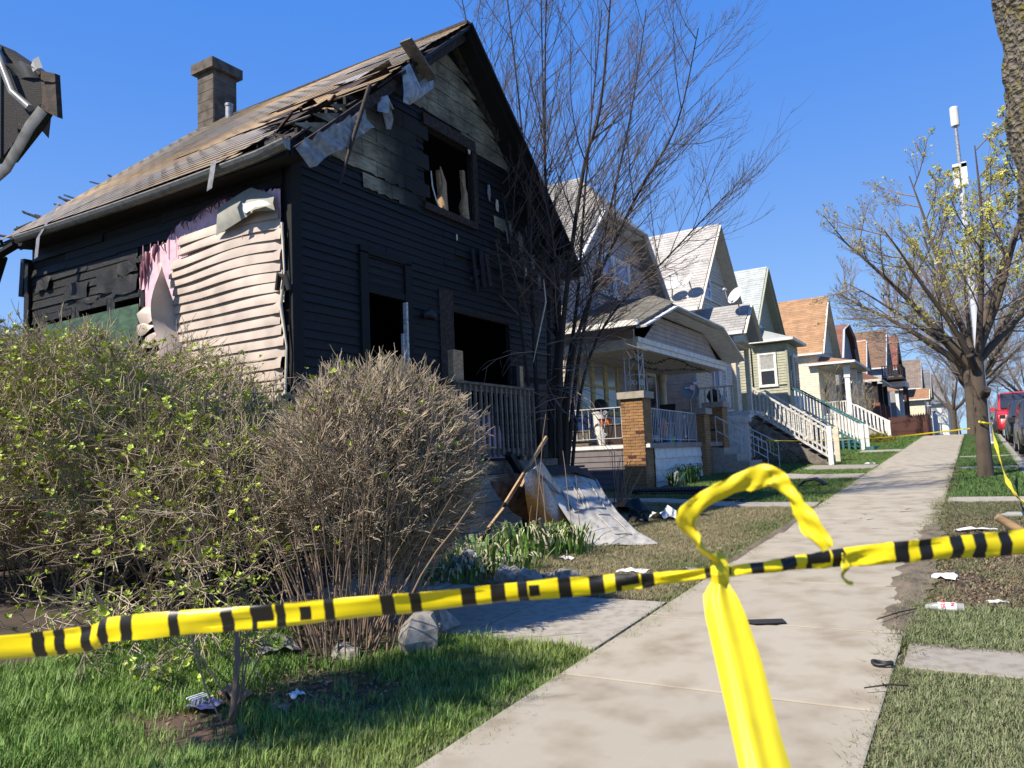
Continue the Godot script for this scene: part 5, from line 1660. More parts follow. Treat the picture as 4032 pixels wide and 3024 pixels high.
	for y in [2.15, 2.7]:
		g = G.new(); g.beam(V(-4.9, y, -52.54), V(-2.3, y, -47.44), 0.04, 0.08)
		part(g, "fence_rail", M.brown_paint, f)
	f = thing("board_fence", "pale grey board fence beyond the brown pickets", "fence", gp(-2.2, -54))
	for k in 24:
		box_part(f, "board", M.far_blue, V(-2.25, 1.8, -52.4 - k * 0.3), V(-2.2, 3.25, -52.67 - k * 0.3))
	f = thing("white_railing", "white stair railing at the far end of the sidewalk", "railing", gp(-2.2, -62))
	base_of[f] = f.position
	railing(f, V(-3.6, 2.2, -62), V(-2.2, 1.8, -66), 0.9, 12, M.white, M.white, 0.08, "top_rail")

func rock(c: Vector3, r: Vector3) -> G:
	var g := G.new()
	var rows := []
	var ph := rr(0, 9)
	for i in 7:
		var t := PI * i / 6.0
		var row := []
		for j in 10:
			var a := TAU * (j % 9) / 9.0
			var d := V(sin(t) * cos(a), cos(t), sin(t) * sin(a))
			var k := 1.0 + 0.16 * sin(d.x * 4.0 + ph) + 0.14 * sin(d.z * 5.0 + ph * 2.0) + 0.1 * sin(d.y * 7.0 + d.x * 3.0 + ph)
			row.append(c + d * k * r)
		rows.append(row)
	for i in 6:
		for j in 9: g.quad(rows[i][j + 1], rows[i][j], rows[i + 1][j], rows[i + 1][j + 1])
	return g

# a crumpled sheet of paper, cloth or film lying on the ground
func crumple(c: Vector3, w: float, d: float, hh: float, turn: float, n := 6) -> G:
	var g := G.new()
	var rows := []
	var b := Basis(Vector3.UP, turn)
	for i in n:
		var row := []
		for j in n:
			var u := float(j) / (n - 1) - 0.5
			var v := float(i) / (n - 1) - 0.5
			row.append(c + b * V(u * w + rr(-0.1, 0.1) * w / n, 0, v * d + rr(-0.1, 0.1) * d / n) + V(0, hh * (rr(0.1, 1.0)) * (1.0 - 1.6 * (u * u + v * v)), 0))
		rows.append(row)
	g.sheet(rows)
	return g

func dish(c: Vector3, r: float, face: Vector3, foot: Vector3, label: String, m: Material, logo := false) -> void:
	var t := thing("satellite_dish", label, "dish", foot, "satellite dishes on the porch roofs")
	var f := face.normalized()
	var s := f.cross(Vector3.UP).normalized()
	var up := s.cross(f)
	var b := Basis(s, f, up)
	var g := G.new()
	g.lathe(c - f * 0.05, [Vector2(0.001, 0.0), Vector2(r * 0.5, 0.012), Vector2(r * 0.8, 0.03), Vector2(r, 0.055), Vector2(r + 0.005, 0.045), Vector2(r * 0.8, 0.02), Vector2(r * 0.5, 0.0), Vector2(0.001, -0.012)], 20, b)
	var rf := part(g, "reflector", m, t)
	if logo:
		g = G.new(); g.lathe(c + up * r * 0.3 - s * 0.06 - f * 0.0, [Vector2(0.001, 0.004), Vector2(0.08, 0.0)], 12, b)
		part(g, "emblem", mat(lin(0.7, 0.35, 0.38), 0.5), rf)
		for k in 3:
			g = G.new(); g.obox(c + up * r * 0.3 + s * (0.05 + k * 0.035) - f * 0.0, V(0.02, 0.006, 0.05), b)
			part(g, "emblem_letter", M.dish, rf)
	g = G.new(); g.tube([c - up * r * 0.95, c - up * r * 0.8 + f * 0.25, c - up * r * 0.15 + f * 0.42], [0.014, 0.014, 0.014], 6)
	part(g, "feed_arm", M.dish, t)
	g = G.new(); g.obox(c - up * r * 0.1 + f * 0.43, V(0.09, 0.1, 0.06), b)
	part(g, "receiver", M.dish, t)
	g = G.new(); g.tube([c - f * 0.07, c - f * 0.12 - V(0, 0.12, 0), foot], [0.024, 0.022, 0.022], 7)
	part(g, "mast", M.metal_grey, t)

func yard_things() -> void:
	var g: G
	# fallen steel door that bends from the deck down to the lawn
	var t := thing("steel_door", "warped grey steel door sloping from the porch down to the lawn", "door", gp(-4.3, -9.8), "burnt steel sheets leaning on the porch")
	var rows := []
	var nearl := [V(-5.5, 1.44, -9.75), V(-5.3, 1.22, -9.62), V(-5.08, 0.96, -9.5), V(-4.85, 0.72, -9.4), V(-4.65, 0.52, -9.32), V(-4.43, 0.38, -9.26)]
	var farl := [V(-5.6, 1.3, -11.6), V(-5.2, 1.18, -11.1), V(-4.85, 0.98, -10.6), V(-4.5, 0.74, -10.25), V(-4.1, 0.52, -9.92), V(-3.68, 0.39, -9.64)]
	for i in 6:
		var row := []
		for j in 9:
			var f := j / 8.0
			row.append((nearl[i] as Vector3).lerp(farl[i], f) + V(0, 0.07 * sin(f * PI) * (1.0 - i / 7.0) + 0.012 * sin(f * 9.0 + i), 0))
		rows.append(row)
	var rev := rows.duplicate()
	rev.reverse()
	g = G.new(); g.sheet(rows)
	part(g, "door_skin", M.sheet, t)
	for q in [[0.5, 0.8, 0.25, 0.55], [0.55, 0.82, 0.62, 0.85], [0.18, 0.42, 0.3, 0.55]]: # pressed panels
		g = G.new()
		var at := func(u: float, v: float) -> Vector3:
			var i := clampi(int(v * 5), 0, 4)
			var a: Vector3 = nearl[i].lerp(nearl[i + 1], v * 5 - i)
			var b: Vector3 = farl[i].lerp(farl[i + 1], v * 5 - i)
			return a.lerp(b, u) + V(0.004, 0.07 * sin(u * PI) * (1.0 - v * 5 / 7.0) + 0.012, 0)
		var cs := [at.call(q[0], q[2]), at.call(q[1], q[2]), at.call(q[1], q[3]), at.call(q[0], q[3])]
		for k in 4: g.tube([cs[k], ((cs[k] as Vector3) + cs[(k + 1) % 4]) / 2.0 + V(0, 0.008, 0), cs[(k + 1) % 4]], [0.011, 0.011, 0.011], 5)
		part(g, "pressed_moulding", M.sheet, t)
	g = G.new(); g.tube(farl.map(func(p): return p + V(0.0, 0.005, 0)), [0.02, 0.02, 0.02, 0.02, 0.02, 0.02], 5)
	part(g, "door_edge", M.metal_grey, t)
	g = G.new(); g.sheet([[V(-5.6, 1.36, -9.8), V(-5.62, 1.3, -10.6), V(-5.66, 1.33, -11.5)], [V(-5.46, 1.47, -9.78), V(-5.46, 1.46, -10.6), V(-5.5, 1.36, -11.4)], [V(-5.3, 1.3, -9.66), V(-5.26, 1.34, -10.45), V(-5.2, 1.21, -11.1)]])
	part(g, "scorched_edge", M.char_wood, t)
	var wt := Color(0.62, 0.6, 0.57)
	var og := Color(0.62, 0.25, 0.03)
	var dk := Color(0.16, 0.12, 0.085)
	var rust_c := [[wt, wt, og, wt, wt], [wt, og, wt, og * 1.1, og], [og, og, wt, og * 1.2, og * 1.2], [og, dk, og, og * 1.2, og], [dk, dk, og, dk, dk]]
	t = thing("rusted_sheet", "scorched steel sheet streaked orange and white, standing by the splintered plank", "metal sheet", gp(-5.1, -9.5), "burnt steel sheets leaning on the porch")
	g = G.new()
	g.sheet([[V(-5.25, 1.44, -9.18), V(-5.22, 1.33, -9.42), V(-5.2, 1.18, -9.55), V(-5.15, 0.95, -9.85), V(-5.1, 0.84, -10.05)], [V(-5.2, 1.35, -8.86), V(-5.12, 1.2, -9.1), V(-5.06, 1.02, -9.35), V(-5.05, 0.85, -9.7), V(-5.05, 0.72, -10.1)],
		[V(-5.2, 1.1, -8.87), V(-5.1, 0.98, -9.05), V(-5.02, 0.85, -9.3), V(-5.0, 0.7, -9.7), V(-5.05, 0.6, -10.15)], [V(-5.25, 0.82, -9.02), V(-5.15, 0.72, -9.15), V(-5.05, 0.62, -9.4), V(-5.05, 0.56, -9.8), V(-5.1, 0.52, -10.18)], [V(-5.3, 0.6, -9.2), V(-5.2, 0.5, -9.3), V(-5.12, 0.42, -9.5), V(-5.1, 0.4, -9.85), V(-5.15, 0.4, -10.2)]], rust_c)
	part(g, "sheet_face", M.rust, t)
	g = G.new(); g.slab([V(-5.13, 1.53, -9.23), V(-5.13, 1.44, -9.02), V(-5.12, 1.26, -9.38), V(-5.1, 0.92, -9.92), V(-5.1, 0.85, -10.04), V(-5.12, 1.12, -9.72), V(-5.13, 1.45, -9.34)], V(0.02, 0, 0))
	part(g, "folded_edge", M.sheet, t)
	t = thing("dark_sheet", "soot-brown bent sheet against the concrete block pier", "metal sheet", gp(-5.6, -9.2), "burnt steel sheets leaning on the porch")
	g = G.new(); g.sheet([[V(-5.6, 1.32, -8.6), V(-5.52, 1.41, -9.0), V(-5.5, 1.37, -9.25), V(-5.45, 1.2, -9.5)], [V(-5.55, 1.12, -8.72), V(-5.45, 1.1, -9.1), V(-5.4, 1.0, -9.4), V(-5.4, 0.9, -9.6)], [V(-5.55, 0.85, -9.1), V(-5.5, 0.75, -9.3), V(-5.45, 0.65, -9.5), V(-5.45, 0.55, -9.75)]])
	g.tone = Color.WHITE
	part(g, "sheet_face", mat(lin(0.16, 0.13, 0.1), 0.7, tex.rust, 0.7), t)
	t = thing("splintered_plank", "long splintered plank, pale above and charred below, leaning over the steel sheets", "plank", gp(-5.5, -8.1))
	g = G.new(); g.beam(V(-5.3, 1.87, -9.72), V(-5.42, 1.0, -8.72), 0.055, 0.03, V(1, 0, 0)); g.beam(V(-5.3, 1.45, -9.22), V(-5.33, 1.2, -9.0), 0.03, 0.04, V(1, 0, 0))
	part(g, "pale_end", M.raw_wood, t)
	g = G.new(); g.beam(V(-5.42, 1.0, -8.72), V(-5.52, 0.42, -8.02), 0.055, 0.03, V(1, 0, 0))
	part(g, "charred_end", M.char, t)
	g = G.new(); g.beam(V(-5.39, 0.95, -8.62), V(-5.46, 0.72, -8.34), 0.02, 0.034, V(1, 0, 0)); g.beam(V(-5.47, 0.62, -8.2), V(-5.5, 0.46, -8.03), 0.02, 0.034, V(1, 0, 0))
	part(g, "pale_splinter", M.raw_wood, t)
	g = G.new(); g.beam(V(-5.88, 1.66, -9.6), V(-5.84, 1.3, -9.92), 0.12, 0.08)
	solo(g, "charred_stub", M.char, "short black charred timber hanging over the deck beam", "timber", V(-5.86, 1.3, -9.8))
	g = G.new(); g.beam(V(-4.62, 0.85, -8.2), V(-4.6, 0.36, -8.42), 0.05, 0.03, V(1, 0, 0)); g.beam(V(-4.6, 0.5, -8.36), V(-4.56, 0.22, -8.5), 0.045, 0.02, V(1, 0, 0))
	solo(g, "broken_stake", M.deck_wood, "broken brown stake standing among the lily leaves", "stake", gp(-4.6, -8.4))
	g = G.new(); g.sheet([[V(-5.9, 0.5, -8.1), V(-5.7, 0.58, -8.1), V(-5.5, 0.5, -8.15)], [V(-5.85, 0.4, -7.85), V(-5.65, 0.5, -7.85), V(-5.45, 0.42, -7.9)], [V(-5.8, 0.32, -7.6), V(-5.6, 0.4, -7.6), V(-5.4, 0.33, -7.7)]])
	solo(g, "roofing_scrap", M.black_soft, "curled dark roofing scrap at the foot of the plank", "scrap", gp(-5.6, -7.85))
	# stones round the flower bed
	var big := ["big grey boulder beside the foot of the round bush", "low pale stone just behind the big boulder"]
	var lab := ["pale stone at the left corner of the flower bed edge", "second stone along the flower bed edge, touching its neighbour", "long flat stone nearest the stake on the flower bed edge", "rounded stone among lily leaves under the white scrap", "small half-hidden stone left of the lily leaves", "small stone in the grass in front of the boulder"]
	var rk := [[V(-3.68, 0.3, -4.62), V(0.2, 0.17, 0.17)], [V(-3.95, 0.26, -5.15), V(0.22, 0.13, 0.16)], [V(-4.36, 0.34, -7.0), V(0.15, 0.14, 0.14)], [V(-4.1, 0.33, -7.0), V(0.14, 0.12, 0.12)], [V(-3.82, 0.32, -7.18), V(0.26, 0.09, 0.13)], [V(-5.0, 0.4, -7.15), V(0.18, 0.17, 0.15)], [V(-5.35, 0.33, -7.1), V(0.14, 0.1, 0.12)], [V(-4.15, 0.2, -4.35), V(0.12, 0.08, 0.1)]]
	for k in rk.size():
		solo(rock(rk[k][0], rk[k][1]), "boulder" if k < 1 else "stone", M.stone, big[k] if k < 2 else lab[k - 2], "stone", rk[k][0], "stones round the flower bed")
	# timbers and pipe between the two front yards
	for k in 3:
		g = G.new(); g.box(V(-6.5 + k * 0.1, 0.55 + k * 0.05, -14.75 - k * 0.3), V(-3.9 - k * 0.5, 0.64 + k * 0.05, -14.98 - k * 0.3))
		solo(g, "dark_timber", M.dark_brown, ["lowest dark timber beside the path between the two houses", "middle dark timber of the pile by the brick pillar", "topmost dark timber, under the corrugated pipe"][k], "timber", V(-5, 0.6 + k * 0.1, -14.8 - k * 0.3), "timbers by the path")
	g = G.new()
	var pr := []
	for k in 60: pr.append(Vector2(0.07 if k % 2 else 0.055, k * 0.035))
	g.lathe(V(-6.5, 0.78, -15.6), pr, 12, Basis(V(0, 0, 1), V(1, 0, -0.06).normalized(), V(0, 1, 0)))
	solo(g, "corrugated_pipe", M.black, "black corrugated drain pipe lying at the foot of brick pillar", "pipe", V(-5.5, 0.8, -15.6))
	g = G.new()
	for k in 5: g.tube([gp(-3.45 + k * 0.0, -17.72 - k * 0.05, 0.03), gp(-3.3, -17.72 - k * 0.05, 0.14), gp(-3.1, -17.75 - k * 0.05, 0.17), gp(-2.9, -17.8 - k * 0.05, 0.04)], [0.02, 0.03, 0.03, 0.02], 6)
	solo(g, "plastic_bumper", M.black, "black arched plastic car part lying on the lawn", "car part", gp(-3.2, -17.8))
	# things on the first porch
	t = thing("blue_bin", "dark blue plastic bin in the corner of the brick porch", "bin", V(-8.3, 1.8, -17.15))
	g = G.new(); g.lathe(V(-8.3, 1.8, -17.15), [Vector2(0.001, 0), Vector2(0.19, 0), Vector2(0.24, 0.72), Vector2(0.26, 0.74), Vector2(0.26, 0.78), Vector2(0.22, 0.78), Vector2(0.18, 0.1)], 14)
	part(g, "tub", M.dark_blue, t)
	g = G.new(); g.tube([V(-8.08, 2.35, -17.0), V(-8.02, 2.3, -16.95), V(-8.08, 2.25, -17.0)], [0.012, 0.012, 0.012], 5)
	part(g, "handle", M.metal_grey, t)
	t = thing("white_bucket", "white plastic bucket behind the iron railing of brick porch", "bucket", V(-7.85, 1.8, -17.2))
	g = G.new(); g.lathe(V(-7.85, 1.8, -17.2), [Vector2(0.001, 0), Vector2(0.15, 0), Vector2(0.185, 0.75), Vector2(0.2, 0.78), Vector2(0.2, 0.82), Vector2(0.17, 0.82), Vector2(0.14, 0.05)], 16)
	part(g, "pail", M.white, t)
	t = thing("black_kettle", "black domed grill lid resting on the white bucket", "grill lid", V(-7.85, 2.62, -17.2))
	g = G.new(); g.lathe(V(-7.85, 2.62, -17.2), [Vector2(0.2, 0), Vector2(0.22, 0.05), Vector2(0.2, 0.18), Vector2(0.12, 0.29), Vector2(0.04, 0.32), Vector2(0.001, 0.32)], 14)
	part(g, "lid", M.black, t)
	for q in [["cardboard_box", V(-8.25, 1.85, -16.88), V(0.5, 0.3, 0.22), M.deck_wood, "small brown box low behind the porch railing scrolls"], ["brown_crate", V(-7.4, 1.85, -17.1), V(0.45, 0.42, 0.4), M.dark_brown, "dark brown crate beside the corner brick pillar"]]:
		t = thing(q[0], q[4], "box", q[1])
		g = G.new(); g.box(q[1] - V(q[2].x / 2, 0.04, q[2].z / 2), q[1] + V(q[2].x / 2, q[2].y, q[2].z / 2))
		part(g, "carton", q[3], t)
		g = G.new(); g.box(q[1] + V(-q[2].x / 2 - 0.02, q[2].y, -q[2].z / 2 - 0.02), q[1] + V(q[2].x / 2 + 0.02, q[2].y + 0.03, q[2].z / 2 + 0.02))
		part(g, "flap", M.grey_wood, t)
	for k in 2:
		g = G.new(); g.lathe(V(-7.55 - k * 0.17, 2.27, -17.0), [Vector2(0.001, 0), Vector2(0.06, 0), Vector2(0.085, 0.14), Vector2(0.095, 0.14), Vector2(0.095, 0.17)], 10)
		solo(g, "flower_pot", M.orange, ["orange flower pot on the brown crate by the pillar", "orange flower pot nearer the white bucket on the crate"][k], "flower pot", V(-7.55 - k * 0.17, 2.27, -17.0), "orange flower pots")
	t = thing("black_chair", "black folding chair behind the white porch railing", "chair", V(-7.0, 1.8, -19.5))
	g = G.new(); g.box(V(-7.3, 2.24, -19.25), V(-6.85, 2.3, -19.75))
	part(g, "seat", M.black, t)
	g = G.new(); g.slab([V(-6.85, 2.35, -19.75), V(-7.3, 2.35, -19.75), V(-7.3, 2.85, -19.9), V(-6.85, 2.85, -19.9)], V(0, 0, -0.04))
	part(g, "backrest", M.black, t)
	for q in [V(-7.28, 0, -19.27), V(-6.87, 0, -19.27), V(-7.28, 0, -19.73), V(-6.87, 0, -19.73)]:
		g = G.new(); g.rod(V(q.x, 1.8, q.z), V(q.x, 2.25, q.z), 0.018, 6)
		part(g, "leg", M.black, t)
	var cc := [M.blue_cup, M.green_cup, M.blue_cup]
	var cl := ["blue plastic cup left of the green one on porch edge", "green plastic cup on the porch edge", "pale blue cup right of the green cup on porch edge"]
	for k in 3:
		g = G.new(); g.lathe(V(-6.75, 1.8, -18.75 - k * 0.35), [Vector2(0.001, 0), Vector2(0.075, 0), Vector2(0.095, 0.16), Vector2(0.085, 0.16), Vector2(0.06, 0.02)], 10)
		solo(g, "plastic_cup", cc[k], cl[k], "cup", V(-6.75, 1.8, -18.75 - k * 0.35), "cups on the porch edge")
	g = G.new(); g.lathe(V(-6.9, 1.8, -19.0), [Vector2(0.001, 0), Vector2(0.1, 0), Vector2(0.07, 0.3), Vector2(0.11, 0.42), Vector2(0.05, 0.62), Vector2(0.001, 0.66)], 10)
	solo(g, "garden_figure", M.orange, "red-orange garden ornament standing behind the porch railing", "ornament", V(-6.9, 1.8, -19.0))
	# fairy-light garlands under the porch beam
	for q in [[[V(-6.6, 3.94, -16.53), V(-6.6, 3.73, -17.2), V(-6.6, 3.73, -17.85), V(-6.6, 3.97, -18.9), V(-6.6, 3.98, -20.0), V(-6.6, 3.88, -20.6), V(-6.6, 3.9, -21.6), V(-6.6, 3.83, -22.5)], "upper leafy garland drooping from the white porch beam"], [[V(-6.65, 3.75, -16.5), V(-6.65, 3.6, -17.3), V(-6.65, 3.62, -18.5), V(-6.65, 3.8, -20.3), V(-6.65, 3.9, -22.0)], "lower leafy garland under the white porch beam"]]:
		t = thing("garland", q[1], "garland", q[0][0], "garlands under the porch beam")
		g = G.new(); g.tube(q[0], q[0].map(func(_p): return 0.012), 5)
		part(g, "cord", M.black_soft, t)
		g = G.new()
		for k in 90:
			var i := rng.randi_range(0, q[0].size() - 2)
			var p: Vector3 = q[0][i].lerp(q[0][i + 1], rng.randf())
			var d := V(rr(-1, 1), rr(-1, 1), rr(-1, 1)).normalized() * rr(0.04, 0.07)
			g.tri(p, p + d + V(0, 0.015, 0.015), p + d - V(0, 0.015, 0.015))
		g.tone = Color(0.4, 0.5, 0.3)
		part(g, "leaf", M.black_soft, t, "stuff")
	dish(V(-6.35, 3.16, -19.65), 0.24, V(0.55, 0.35, 0.8), V(-6.45, 2.6, -19.9), "dark grey satellite dish on the porch railing between two pillars", M.dish_dark, true)
	dish(V(-8.4, 7.24, -24.75), 0.28, V(0.2, 0.5, 0.85), V(-8.5, 6.75, -25.0), "white satellite dish half hidden by the mauve house's rake", M.dish)
	dish(V(-7.87, 7.28, -24.8), 0.28, V(-0.6, 0.55, 0.6), V(-7.77, 6.75, -25.05), "white satellite dish on the pale shingles above tan porch", M.dish)
	dish(V(-6.32, 6.52, -24.75), 0.3, V(-0.5, 0.45, 0.75), V(-6.25, 5.98, -25.0), "white satellite dish on the small porch gable of tan house", M.dish)
	# second porch
	t = thing("kettle_grill", "black kettle grill on the tan house's porch", "grill", V(-7.3, 2.76, -25.0))
	g = G.new(); g.lathe(V(-7.3, 3.1, -25.0), [Vector2(0.001, 0), Vector2(0.15, 0.03), Vector2(0.24, 0.2), Vector2(0.24, 0.24), Vector2(0.15, 0.42), Vector2(0.001, 0.48)], 12)
	part(g, "bowl", M.black, t)
	for k in 3:
		g = G.new(); g.rod(V(-7.3, 3.15, -25.0), V(-7.3 + 0.25 * cos(k * 2.1), 2.76, -25.0 + 0.25 * sin(k * 2.1)), 0.015, 5)
		part(g, "leg", M.metal_grey, t)
	t = thing("white_jug", "white plastic jug beside the black grill", "jug", V(-6.95, 2.76, -24.9))
	g = G.new(); g.lathe(V(-6.95, 2.76, -24.9), [Vector2(0.001, 0), Vector2(0.15, 0), Vector2(0.15, 0.4), Vector2(0.06, 0.52), Vector2(0.05, 0.58), Vector2(0.001, 0.58)], 12)
	part(g, "body", M.white, t)
	t = thing("wire_hoop", "bent wire plant hoop by the white porch skirting", "plant hoop", gp(-6.15, -18.9))
	g = G.new()
	var hp := []
	var hr := []
	for k in 13: hp.append(gp(-6.15, -18.9, 0.42) + V(cos(TAU * k / 12) * 0.14, 0, sin(TAU * k / 12) * 0.4)); hr.append(0.008)
	g.tube(hp, hr, 5)
	for k in 4: g.rod(hp[k * 3], V(hp[k * 3].x, 0.7, hp[k * 3].z), 0.006, 4)
	part(g, "wire", M.metal_grey, t)
	solo(rock(gp(-6.05, -17.25, 0.14), V(0.16, 0.2, 0.22)), "slate_stone", M.dish_dark, "dark upright stone among green leaves at the white skirting", "stone", gp(-6.05, -17.25))

# ---- plants

func curve(g: G, p: Vector3, d: Vector3, length: float, r0: float, r1: float, bend: Vector3, n: int, k: int, wob := 0.12) -> Array:
	var pts := [p]
	var rad := [r0]
	var dir := d.normalized()
	for i in n:
		dir = (dir + bend / n + V(rr(-1, 1), rr(-1, 1), rr(-1, 1)) * wob).normalized()
		pts.append(pts[-1] + dir * length / n)
		rad.append(lerpf(r0, r1, float(i + 1) / n))
	g.tube(pts, rad, k, false)
	return pts

# a branch with side shoots; tips collects the ends
func grow(g: G, p: Vector3, d: Vector3, length: float, r: float, level: int, bend: Vector3, tips: Array, per := 7, ang := 0.7, shrink := 0.5, from := 0.25) -> void:
	var n := 6 if level > 1 else (4 if level > 0 else 3)
	var pts := curve(g, p, d, length, r, r * (0.35 if level > 0 else 0.5), bend, n, 5 if level > 1 else 3, 0.1)
	tips.append(pts[-1])
	if level == 0: return
	for k in per:
		var t := lerpf(from, 0.97, (k + rng.randf()) / per) * n
		var i := mini(int(t), n - 1)
		var q: Vector3 = pts[i].lerp(pts[i + 1], t - i)
		var dd: Vector3 = (pts[i + 1] - pts[i]).normalized()
		var side := dd.cross(V(rr(-1, 1), rr(-1, 1), rr(-1, 1))).normalized()
		var nd := dd * cos(ang) + side * sin(ang)
		var f := 1.0 - 0.55 * t / n
		grow(g, q, nd, length * shrink * rr(0.7, 1.25) * f, maxf(r * 0.45 * f, thin), level - 1, bend, tips, maxi(3, per - 1), ang, shrink, 0.15)

func spray_mesh(n_side: int, length: float, r: float) -> ArrayMesh:
	var g := G.new()
	var pts := curve(g, V(0, 0, 0), V(0, 0, -1), length, r, r * 0.5, V(0, 0.25, 0), 4, 3, 0.14)
	for k in n_side:
		var t := lerpf(0.1, 0.95, (k + rng.randf()) / n_side) * 4.0
		var i := mini(int(t), 3)
		var q: Vector3 = pts[i].lerp(pts[i + 1], t - i)
		var s := V(rr(-1, 1), rr(-0.6, 1), rr(-1, 0.1)).normalized()
		curve(g, q, (s + V(0, 0, -0.5)).normalized(), length * rr(0.2, 0.5), r * 0.7, r * 0.4, V(0, 0.2, -0.3), 2, 3, 0.15)
	return g.mesh()

func leaf_mesh(n: int, size: float, narrow := 0.5) -> ArrayMesh:
	var g := G.new()
	for k in n:
		var a := TAU * k / n + rr(-0.4, 0.4)
		var d := V(cos(a), rr(0.2, 1.1), sin(a)).normalized() * size * rr(0.7, 1.2)
		var s := d.cross(Vector3.UP).normalized() * size * narrow * 0.5
		var m := d * 0.55
		g.tone = grey(rr(0.8, 1.15))
		g.quad(Vector3.ZERO, m - s + V(0, 0.1 * size, 0), d, m + s + V(0, 0.1 * size, 0))
	return g.mesh()

func clump_mesh(n: int, r: float) -> ArrayMesh:
	var g := G.new()
	for k in n:
		var d := V(rr(-1, 1), rr(-1, 1), rr(-1, 1)).normalized()
		var c := d * r * rr(0.3, 1.0)
		g.tone = grey(rr(0.75, 1.2))
		var s := r * rr(0.3, 0.5)
		var q := [c + V(0, s, 0), c + V(s, -s * 0.5, 0), c + V(-s * 0.5, -s * 0.5, s * 0.87), c + V(-s * 0.5, -s * 0.5, -s * 0.87)]
		g.tri(q[0], q[2], q[1]); g.tri(q[0], q[3], q[2]); g.tri(q[0], q[1], q[3]); g.tri(q[1], q[2], q[3])
	return g.mesh()

func aim(p: Vector3, d: Vector3, s: float) -> Transform3D:
	var up := Vector3.UP if absf(d.y) < 0.95 else Vector3.RIGHT
	var b := Basis.looking_at(d, up)
	b = b.rotated(d, rr(0, TAU))
	return Transform3D(b.scaled(Vector3.ONE * s), p)

func tuft_mesh(n: int, hgt: float, w: float, lean: float) -> ArrayMesh:
	var g := G.new()
	for k in n:
		var a := rr(0, TAU)
		var o := V(rr(-0.045, 0.045), -0.01, rr(-0.045, 0.045))
		var l := lean * rr(0.3, 1.3)
		var dir := V(cos(a), 0, sin(a))
		var s := V(-sin(a), 0, cos(a)).rotated(Vector3.UP, rr(-0.6, 0.6)) * w
		var h := hgt * rr(0.55, 1.2)
		var m := o + dir * l * h * 0.35 + V(0, h * 0.6, 0)
		var tip := o + dir * l * h + V(0, h * rr(0.8, 1.0), 0)
		var t0 := grey(0.75)
		var t1 := grey(rr(0.9, 1.2))
		var nn := (Vector3.UP * 0.6 + dir.rotated(Vector3.UP, PI) * 0.6).normalized()
		for q in [[o - s, t0], [m - s * 0.7, t1], [o + s, t0], [o + s, t0], [m - s * 0.7, t1], [m + s * 0.7, t1], [m - s * 0.7, t1], [tip, t1], [m + s * 0.7, t1]]:
			g.tone = q[1]; g.put(q[0], nn)
	return g.mesh()

func scatter(called: String, label: String, meshes: Array, m: Material, count: int, box: Array, keep: Callable, col: Callable, size: Callable) -> void:
	var xs := []
	var cs := []
	for k in meshes.size(): xs.append([]); cs.append([])
	for k in count:
		var x := rr(box[0], box[1])
		var z := rr(box[2], box[3])
		if not keep.call(x, z): continue
		var i := k % meshes.size()
		var s: float = size.call(x, z)
		xs[i].append(Transform3D(Basis(Vector3.UP, rr(0, TAU)).scaled(V(s, s * rr(0.8, 1.2), s)), gp(x, z)))
		cs[i].append(col.call(x, z))
	for i in meshes.size():
		var o := many(called, meshes[i], m, xs[i], cs[i], self, "stuff")
		tag(o, label, "grass" if called.contains("grass") else called.get_slice("_", called.get_slice_count("_") - 1))

func twig_col(a := 1.0) -> Color:
	var t := rr(0.6, 1.25) * a
	return Color(0.37 * t, 0.305 * t * rr(0.95, 1.05), 0.215 * t)

func fresh_col() -> Color:
	var t := rr(0.6, 1.2)
	return Color(0.36 * t, 0.46 * t, 0.045 * t)

func shrub(called: String, label: String, foot: Vector3, inside: Callable, box: Array, n_spray: int, n_leaf: int, flow: Callable, stems: Array, group := "", leafy = null, scl := 1.0, len_ := 0.42, loose := 0.45) -> void:
	var t := thing(called, label, "hedge" if called == "hedge" else "bush", foot, group)
	var variants := []
	for k in 4: variants.append(spray_mesh(7, len_, rr(0.0036, 0.0056)))
	var xs := [[], [], [], []]
	var cs := [[], [], [], []]
	var tips := []
	var n := 0
	var tries := 0
	while n < n_spray and tries < n_spray * 12:
		tries += 1
		var p := V(rr(box[0], box[1]), rr(box[2], box[3]), rr(box[4], box[5]))
		var f: float = inside.call(p)
		if f <= 0.0 or rng.randf() > f: continue
		var d: Vector3 = (flow.call(p) + V(rr(-1, 1), rr(-1, 1), rr(-1, 1)) * loose).normalized()
		var s := rr(0.65, 1.35) * scl
		xs[n % 4].append(aim(p, d, s))
		cs[n % 4].append(twig_col())
		tips.append([p + d * len_ * s, p])
		n += 1
	for k in 4: many("twigs", variants[k], M.twig, xs[k], cs[k], t)
	var lm := [leaf_mesh(6, 0.037, 0.75), leaf_mesh(5, 0.03, 0.75)]
	var lx := [[], []]
	var lc := [[], []]
	for k in n_leaf:
		var q: Array = tips[rng.randi_range(0, tips.size() - 1)]
		var p: Vector3 = q[1].lerp(q[0], rng.randf()) + V(rr(-0.06, 0.06), rr(-0.06, 0.06), rr(-0.06, 0.06))
		if leafy != null and rng.randf() > leafy.call(p): continue
		lx[k % 2].append(Transform3D(Basis.from_euler(V(rr(-0.7, 0.7), rr(0, TAU), rr(-0.7, 0.7))).scaled(Vector3.ONE * rr(0.7, 1.4)), p))
		lc[k % 2].append(fresh_col())
	for k in 2:
		if lx[k].size(): many("leaves", lm[k], M.leaf, lx[k], lc[k], t)
	for s in stems:
		var g := G.new()
		g.tone = Color(0.24, 0.17, 0.12) * rr(0.7, 1.2)
		curve(g, s[0], s[1], s[2], s[3], s[3] * 0.5, s[4], 6, 5, 0.09)
		part(g, "stem", M.twig, t)

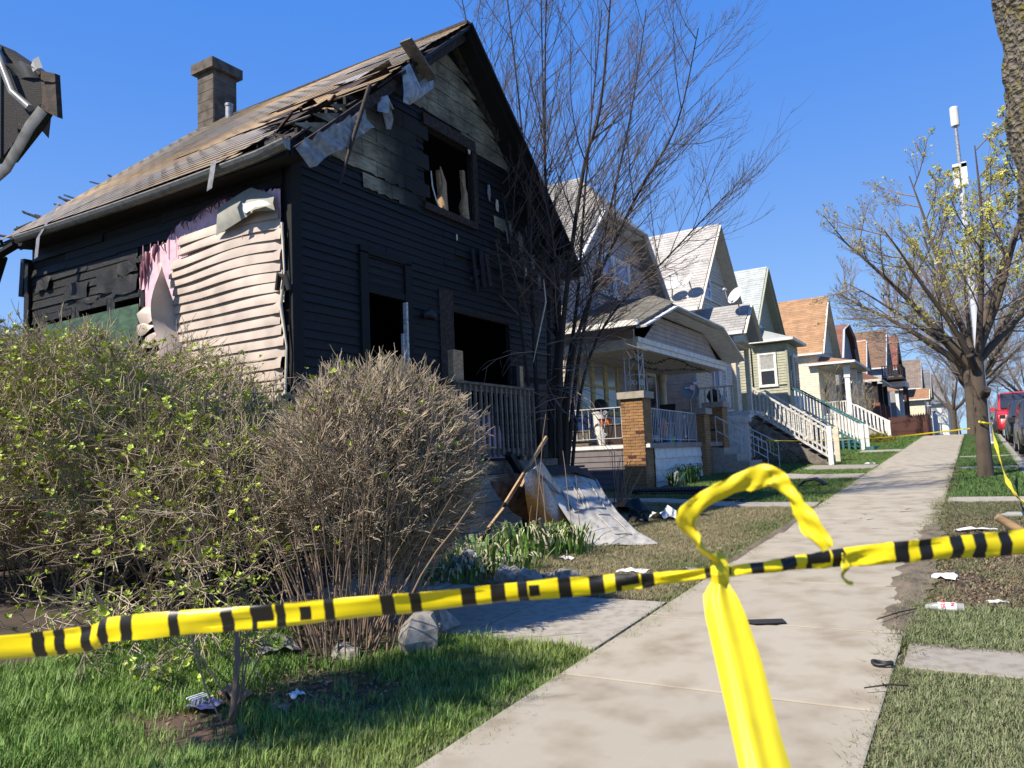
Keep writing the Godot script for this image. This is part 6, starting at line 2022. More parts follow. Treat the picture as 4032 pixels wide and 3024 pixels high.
func plants() -> void:
	# the tall hedge along the side wall
	var hedge_top := func(x: float) -> float:
		return lerpf(1.45, 2.2, clampf((-5.1 - x) / 1.5, 0, 1)) + 0.5 * smoothstep(-6.4, -8.0, x) + 0.35 * smoothstep(-8.0, -10.5, x) + 0.07 * sin(x * 3.1)
	var in_hedge := func(p: Vector3) -> float:
		if p.x > -4.85: return 0.0
		var h: float = hedge_top.call(p.x) + 0.08 * sin(p.z * 4.0)
		var y := p.y - 0.15
		if y > h or y < 0.05: return 0.0
		var hw := 0.5 + 0.75 * smoothstep(0.1, 1.2, y) * (1.0 - 0.5 * smoothstep(h - 0.9, h, y))
		var zc := -5.0 + 0.25 * smoothstep(-7.5, -9.5, p.x)
		var e := absf(p.z - zc) / hw
		if e > 1.0: return 0.0
		if p.x > -5.2: e = maxf(e, (p.x + 5.2) / 0.35)
		var skin := maxf(smoothstep(0.35, 0.9, e), smoothstep(h - 0.5, h - 0.1, y))
		if y < 0.6: return 0.06
		return 0.35 + 0.65 * skin
	var st := []
	for k in 46:
		var x := rr(-11.0, -5.9)
		st.append([gp(x, rr(-5.2, -4.5), -0.05), V(rr(-0.4, 0.5), 1, rr(-0.35, 0.45)), rr(0.9, 1.9), rr(0.008, 0.018), V(rr(-0.3, 0.5), 0, 0.2)])
	shrub("hedge", "tall sprawling hedge with bright green buds along the charred side wall", gp(-8, -5), in_hedge, [-12.0, -4.8, 0.2, 3.6, -6.3, -3.5], 8500, 26000, func(p): return V(0.45, 0.5, 0.35 * signf(p.z + 5.0)), st, "", func(p): return 0.4 + 0.6 * smoothstep(1.0, 2.2, p.y), 1.0, 0.36, 0.6)
	# the round clipped bush
	var in_bush := func(p: Vector3) -> float:
		var q := (p - V(-4.4, 1.44, -5.0)) / V(0.8, 0.86, 0.8)
		var low := p.y < 1.2
		if low:
			var w := lerpf(0.5, 1.0, clampf((p.y - 0.3) / 0.75, 0, 1))
			q.x /= w; q.z /= w
		var e := q.length()
		if e > 1.0: return 0.0
		if p.y < 0.8: return 0.4
		return 0.3 + 0.7 * smoothstep(0.5, 0.95, e)
	st = []
	for k in 110:
		var a := rr(0, TAU)
		var rad := sqrt(rng.randf()) * 0.42
		var c := gp(-4.3 + cos(a) * rad, -4.6 + sin(a) * rad, -0.05)
		st.append([c, V(cos(a) * 0.25 + rr(-0.22, 0.22) - 0.05, 1, sin(a) * 0.25 + rr(-0.15, 0.15) - 0.1), rr(0.7, 1.5), rr(0.004, 0.011), V(cos(a) * 0.2, 0, sin(a) * 0.2)])
	shrub("round_bush", "large rounded bare bush of dense brown twigs before the blackened front", gp(-4.3, -4.6), in_bush, [-5.8, -3.2, 0.25, 2.6, -6.2, -3.8], 6200, 2600, func(p): return (p - V(-4.4, 0.2, -4.75)).normalized() + V(0, 0.1, 0), st, "", func(p): return clampf(smoothstep(1.9, 2.4, p.y) * smoothstep(-3.9, -4.6, p.x) + smoothstep(-4.9, -5.5, p.x) * 0.5 + 0.08, 0, 1), 1.0, 0.25, 0.9)
	# trailing low shoots at the left edge of the lawn
	var in_low := func(p: Vector3) -> float:
		var q := (p - V(-5.6, 0.45, -3.75)) / V(1.5, 0.6, 0.75)
		return 0.7 if q.length() < 1.0 else 0.0
	st = []
	for k in 14: st.append([gp(rr(-6.4, -4.6), rr(-4.2, -3.5), 0.0), V(rr(-0.2, 0.6), 0.8, rr(0, 0.5)), rr(0.5, 1.2), 0.006, V(0.5, -0.8, 0.4)])
	shrub("trailing_shrub", "low arching shoots spilling from the hedge onto the green lawn", gp(-5.6, -3.8), in_low, [-7.2, -4.2, 0.1, 1.1, -4.5, -3.0], 170, 420, func(p): return V(0.6, 0.1, 0.5), st)
	st = []
	for k in 9: st.append([gp(-3.92 + rr(-0.06, 0.06), -3.13 + rr(-0.05, 0.05), 0), V(rr(-0.7, 0.9), 1.3, rr(-0.4, 0.4)), rr(0.35, 0.75), 0.006, V(0, 0.3, 0)])
	st.append([gp(-3.9, -3.13, -0.02), V(-0.03, 1, -0.02), 0.55, 0.026, V(0.05, 0, 0)])
	shrub("sapling", "thin sapling stump with bare shoots on the near lawn", gp(-3.9, -3.13), func(p): return 0.0, [0, 1, 0, 1, 0, 1], 0, 0, func(p): return Vector3.UP, st)
	st = []
	for k in 16: st.append([gp(-5.5 + rr(-0.15, 0.15), -12.75 + rr(-0.15, 0.15), 0), V(rr(-0.3, 0.45), 1, rr(-0.3, 0.3)), rr(0.4, 1.15), 0.011, V(0.2, 0.3, 0)])
	shrub("cut_stalks", "clump of cut tan stalks at the foot of brick pillar", gp(-5.5, -12.75), func(p): return 0.0, [0, 1, 0, 1, 0, 1], 0, 0, func(p): return Vector3.UP, st)
	st = []
	for q in [[-5.0, -8.75, 1.75], [-4.85, -8.8, 1.2], [-4.75, -8.6, 1.0], [-4.5, -9.1, 0.95], [-4.95, -8.5, 0.6], [-4.4, -8.7, 1.3]]: st.append([gp(q[0], q[1]), V(rr(-0.12, 0.12), 1, rr(-0.05, 0.05)), q[2], 0.007, V(0.1, 0, 0)])
	shrub("thin_canes", "thin bare canes standing in front of the rusted sheet", gp(-4.9, -8.7), func(p): return 0.0, [0, 1, 0, 1, 0, 1], 0, 0, func(p): return Vector3.UP, st)
	var in_sh := func(c: Vector3, r: Vector3): return func(p): return 0.7 if ((p - c) / r).length() < 1.0 else 0.0
	var ca := V(-6.9, 3.9, -47.0)
	shrub("porch_shrub", "bare dark shrub in front of the cream house's porch", gp(-6.9, -47), in_sh.call(ca, V(0.65, 1.7, 0.6)), [-7.6, -6.2, 2.0, 5.7, -47.7, -46.3], 110, 60, func(p): return V(0.1, 1, 0), [[gp(-6.9, -47), V(0.1, 1, 0), 2.5, 0.03, V(0, 0, 0)]], "bare shrubs by the cream porch", null, 1.6)
	ca = V(-5.6, 3.6, -48.8)
	shrub("porch_shrub", "second bare shrub beside the white porch column and stairs", gp(-5.6, -48.8), in_sh.call(ca, V(0.55, 1.4, 0.6)), [-6.2, -5.0, 2.0, 5.1, -49.4, -48.2], 90, 90, func(p): return V(0.1, 1, 0), [[gp(-5.6, -48.8), V(0.1, 1, 0), 2.3, 0.03, V(0, 0, 0)]], "bare shrubs by the cream porch", null, 1.6)
	ca = V(-4.6, 3.2, -1.05)
	shrub("tall_shrub", "tall dense shrub at the near end of the lawn, shading the grass", gp(-4.6, -1.05), in_sh.call(ca, V(0.7, 1.0, 0.6)), [-5.4, -3.8, 2.0, 4.4, -1.8, -0.3], 900, 900, func(p): return V(0.1, 1, 0), [[gp(-4.6, -1.05), V(0.02, 1, 0), 3.0, 0.03, V(0, 0, 0)], [gp(-4.55, -1.0), V(0.05, 1, 0.1), 2.8, 0.025, V(0, 0, 0)]])
	# low evergreen by the white stairs
	var t := thing("juniper", "low yellow-green juniper at the foot of white stairs", "bush", gp(-3.9, -40.0))
	var xs := []
	var cs := []
	for k in 700:
		var a := rr(0, TAU)
		var r := sqrt(rng.randf())
		var p := gp(-3.95 + cos(a) * r * 0.7, -40.0 + sin(a) * r * 0.6, rr(0.0, 0.42) * (1.1 - r * r))
		xs.append(aim(p, V(cos(a), 0.7, sin(a)).normalized(), rr(1.5, 3.0)))
		var f := rr(0.7, 1.2)
		cs.append(Color(0.19 * f, 0.18 * f, 0.03 * f))
	many("needles", leaf_mesh(6, 0.06, 0.25), M.leaf, xs, cs, t)
	multi_stem_tree()
	street_trees()
	# strap leaves of the flower bed, withered at the tips
	lilies()
	lawns()

func lilies() -> void:
	var beds := [["daylily_clump", "big clump of strap leaves with withered tips below the rusted sheet", V(-4.85, 0, -8.35), 0.42, 150, 0.4], ["daylily_clump", "clump of strap leaves right of the broken stake, by the steel door", V(-4.5, 0, -8.75), 0.3, 80, 0.38], ["daylily_clump", "strap leaf clump left of the others, near the block pier", V(-5.3, 0, -7.75), 0.36, 80, 0.26], ["daylily_clump", "flattened bright leaves behind the edging stones", V(-4.75, 0, -7.45), 0.48, 120, 0.24], ["daylily_clump", "dark low leaves in shade beside the walkway stones", V(-4.95, 0, -6.75), 0.4, 110, 0.2],
		["daffodil_leaves", "upright dark green leaves along the white porch skirting", V(-6.0, 0, -18.1), 0.5, 120, 0.45], ["daffodil_leaves", "small tuft of dark leaves nearest the brick corner pillar", V(-6.0, 0, -16.95), 0.22, 50, 0.36]]
	for b in beds:
		var c: Vector3 = b[2]
		var t := thing(b[0], b[1], "plant", gp(c.x, c.z), "strap-leaved clumps")
		var g := G.new()
		var tipg := G.new()
		var dark: bool = b[0] == "daffodil_leaves"
		for k in b[4]:
			var a := rr(0, TAU)
			var r: float = sqrt(rng.randf()) * b[3]
			var p := gp(c.x + cos(a) * r * (0.5 if dark else 1.0), c.z + sin(a) * r)
			var out := V(cos(a + rr(-0.9, 0.9)), 0, sin(a + rr(-0.9, 0.9)))
			var h: float = b[5] * rr(0.7, 1.15)
			var ln := rr(0.2, 0.75)
			var s := V(-out.z, 0, out.x) * rr(0.008, 0.014)
			var m1 := p + V(0, h * 0.55, 0) + out * h * ln * 0.25
			var m2 := p + V(0, h * 0.92, 0) + out * h * ln * 0.65
			var e := p + V(0, h * rr(0.6, 1.0), 0) + out * h * ln * 1.15
			var f := rr(0.7, 1.15)
			g.tone = Color(0.1 * f, 0.2 * f, 0.035 * f) if not dark else Color(0.04 * f, 0.1 * f, 0.025 * f)
			g.quad(p - s, p + s, m1 + s, m1 - s); g.quad(m1 - s, m1 + s, m2 + s * 0.8, m2 - s * 0.8)
			if dark: g.tri(m2 - s * 0.8, m2 + s * 0.8, e)
			else:
				tipg.tone = Color(0.5, 0.46, 0.3) * rr(0.7, 1.1)
				tipg.tri(m2 - s * 0.8, m2 + s * 0.8, e)
				if k % 2 == 0:
					var q := e - V(0, rr(0.03, 0.06), 0)
					tipg.quad(e - s * 0.9, e + s * 0.9, q + s * 0.7, q - s * 0.7)
		part(g, "leaves", M.grass, t, "stuff")
		if tipg.v.size(): part(tipg, "withered_tips", M.grass, t, "stuff")

func multi_stem_tree() -> void:
	var t := thing("multi_stem_tree", "bare many-stemmed tree rising between the burnt house and mauve house", "tree", gp(-6.35, -11.8))
	var stems := [
		[[V(-6.5, 0.4, -11.75), V(-6.56, 2.3, -11.75), V(-6.57, 4.8, -11.75), V(-6.58, 7.3, -11.7), V(-6.75, 10.6, -11.6)], 0.085],
		[[V(-6.4, 0.4, -11.85), V(-6.4, 2.4, -11.9), V(-6.32, 5.0, -11.95), V(-6.3, 7.4, -12.0), V(-6.26, 10.4, -12.1)], 0.09],
		[[V(-6.3, 0.4, -11.7), V(-6.24, 2.3, -11.65), V(-5.95, 4.2, -11.6), V(-6.1, 6.5, -11.6), V(-5.8, 10.5, -11.5)], 0.1],
		[[V(-6.2, 0.4, -11.9), V(-6.15, 2.4, -11.95), V(-5.8, 4.3, -12.0), V(-5.55, 6.5, -12.1), V(-5.15, 9.6, -12.3)], 0.085],
		[[V(-6.2, 0.4, -11.75), V(-6.05, 2.6, -11.6), V(-5.75, 4.4, -11.5), V(-5.2, 6.4, -11.3), V(-4.8, 7.3, -11.2), V(-4.3, 9.9, -11.0)], 0.105],
		[[V(-6.15, 0.4, -11.8), V(-5.95, 2.8, -11.8), V(-5.5, 4.3, -11.9), V(-4.6, 5.9, -12.0), V(-3.85, 7.0, -12.1), V(-3.4, 8.6, -12.2)], 0.07],
		[[V(-6.15, 0.4, -11.9), V(-5.9, 2.6, -12.1), V(-5.4, 3.9, -12.3), V(-4.3, 4.9, -12.5), V(-3.2, 5.9, -12.7)], 0.05],
		[[V(-6.45, 0.4, -11.65), V(-6.6, 3.0, -11.5), V(-6.75, 5.8, -11.3), V(-7.1, 8.4, -11.1), V(-7.4, 10.4, -11.0)], 0.05],
		[[V(-6.3, 0.4, -12.0), V(-6.1, 3.0, -12.4), V(-5.7, 5.2, -12.8), V(-5.1, 7.8, -13.2), V(-4.7, 10.0, -13.4)], 0.07]]
	var twigs := G.new()
	var tips := []
	for s in stems:
		var g := G.new()
		var pts := []
		var rad := []
		var n: int = (s[0].size() - 1) * 4
		for i in n + 1:
			var f := float(i) / 4.0
			var k := mini(int(f), s[0].size() - 2)
			var p0: Vector3 = s[0][maxi(k - 1, 0)]
			var p3: Vector3 = s[0][mini(k + 2, s[0].size() - 1)]
			pts.append((s[0][k] as Vector3).cubic_interpolate(s[0][k + 1], p0, p3, f - k))
			rad.append(s[1] * 0.6 * pow(1.0 - float(i) / (n + 1), 1.15) + 0.007)
		g.tone = grey(rr(0.8, 1.15))
		g.tube(pts, rad, 7)
		part(g, "trunk", M.bark_dark, t)
		for k in 34:
			var f := lerpf(0.33, 0.99, (k + rng.randf()) / 34.0) * n
			var i := mini(int(f), n - 1)
			var p: Vector3 = pts[i].lerp(pts[i + 1], f - i)
			var d: Vector3 = (pts[i + 1] - pts[i]).normalized()
			var right := V(1, 0, -0.3) * rr(0.0, 0.6)
			var side := (V(rr(-1, 1), rr(-0.2, 0.2), rr(-1, 1)) + right).normalized()
			var low := p.y < 4.6
			twigs.tone = Color(0.1, 0.082, 0.075) * rr(0.7, 1.2) if not low else Color(0.17, 0.125, 0.1)
			grow(twigs, p, d * 0.6 + side * 0.6, rr(1.6, 3.2) * (1.0 - 0.45 * f / n) * (0.7 if low else 1.0), minf(rad[i] * 0.35 + 0.003, 0.012), 2 if k % 3 else 1, V(0, 0.6 if not low else -0.1, 0) + right * 0.5, tips, 7, 0.6, 0.5, 0.15)
	# low shoots that droop towards the mauve house
	for k in 22:
		twigs.tone = Color(0.26, 0.19, 0.14) * rr(0.7, 1.2)
		var p := V(-6.1 + rr(-0.3, 0.2), rr(2.2, 3.6), -11.7 + rr(-0.3, 0.3))
		grow(twigs, p, V(rr(-0.3, 1), rr(-0.1, 0.5), rr(-0.2, 0.9)).normalized(), rr(0.9, 2.0), 0.011, 1, V(0.3, -0.9, 0.1), tips, 6, 0.6, 0.45, 0.2)
	part(twigs, "branches", M.twig, t, "stuff")
	var g := G.new(); g.tube([V(-6.35, 3.2, -11.3), V(-6.2, 3.7, -11.3), V(-6.05, 4.2, -11.3), V(-6.1, 4.6, -11.35)], [0.006, 0.014, 0.014, 0.01], 5)
	part(g, "peeled_branch", M.cream, t)

func crown_tree(called: String, label: String, foot: Vector3, trunk_r: float, fork: float, limbs: Array, m: Material, tw: Color, per: int, group := "") -> Array:
	var t := thing(called, label, "tree", foot, group)
	var g := G.new()
	var pts := [foot + V(0, -0.1, 0), foot + V(0.0, 0.15, 0), foot + V(0.01, fork * 0.35, 0), foot + V(0.03, fork * 0.7, 0), foot + V(0.02, fork, 0)]
	g.tube(pts, [trunk_r * 1.3, trunk_r * 1.08, trunk_r * 0.98, trunk_r * 0.95, trunk_r * 1.05], 12)
	part(g, "trunk", m, t)
	var tips := []
	var tg := G.new()
	for l in limbs:
		g = G.new()
		var p: Vector3 = foot + V(0.02, fork - 0.12 + rr(-0.25, 0.1), 0)
		var path := curve(g, p, l[0], l[1], l[2], l[2] * 0.14, l[3], 8, 7, 0.07)
		part(g, "limb", m, t)
		for k in per:
			var f := lerpf(0.22, 0.98, (k + rng.randf()) / per) * 8.0
			var i := mini(int(f), 7)
			var q: Vector3 = path[i].lerp(path[i + 1], f - i)
			var d: Vector3 = (path[i + 1] - path[i]).normalized()
			var side := d.cross(V(rr(-1, 1), rr(-1, 1), rr(-1, 1))).normalized()
			tg.tone = tw * rr(0.75, 1.2)
			grow(tg, q, d * 0.6 + side * 0.8, l[1] * 0.42 * rr(0.7, 1.25) * (1.0 - 0.35 * f / 8.0), l[2] * 0.22, 2, V(0, 0.4, 0), tips, per - 2, 0.6, 0.52, 0.15)
	part(tg, "branches", M.twig, t, "stuff")
	return [t, tips]

func street_trees() -> void:
	var limbs := [[V(-0.55, 1, 0.2), 4.2, 0.09, V(-0.35, 0.1, 0)], [V(-0.2, 1, -0.2), 4.9, 0.085, V(0.1, 0.3, 0)], [V(0.12, 1, 0.25), 4.9, 0.08, V(0, 0.3, 0)], [V(0.45, 1, 0.1), 4.6, 0.09, V(0.1, 0.3, 0)], [V(0.6, 0.8, -0.4), 4.2, 0.09, V(0.3, 0.2, 0)], [V(-0.3, 0.9, 0.6), 3.8, 0.08, V(-0.3, 0.2, 0.2)], [V(-0.9, 0.75, -0.1), 3.2, 0.06, V(-0.3, 0.2, 0)], [V(0.3, 1.0, -0.5), 4.8, 0.09, V(0.1, 0.2, 0)]]
	var r := crown_tree("budding_tree", "young street tree with yellow-green blossom and tape tied round its trunk", gp(0.08, -19.4), 0.145, 2.6, limbs, M.bark_tree, Color(0.2, 0.16, 0.14), 11)
	var xs := []
	var cs := []
	for p in r[1]:
		if rng.randf() > lerpf(0.4, 0.7, smoothstep(-2.0, 1.0, p.x)): continue
		var right := smoothstep(-2.2, 1.0, p.x)
		xs.append(Transform3D(Basis(Vector3.UP, rr(0, TAU)).scaled(Vector3.ONE * rr(0.45, 1.15) * lerpf(0.55, 0.95, right)), p))
		var t := rr(0.65, 1.2)
		var y := lerpf(rng.randf() * 0.6, 1.0, right * rng.randf())
		cs.append(Color(0.24, 0.21, 0.07).lerp(Color(0.5, 0.5, 0.015), y) * t)
	many("blossom", clump_mesh(9, 0.05), M.leaf, xs, cs, r[0])
	# two cut limb stubs on its trunk
	for q in [[V(0.06, 3.1, -19.2), V(0.0, 3.35, -19.0), 0.09], [V(0.2, 2.5, -19.25), V(0.26, 2.6, -19.08), 0.1]]:
		var g := G.new(); g.tube([q[0], q[1]], [q[2], q[2] * 0.8], 8)
		part(g, "limb_stub", M.bark_dark, r[0])
	# the near trunk at the right edge
	var t := thing("near_tree", "mossy ridged tree trunk at the right edge, close to the camera", "tree", gp(0.47, -3.0))
	var rows := []
	var nz := FastNoiseLite.new()
	nz.seed = 5; nz.frequency = 1.0; nz.fractal_octaves = 3
	for i in 120:
		var row := []
		var y := -0.2 + i * 0.05
		for j in 81:
			var a := TAU * j / 80.0
			var rad := 0.262 + 0.2 * exp(-y * 3.0) + 0.012 * (y - 1.5) + 0.045 * absf(nz.get_noise_3d(cos(a) * 5.0, y * 1.6, sin(a) * 5.0)) + 0.02 * nz.get_noise_3d(cos(a) * 13.0, y * 7.0, sin(a) * 13.0)
			row.append(gp(0.47, -3.0) + V(cos(a) * rad, y, -sin(a) * rad))
		rows.append(row)
	rows.reverse()
	var g := G.new(); g.sheet(rows)
	part(g, "trunk", M.bark_near, t)
	var tips := []
	var tg := G.new()
	for k in 6:
		g = G.new()
		var p := V(0.47, 5.6, -3.0)
		var path := curve(g, p, V(cos(k * 1.05), 1.1, sin(k * 1.05)), 3.5, 0.13, 0.03, V(0, 0.2, 0), 6, 7, 0.08)
		part(g, "limb", M.bark_near, t)
		tg.tone = Color(0.13, 0.1, 0.085)
		for q in path.slice(2): grow(tg, q, V(rr(-1, 1), 0.6, rr(-1, 1)).normalized(), 1.6, 0.02, 1, V(0, 0.2, 0), tips, 6)
	part(tg, "branches", M.twig, t, "stuff")
	g = G.new(); g.tube([V(0.26, 1.18, -3.05), V(0.12, 1.27, -3.0), V(0.03, 1.34, -2.98)], [0.022, 0.018, 0.013], 7)
	part(g, "broken_twig", M.raw_wood, t)
	thin = 0.008
	# bare trees up the street
	var lb := [[V(-0.8, 1, 0.3), 7.5, 0.2, V(-0.3, 0.1, 0)], [V(-0.3, 1, -0.5), 8.0, 0.18, V(0, 0.2, 0)], [V(0.4, 1, 0.4), 8.0, 0.2, V(0.1, 0.2, 0)], [V(0.8, 0.9, -0.2), 7.0, 0.18, V(0.2, 0.2, 0)], [V(-0.9, 0.6, -0.3), 6.0, 0.12, V(-0.2, 0.3, 0)], [V(0.1, 1.0, 0.8), 7.0, 0.15, V(0, 0.2, 0.1)], [V(-0.6, 0.7, 0.8), 6.0, 0.12, V(-0.2, 0.2, 0.1)]]
	var b := crown_tree("bare_street_tree", "large bare street tree behind the budding one, nearest the grey pole", gp(-0.05, -44.5), 0.36, 3.4, lb, M.bark_tree, Color(0.26, 0.215, 0.19), 12, "bare street trees up the block")
	var spots := [[0.1, -61.0, 1.0, 2.0, "bare street tree standing second up the sidewalk beyond the pole"], [0.2, -80.0, 1.05, 4.0, "farthest bare street tree along the sidewalk verge"], [10.5, -52.0, 1.1, 1.0, "bare tree across the street above the parked cars"], [10.5, -74.0, 1.15, 5.0, "bare tree across the street, farther than the red truck"], [-3.0, -140.0, 1.3, 3.0, "distant bare tree at the end of the row of houses"], [6.0, -120.0, 1.3, 0.5, "distant bare tree closing the far end of the street"]]
	for s in spots:
		var c: Node3D = b[0].duplicate()
		c.name = "bare_street_tree"
		add_child(c, true)
		c.position = gp(s[0], s[1]) if s[1] > -100 else V(s[0], 1.6, s[1])
		c.rotation.y = s[3]
		c.scale = Vector3.ONE * s[2]
		base_of[c] = c.position
		tag(c, s[4], "tree", "bare street trees up the block")
	# the far end of the street: a low brown mass of bare woods
	var g2 := G.new()
	var tp := []
	for k in 60:
		g2.tone = Color(0.2, 0.16, 0.14) * rr(0.8, 1.2)
		grow(g2, V(rr(-16, 40), 1.0, -rr(190, 240)), V(rr(-0.2, 0.2), 1, 0), rr(9, 14), 0.2, 2, V(0, 0.1, 0), tp, 9, 0.7, 0.5, 0.2)
	solo(g2, "distant_woods", M.twig, "brown haze of bare trees beyond the end of the street", "woods", V(10, 1, -215), "", "stuff")

func lawns() -> void:
	var lush := [tuft_mesh(12, 0.1, 0.0022, 0.6), tuft_mesh(12, 0.075, 0.002, 0.8)]
	var short_ := [tuft_mesh(10, 0.05, 0.0022, 0.8), tuft_mesh(10, 0.04, 0.002, 1.2)]
	var dry := [tuft_mesh(12, 0.055, 0.0022, 1.6), tuft_mesh(10, 0.04, 0.002, 2.0)]
	var free := func(x, z): return not on_walk(x, z)
	var patch := func(x, z): return 0.5 + 0.5 * sin(x * 2.7 + 1.3 * sin(z * 1.9)) * sin(z * 2.1 + x)
	scatter("lawn_grass", "lush green spring grass of the near left lawn", lush, M.grass, 26000, [-6.2, -2.4, -5.1, -1.6],
		func(x, z):
			if on_walk(x, z) and x < -2.5: return false
			var bare: float = smoothstep(0.35, 0.85, 1.0 - minf(Vector2((x + 3.75) / 1.25, (z + 3.75) / 0.95).length(), Vector2((x + 3.95) / 1.1, (z + 2.9) / 0.5).length()) * 0.7)
			if Vector2(x + 4.3, z + 4.6).length() < 0.5: return false
			if z < -4.5 and x < -4.4: return rng.randf() < 0.1
			return rng.randf() > bare * 0.95 and rng.randf() > 0.5 * smoothstep(0.55, 0.95, patch.call(x * 1.6, z * 1.6)),
		func(x, z):
			var t := rr(0.65, 1.2)
			var y := clampf(smoothstep(-4.0, -2.6, x) * patch.call(x, z) * 0.7 + rr(-0.2, 0.25), 0, 1)
			return Color(0.135, 0.26, 0.032).lerp(Color(0.29, 0.3, 0.085), y) * t,
		func(x, z): return rr(0.45, 1.25) * (1.25 if x < -4.2 else 1.0) * (0.6 if x > -2.55 else 1.0) * lerpf(0.6, 1.2, patch.call(x * 2.3, z * 2.3)))
	scatter("dry_grass", "dry brownish grass between the walkway and the next path", dry, M.grass, 26000, [-5.6, -2.4, -13.9, -6.55],
		func(x, z): return free.call(x, z) and rng.randf() < 0.75,
		func(x, z):
			var t := rr(0.65, 1.2)
			var gr := clampf(patch.call(x, z) * 0.9 + smoothstep(-3.2, -2.5, x) * 0.5 - 0.35 + rr(-0.25, 0.25), 0, 1)
			return Color(0.33, 0.285, 0.155).lerp(Color(0.15, 0.19, 0.055), gr) * t,
		func(x, z): return rr(0.8, 1.3))
	scatter("yard_grass", "mown green grass of the front lawns farther up", short_, M.grass, 26000, [-6.2, -2.4, -30.0, -14.6], func(x, z): return free.call(x, z) and x < -2.4,
		func(x, z): return Color(0.11, 0.2, 0.035).lerp(Color(0.17, 0.22, 0.06), rng.randf() * patch.call(x, z)) * rr(0.7, 1.2), func(x, z): return rr(1.0, 1.7))
	scatter("yard_grass", "bright lawns by the teal and white stairs", short_, M.grass, 9000, [-5.0, -2.1, -47.5, -30.0], free,
		func(x, z): return Color(0.1, 0.19, 0.035) * rr(0.7, 1.2), func(x, z): return rr(1.4, 2.2))
	scatter("verge_grass", "matted short grass of the near verge beside the kerb", short_, M.grass, 15000, [-0.62, 0.78, -5.35, -1.6], func(x, z): return not on_walk(x, z) or x > -0.58,
		func(x, z): return Color(0.16, 0.21, 0.08).lerp(Color(0.3, 0.28, 0.17), clampf(rr(-0.3, 0.8), 0, 1)) * rr(0.7, 1.2), func(x, z): return rr(0.7, 1.1))
	scatter("verge_grass", "tufts of green grass past the strip of concrete by the bottle", short_, M.grass, 7000, [-0.66, 0.78, -7.0, -5.85], func(x, z): return free.call(x, z) or x > -0.6,
		func(x, z): return Color(0.16, 0.21, 0.08).lerp(Color(0.27, 0.26, 0.15), clampf(rr(-0.4, 0.8), 0, 1)) * rr(0.7, 1.2), func(x, z): return rr(0.9, 1.5))
	scatter("verge_grass", "thin worn grass on the bare earth of the middle verge", dry, M.grass, 9000, [-0.8, 0.78, -14.5, -7.0], func(x, z): return (free.call(x, z) or x > -0.68) and rng.randf() < patch.call(x * 2.0, z) * 0.8 + smoothstep(-10, -14, z) * 0.5,
		func(x, z): return Color(0.13, 0.16, 0.06).lerp(Color(0.27, 0.22, 0.13), clampf(rr(-0.2, 1.0), 0, 1)) * rr(0.7, 1.2), func(x, z): return rr(0.7, 1.3))
	scatter("verge_grass", "green mown verge under the budding tree", short_, M.grass, 12000, [-0.56, 0.78, -46.0, -15.2], free,
		func(x, z): return Color(0.09, 0.165, 0.035) * rr(0.7, 1.2), func(x, z): return rr(1.1, 1.9))
	scatter("edge_grass", "grass creeping over the left edge of the sidewalk", short_, M.grass, 5200, [-2.62, -2.2, -24.0, -1.8], func(x, z): return rng.randf() < smoothstep(-2.24 + 0.1 * sin(z * 3.0), -2.5, x) and not (x < -2.47 and on_walk(x, z)),
		func(x, z): return Color(0.12, 0.19, 0.04).lerp(Color(0.3, 0.27, 0.14), rng.randf() * 0.8) * rr(0.7, 1.2), func(x, z): return rr(0.8, 1.5))
	scatter("edge_grass", "worn grass creeping over the right edge of the sidewalk", dry, M.grass, 4200, [-0.86, -0.45, -24.0, -1.8], func(x, z): return rng.randf() < smoothstep(-0.76 + 0.1 * sin(z * 2.3), -0.55, x),
		func(x, z): return Color(0.15, 0.18, 0.06).lerp(Color(0.3, 0.26, 0.15), rng.randf()) * rr(0.7, 1.2), func(x, z): return rr(0.8, 1.3))
	for q in [[-0.62, -8.3, 0.2, 1.7], [-0.62, -6.6, 0.16, 0.6], [-0.6, -10.6, 0.14, 1.3], [-2.44, -10.5, 0.08, 2.8]]:
		var g := G.new()
		var ring := []
		for k in 60: ring.append(gp(q[0] + cos(TAU * k / 60) * q[2] * rr(0.65, 1.2), q[1] + sin(TAU * k / 60) * q[3] * rr(0.85, 1.05), 0.024))
		for k in 60:
			g.tone = Color(0.25, 0.2, 0.14) * rr(0.9, 1.1)
			g.tri(gp(q[0], q[1], 0.042), ring[(k + 1) % 60], ring[k])
		solo(g, "soil", M.soil, "soil washed over the sidewalk's edge", "soil", gp(q[0], q[1]), "", "stuff")
	var lf := [leaf_mesh(1, 0.035, 0.6), leaf_mesh(2, 0.028, 0.5)]
	var brown := func(x, z): return Color(0.17, 0.1, 0.06).lerp(Color(0.36, 0.26, 0.16), rng.randf()) * rr(0.45, 1.15)
	scatter("leaf_litter", "dead brown leaves on the bare earth of the verge", lf, M.twig, 9000, [-0.85, 0.78, -12.5, -6.2], func(x, z): return rng.randf() < (0.9 if x > -0.62 else 0.25), brown, func(x, z): return rr(0.5, 1.3))
	scatter("leaf_litter", "dead leaves and wood chips beneath the bush and hedge", lf, M.twig, 6000, [-6.0, -2.8, -5.0, -2.4], func(x, z): return rng.randf() < smoothstep(1.4, 0.2, Vector2((x + 3.9), (z + 3.6) * 1.3).length()), brown, func(x, z): return rr(0.5, 1.2))
	scatter("leaf_litter", "scattered dead leaves and burnt chips in the flower bed and dry lawn", lf, M.twig, 1800, [-5.8, -2.6, -13.5, -6.7], free, brown, func(x, z): return rr(0.5, 1.2))
	var chip := G.new(); chip.box(V(-0.05, 0.0, -0.006), V(0.05, 0.01, 0.006))
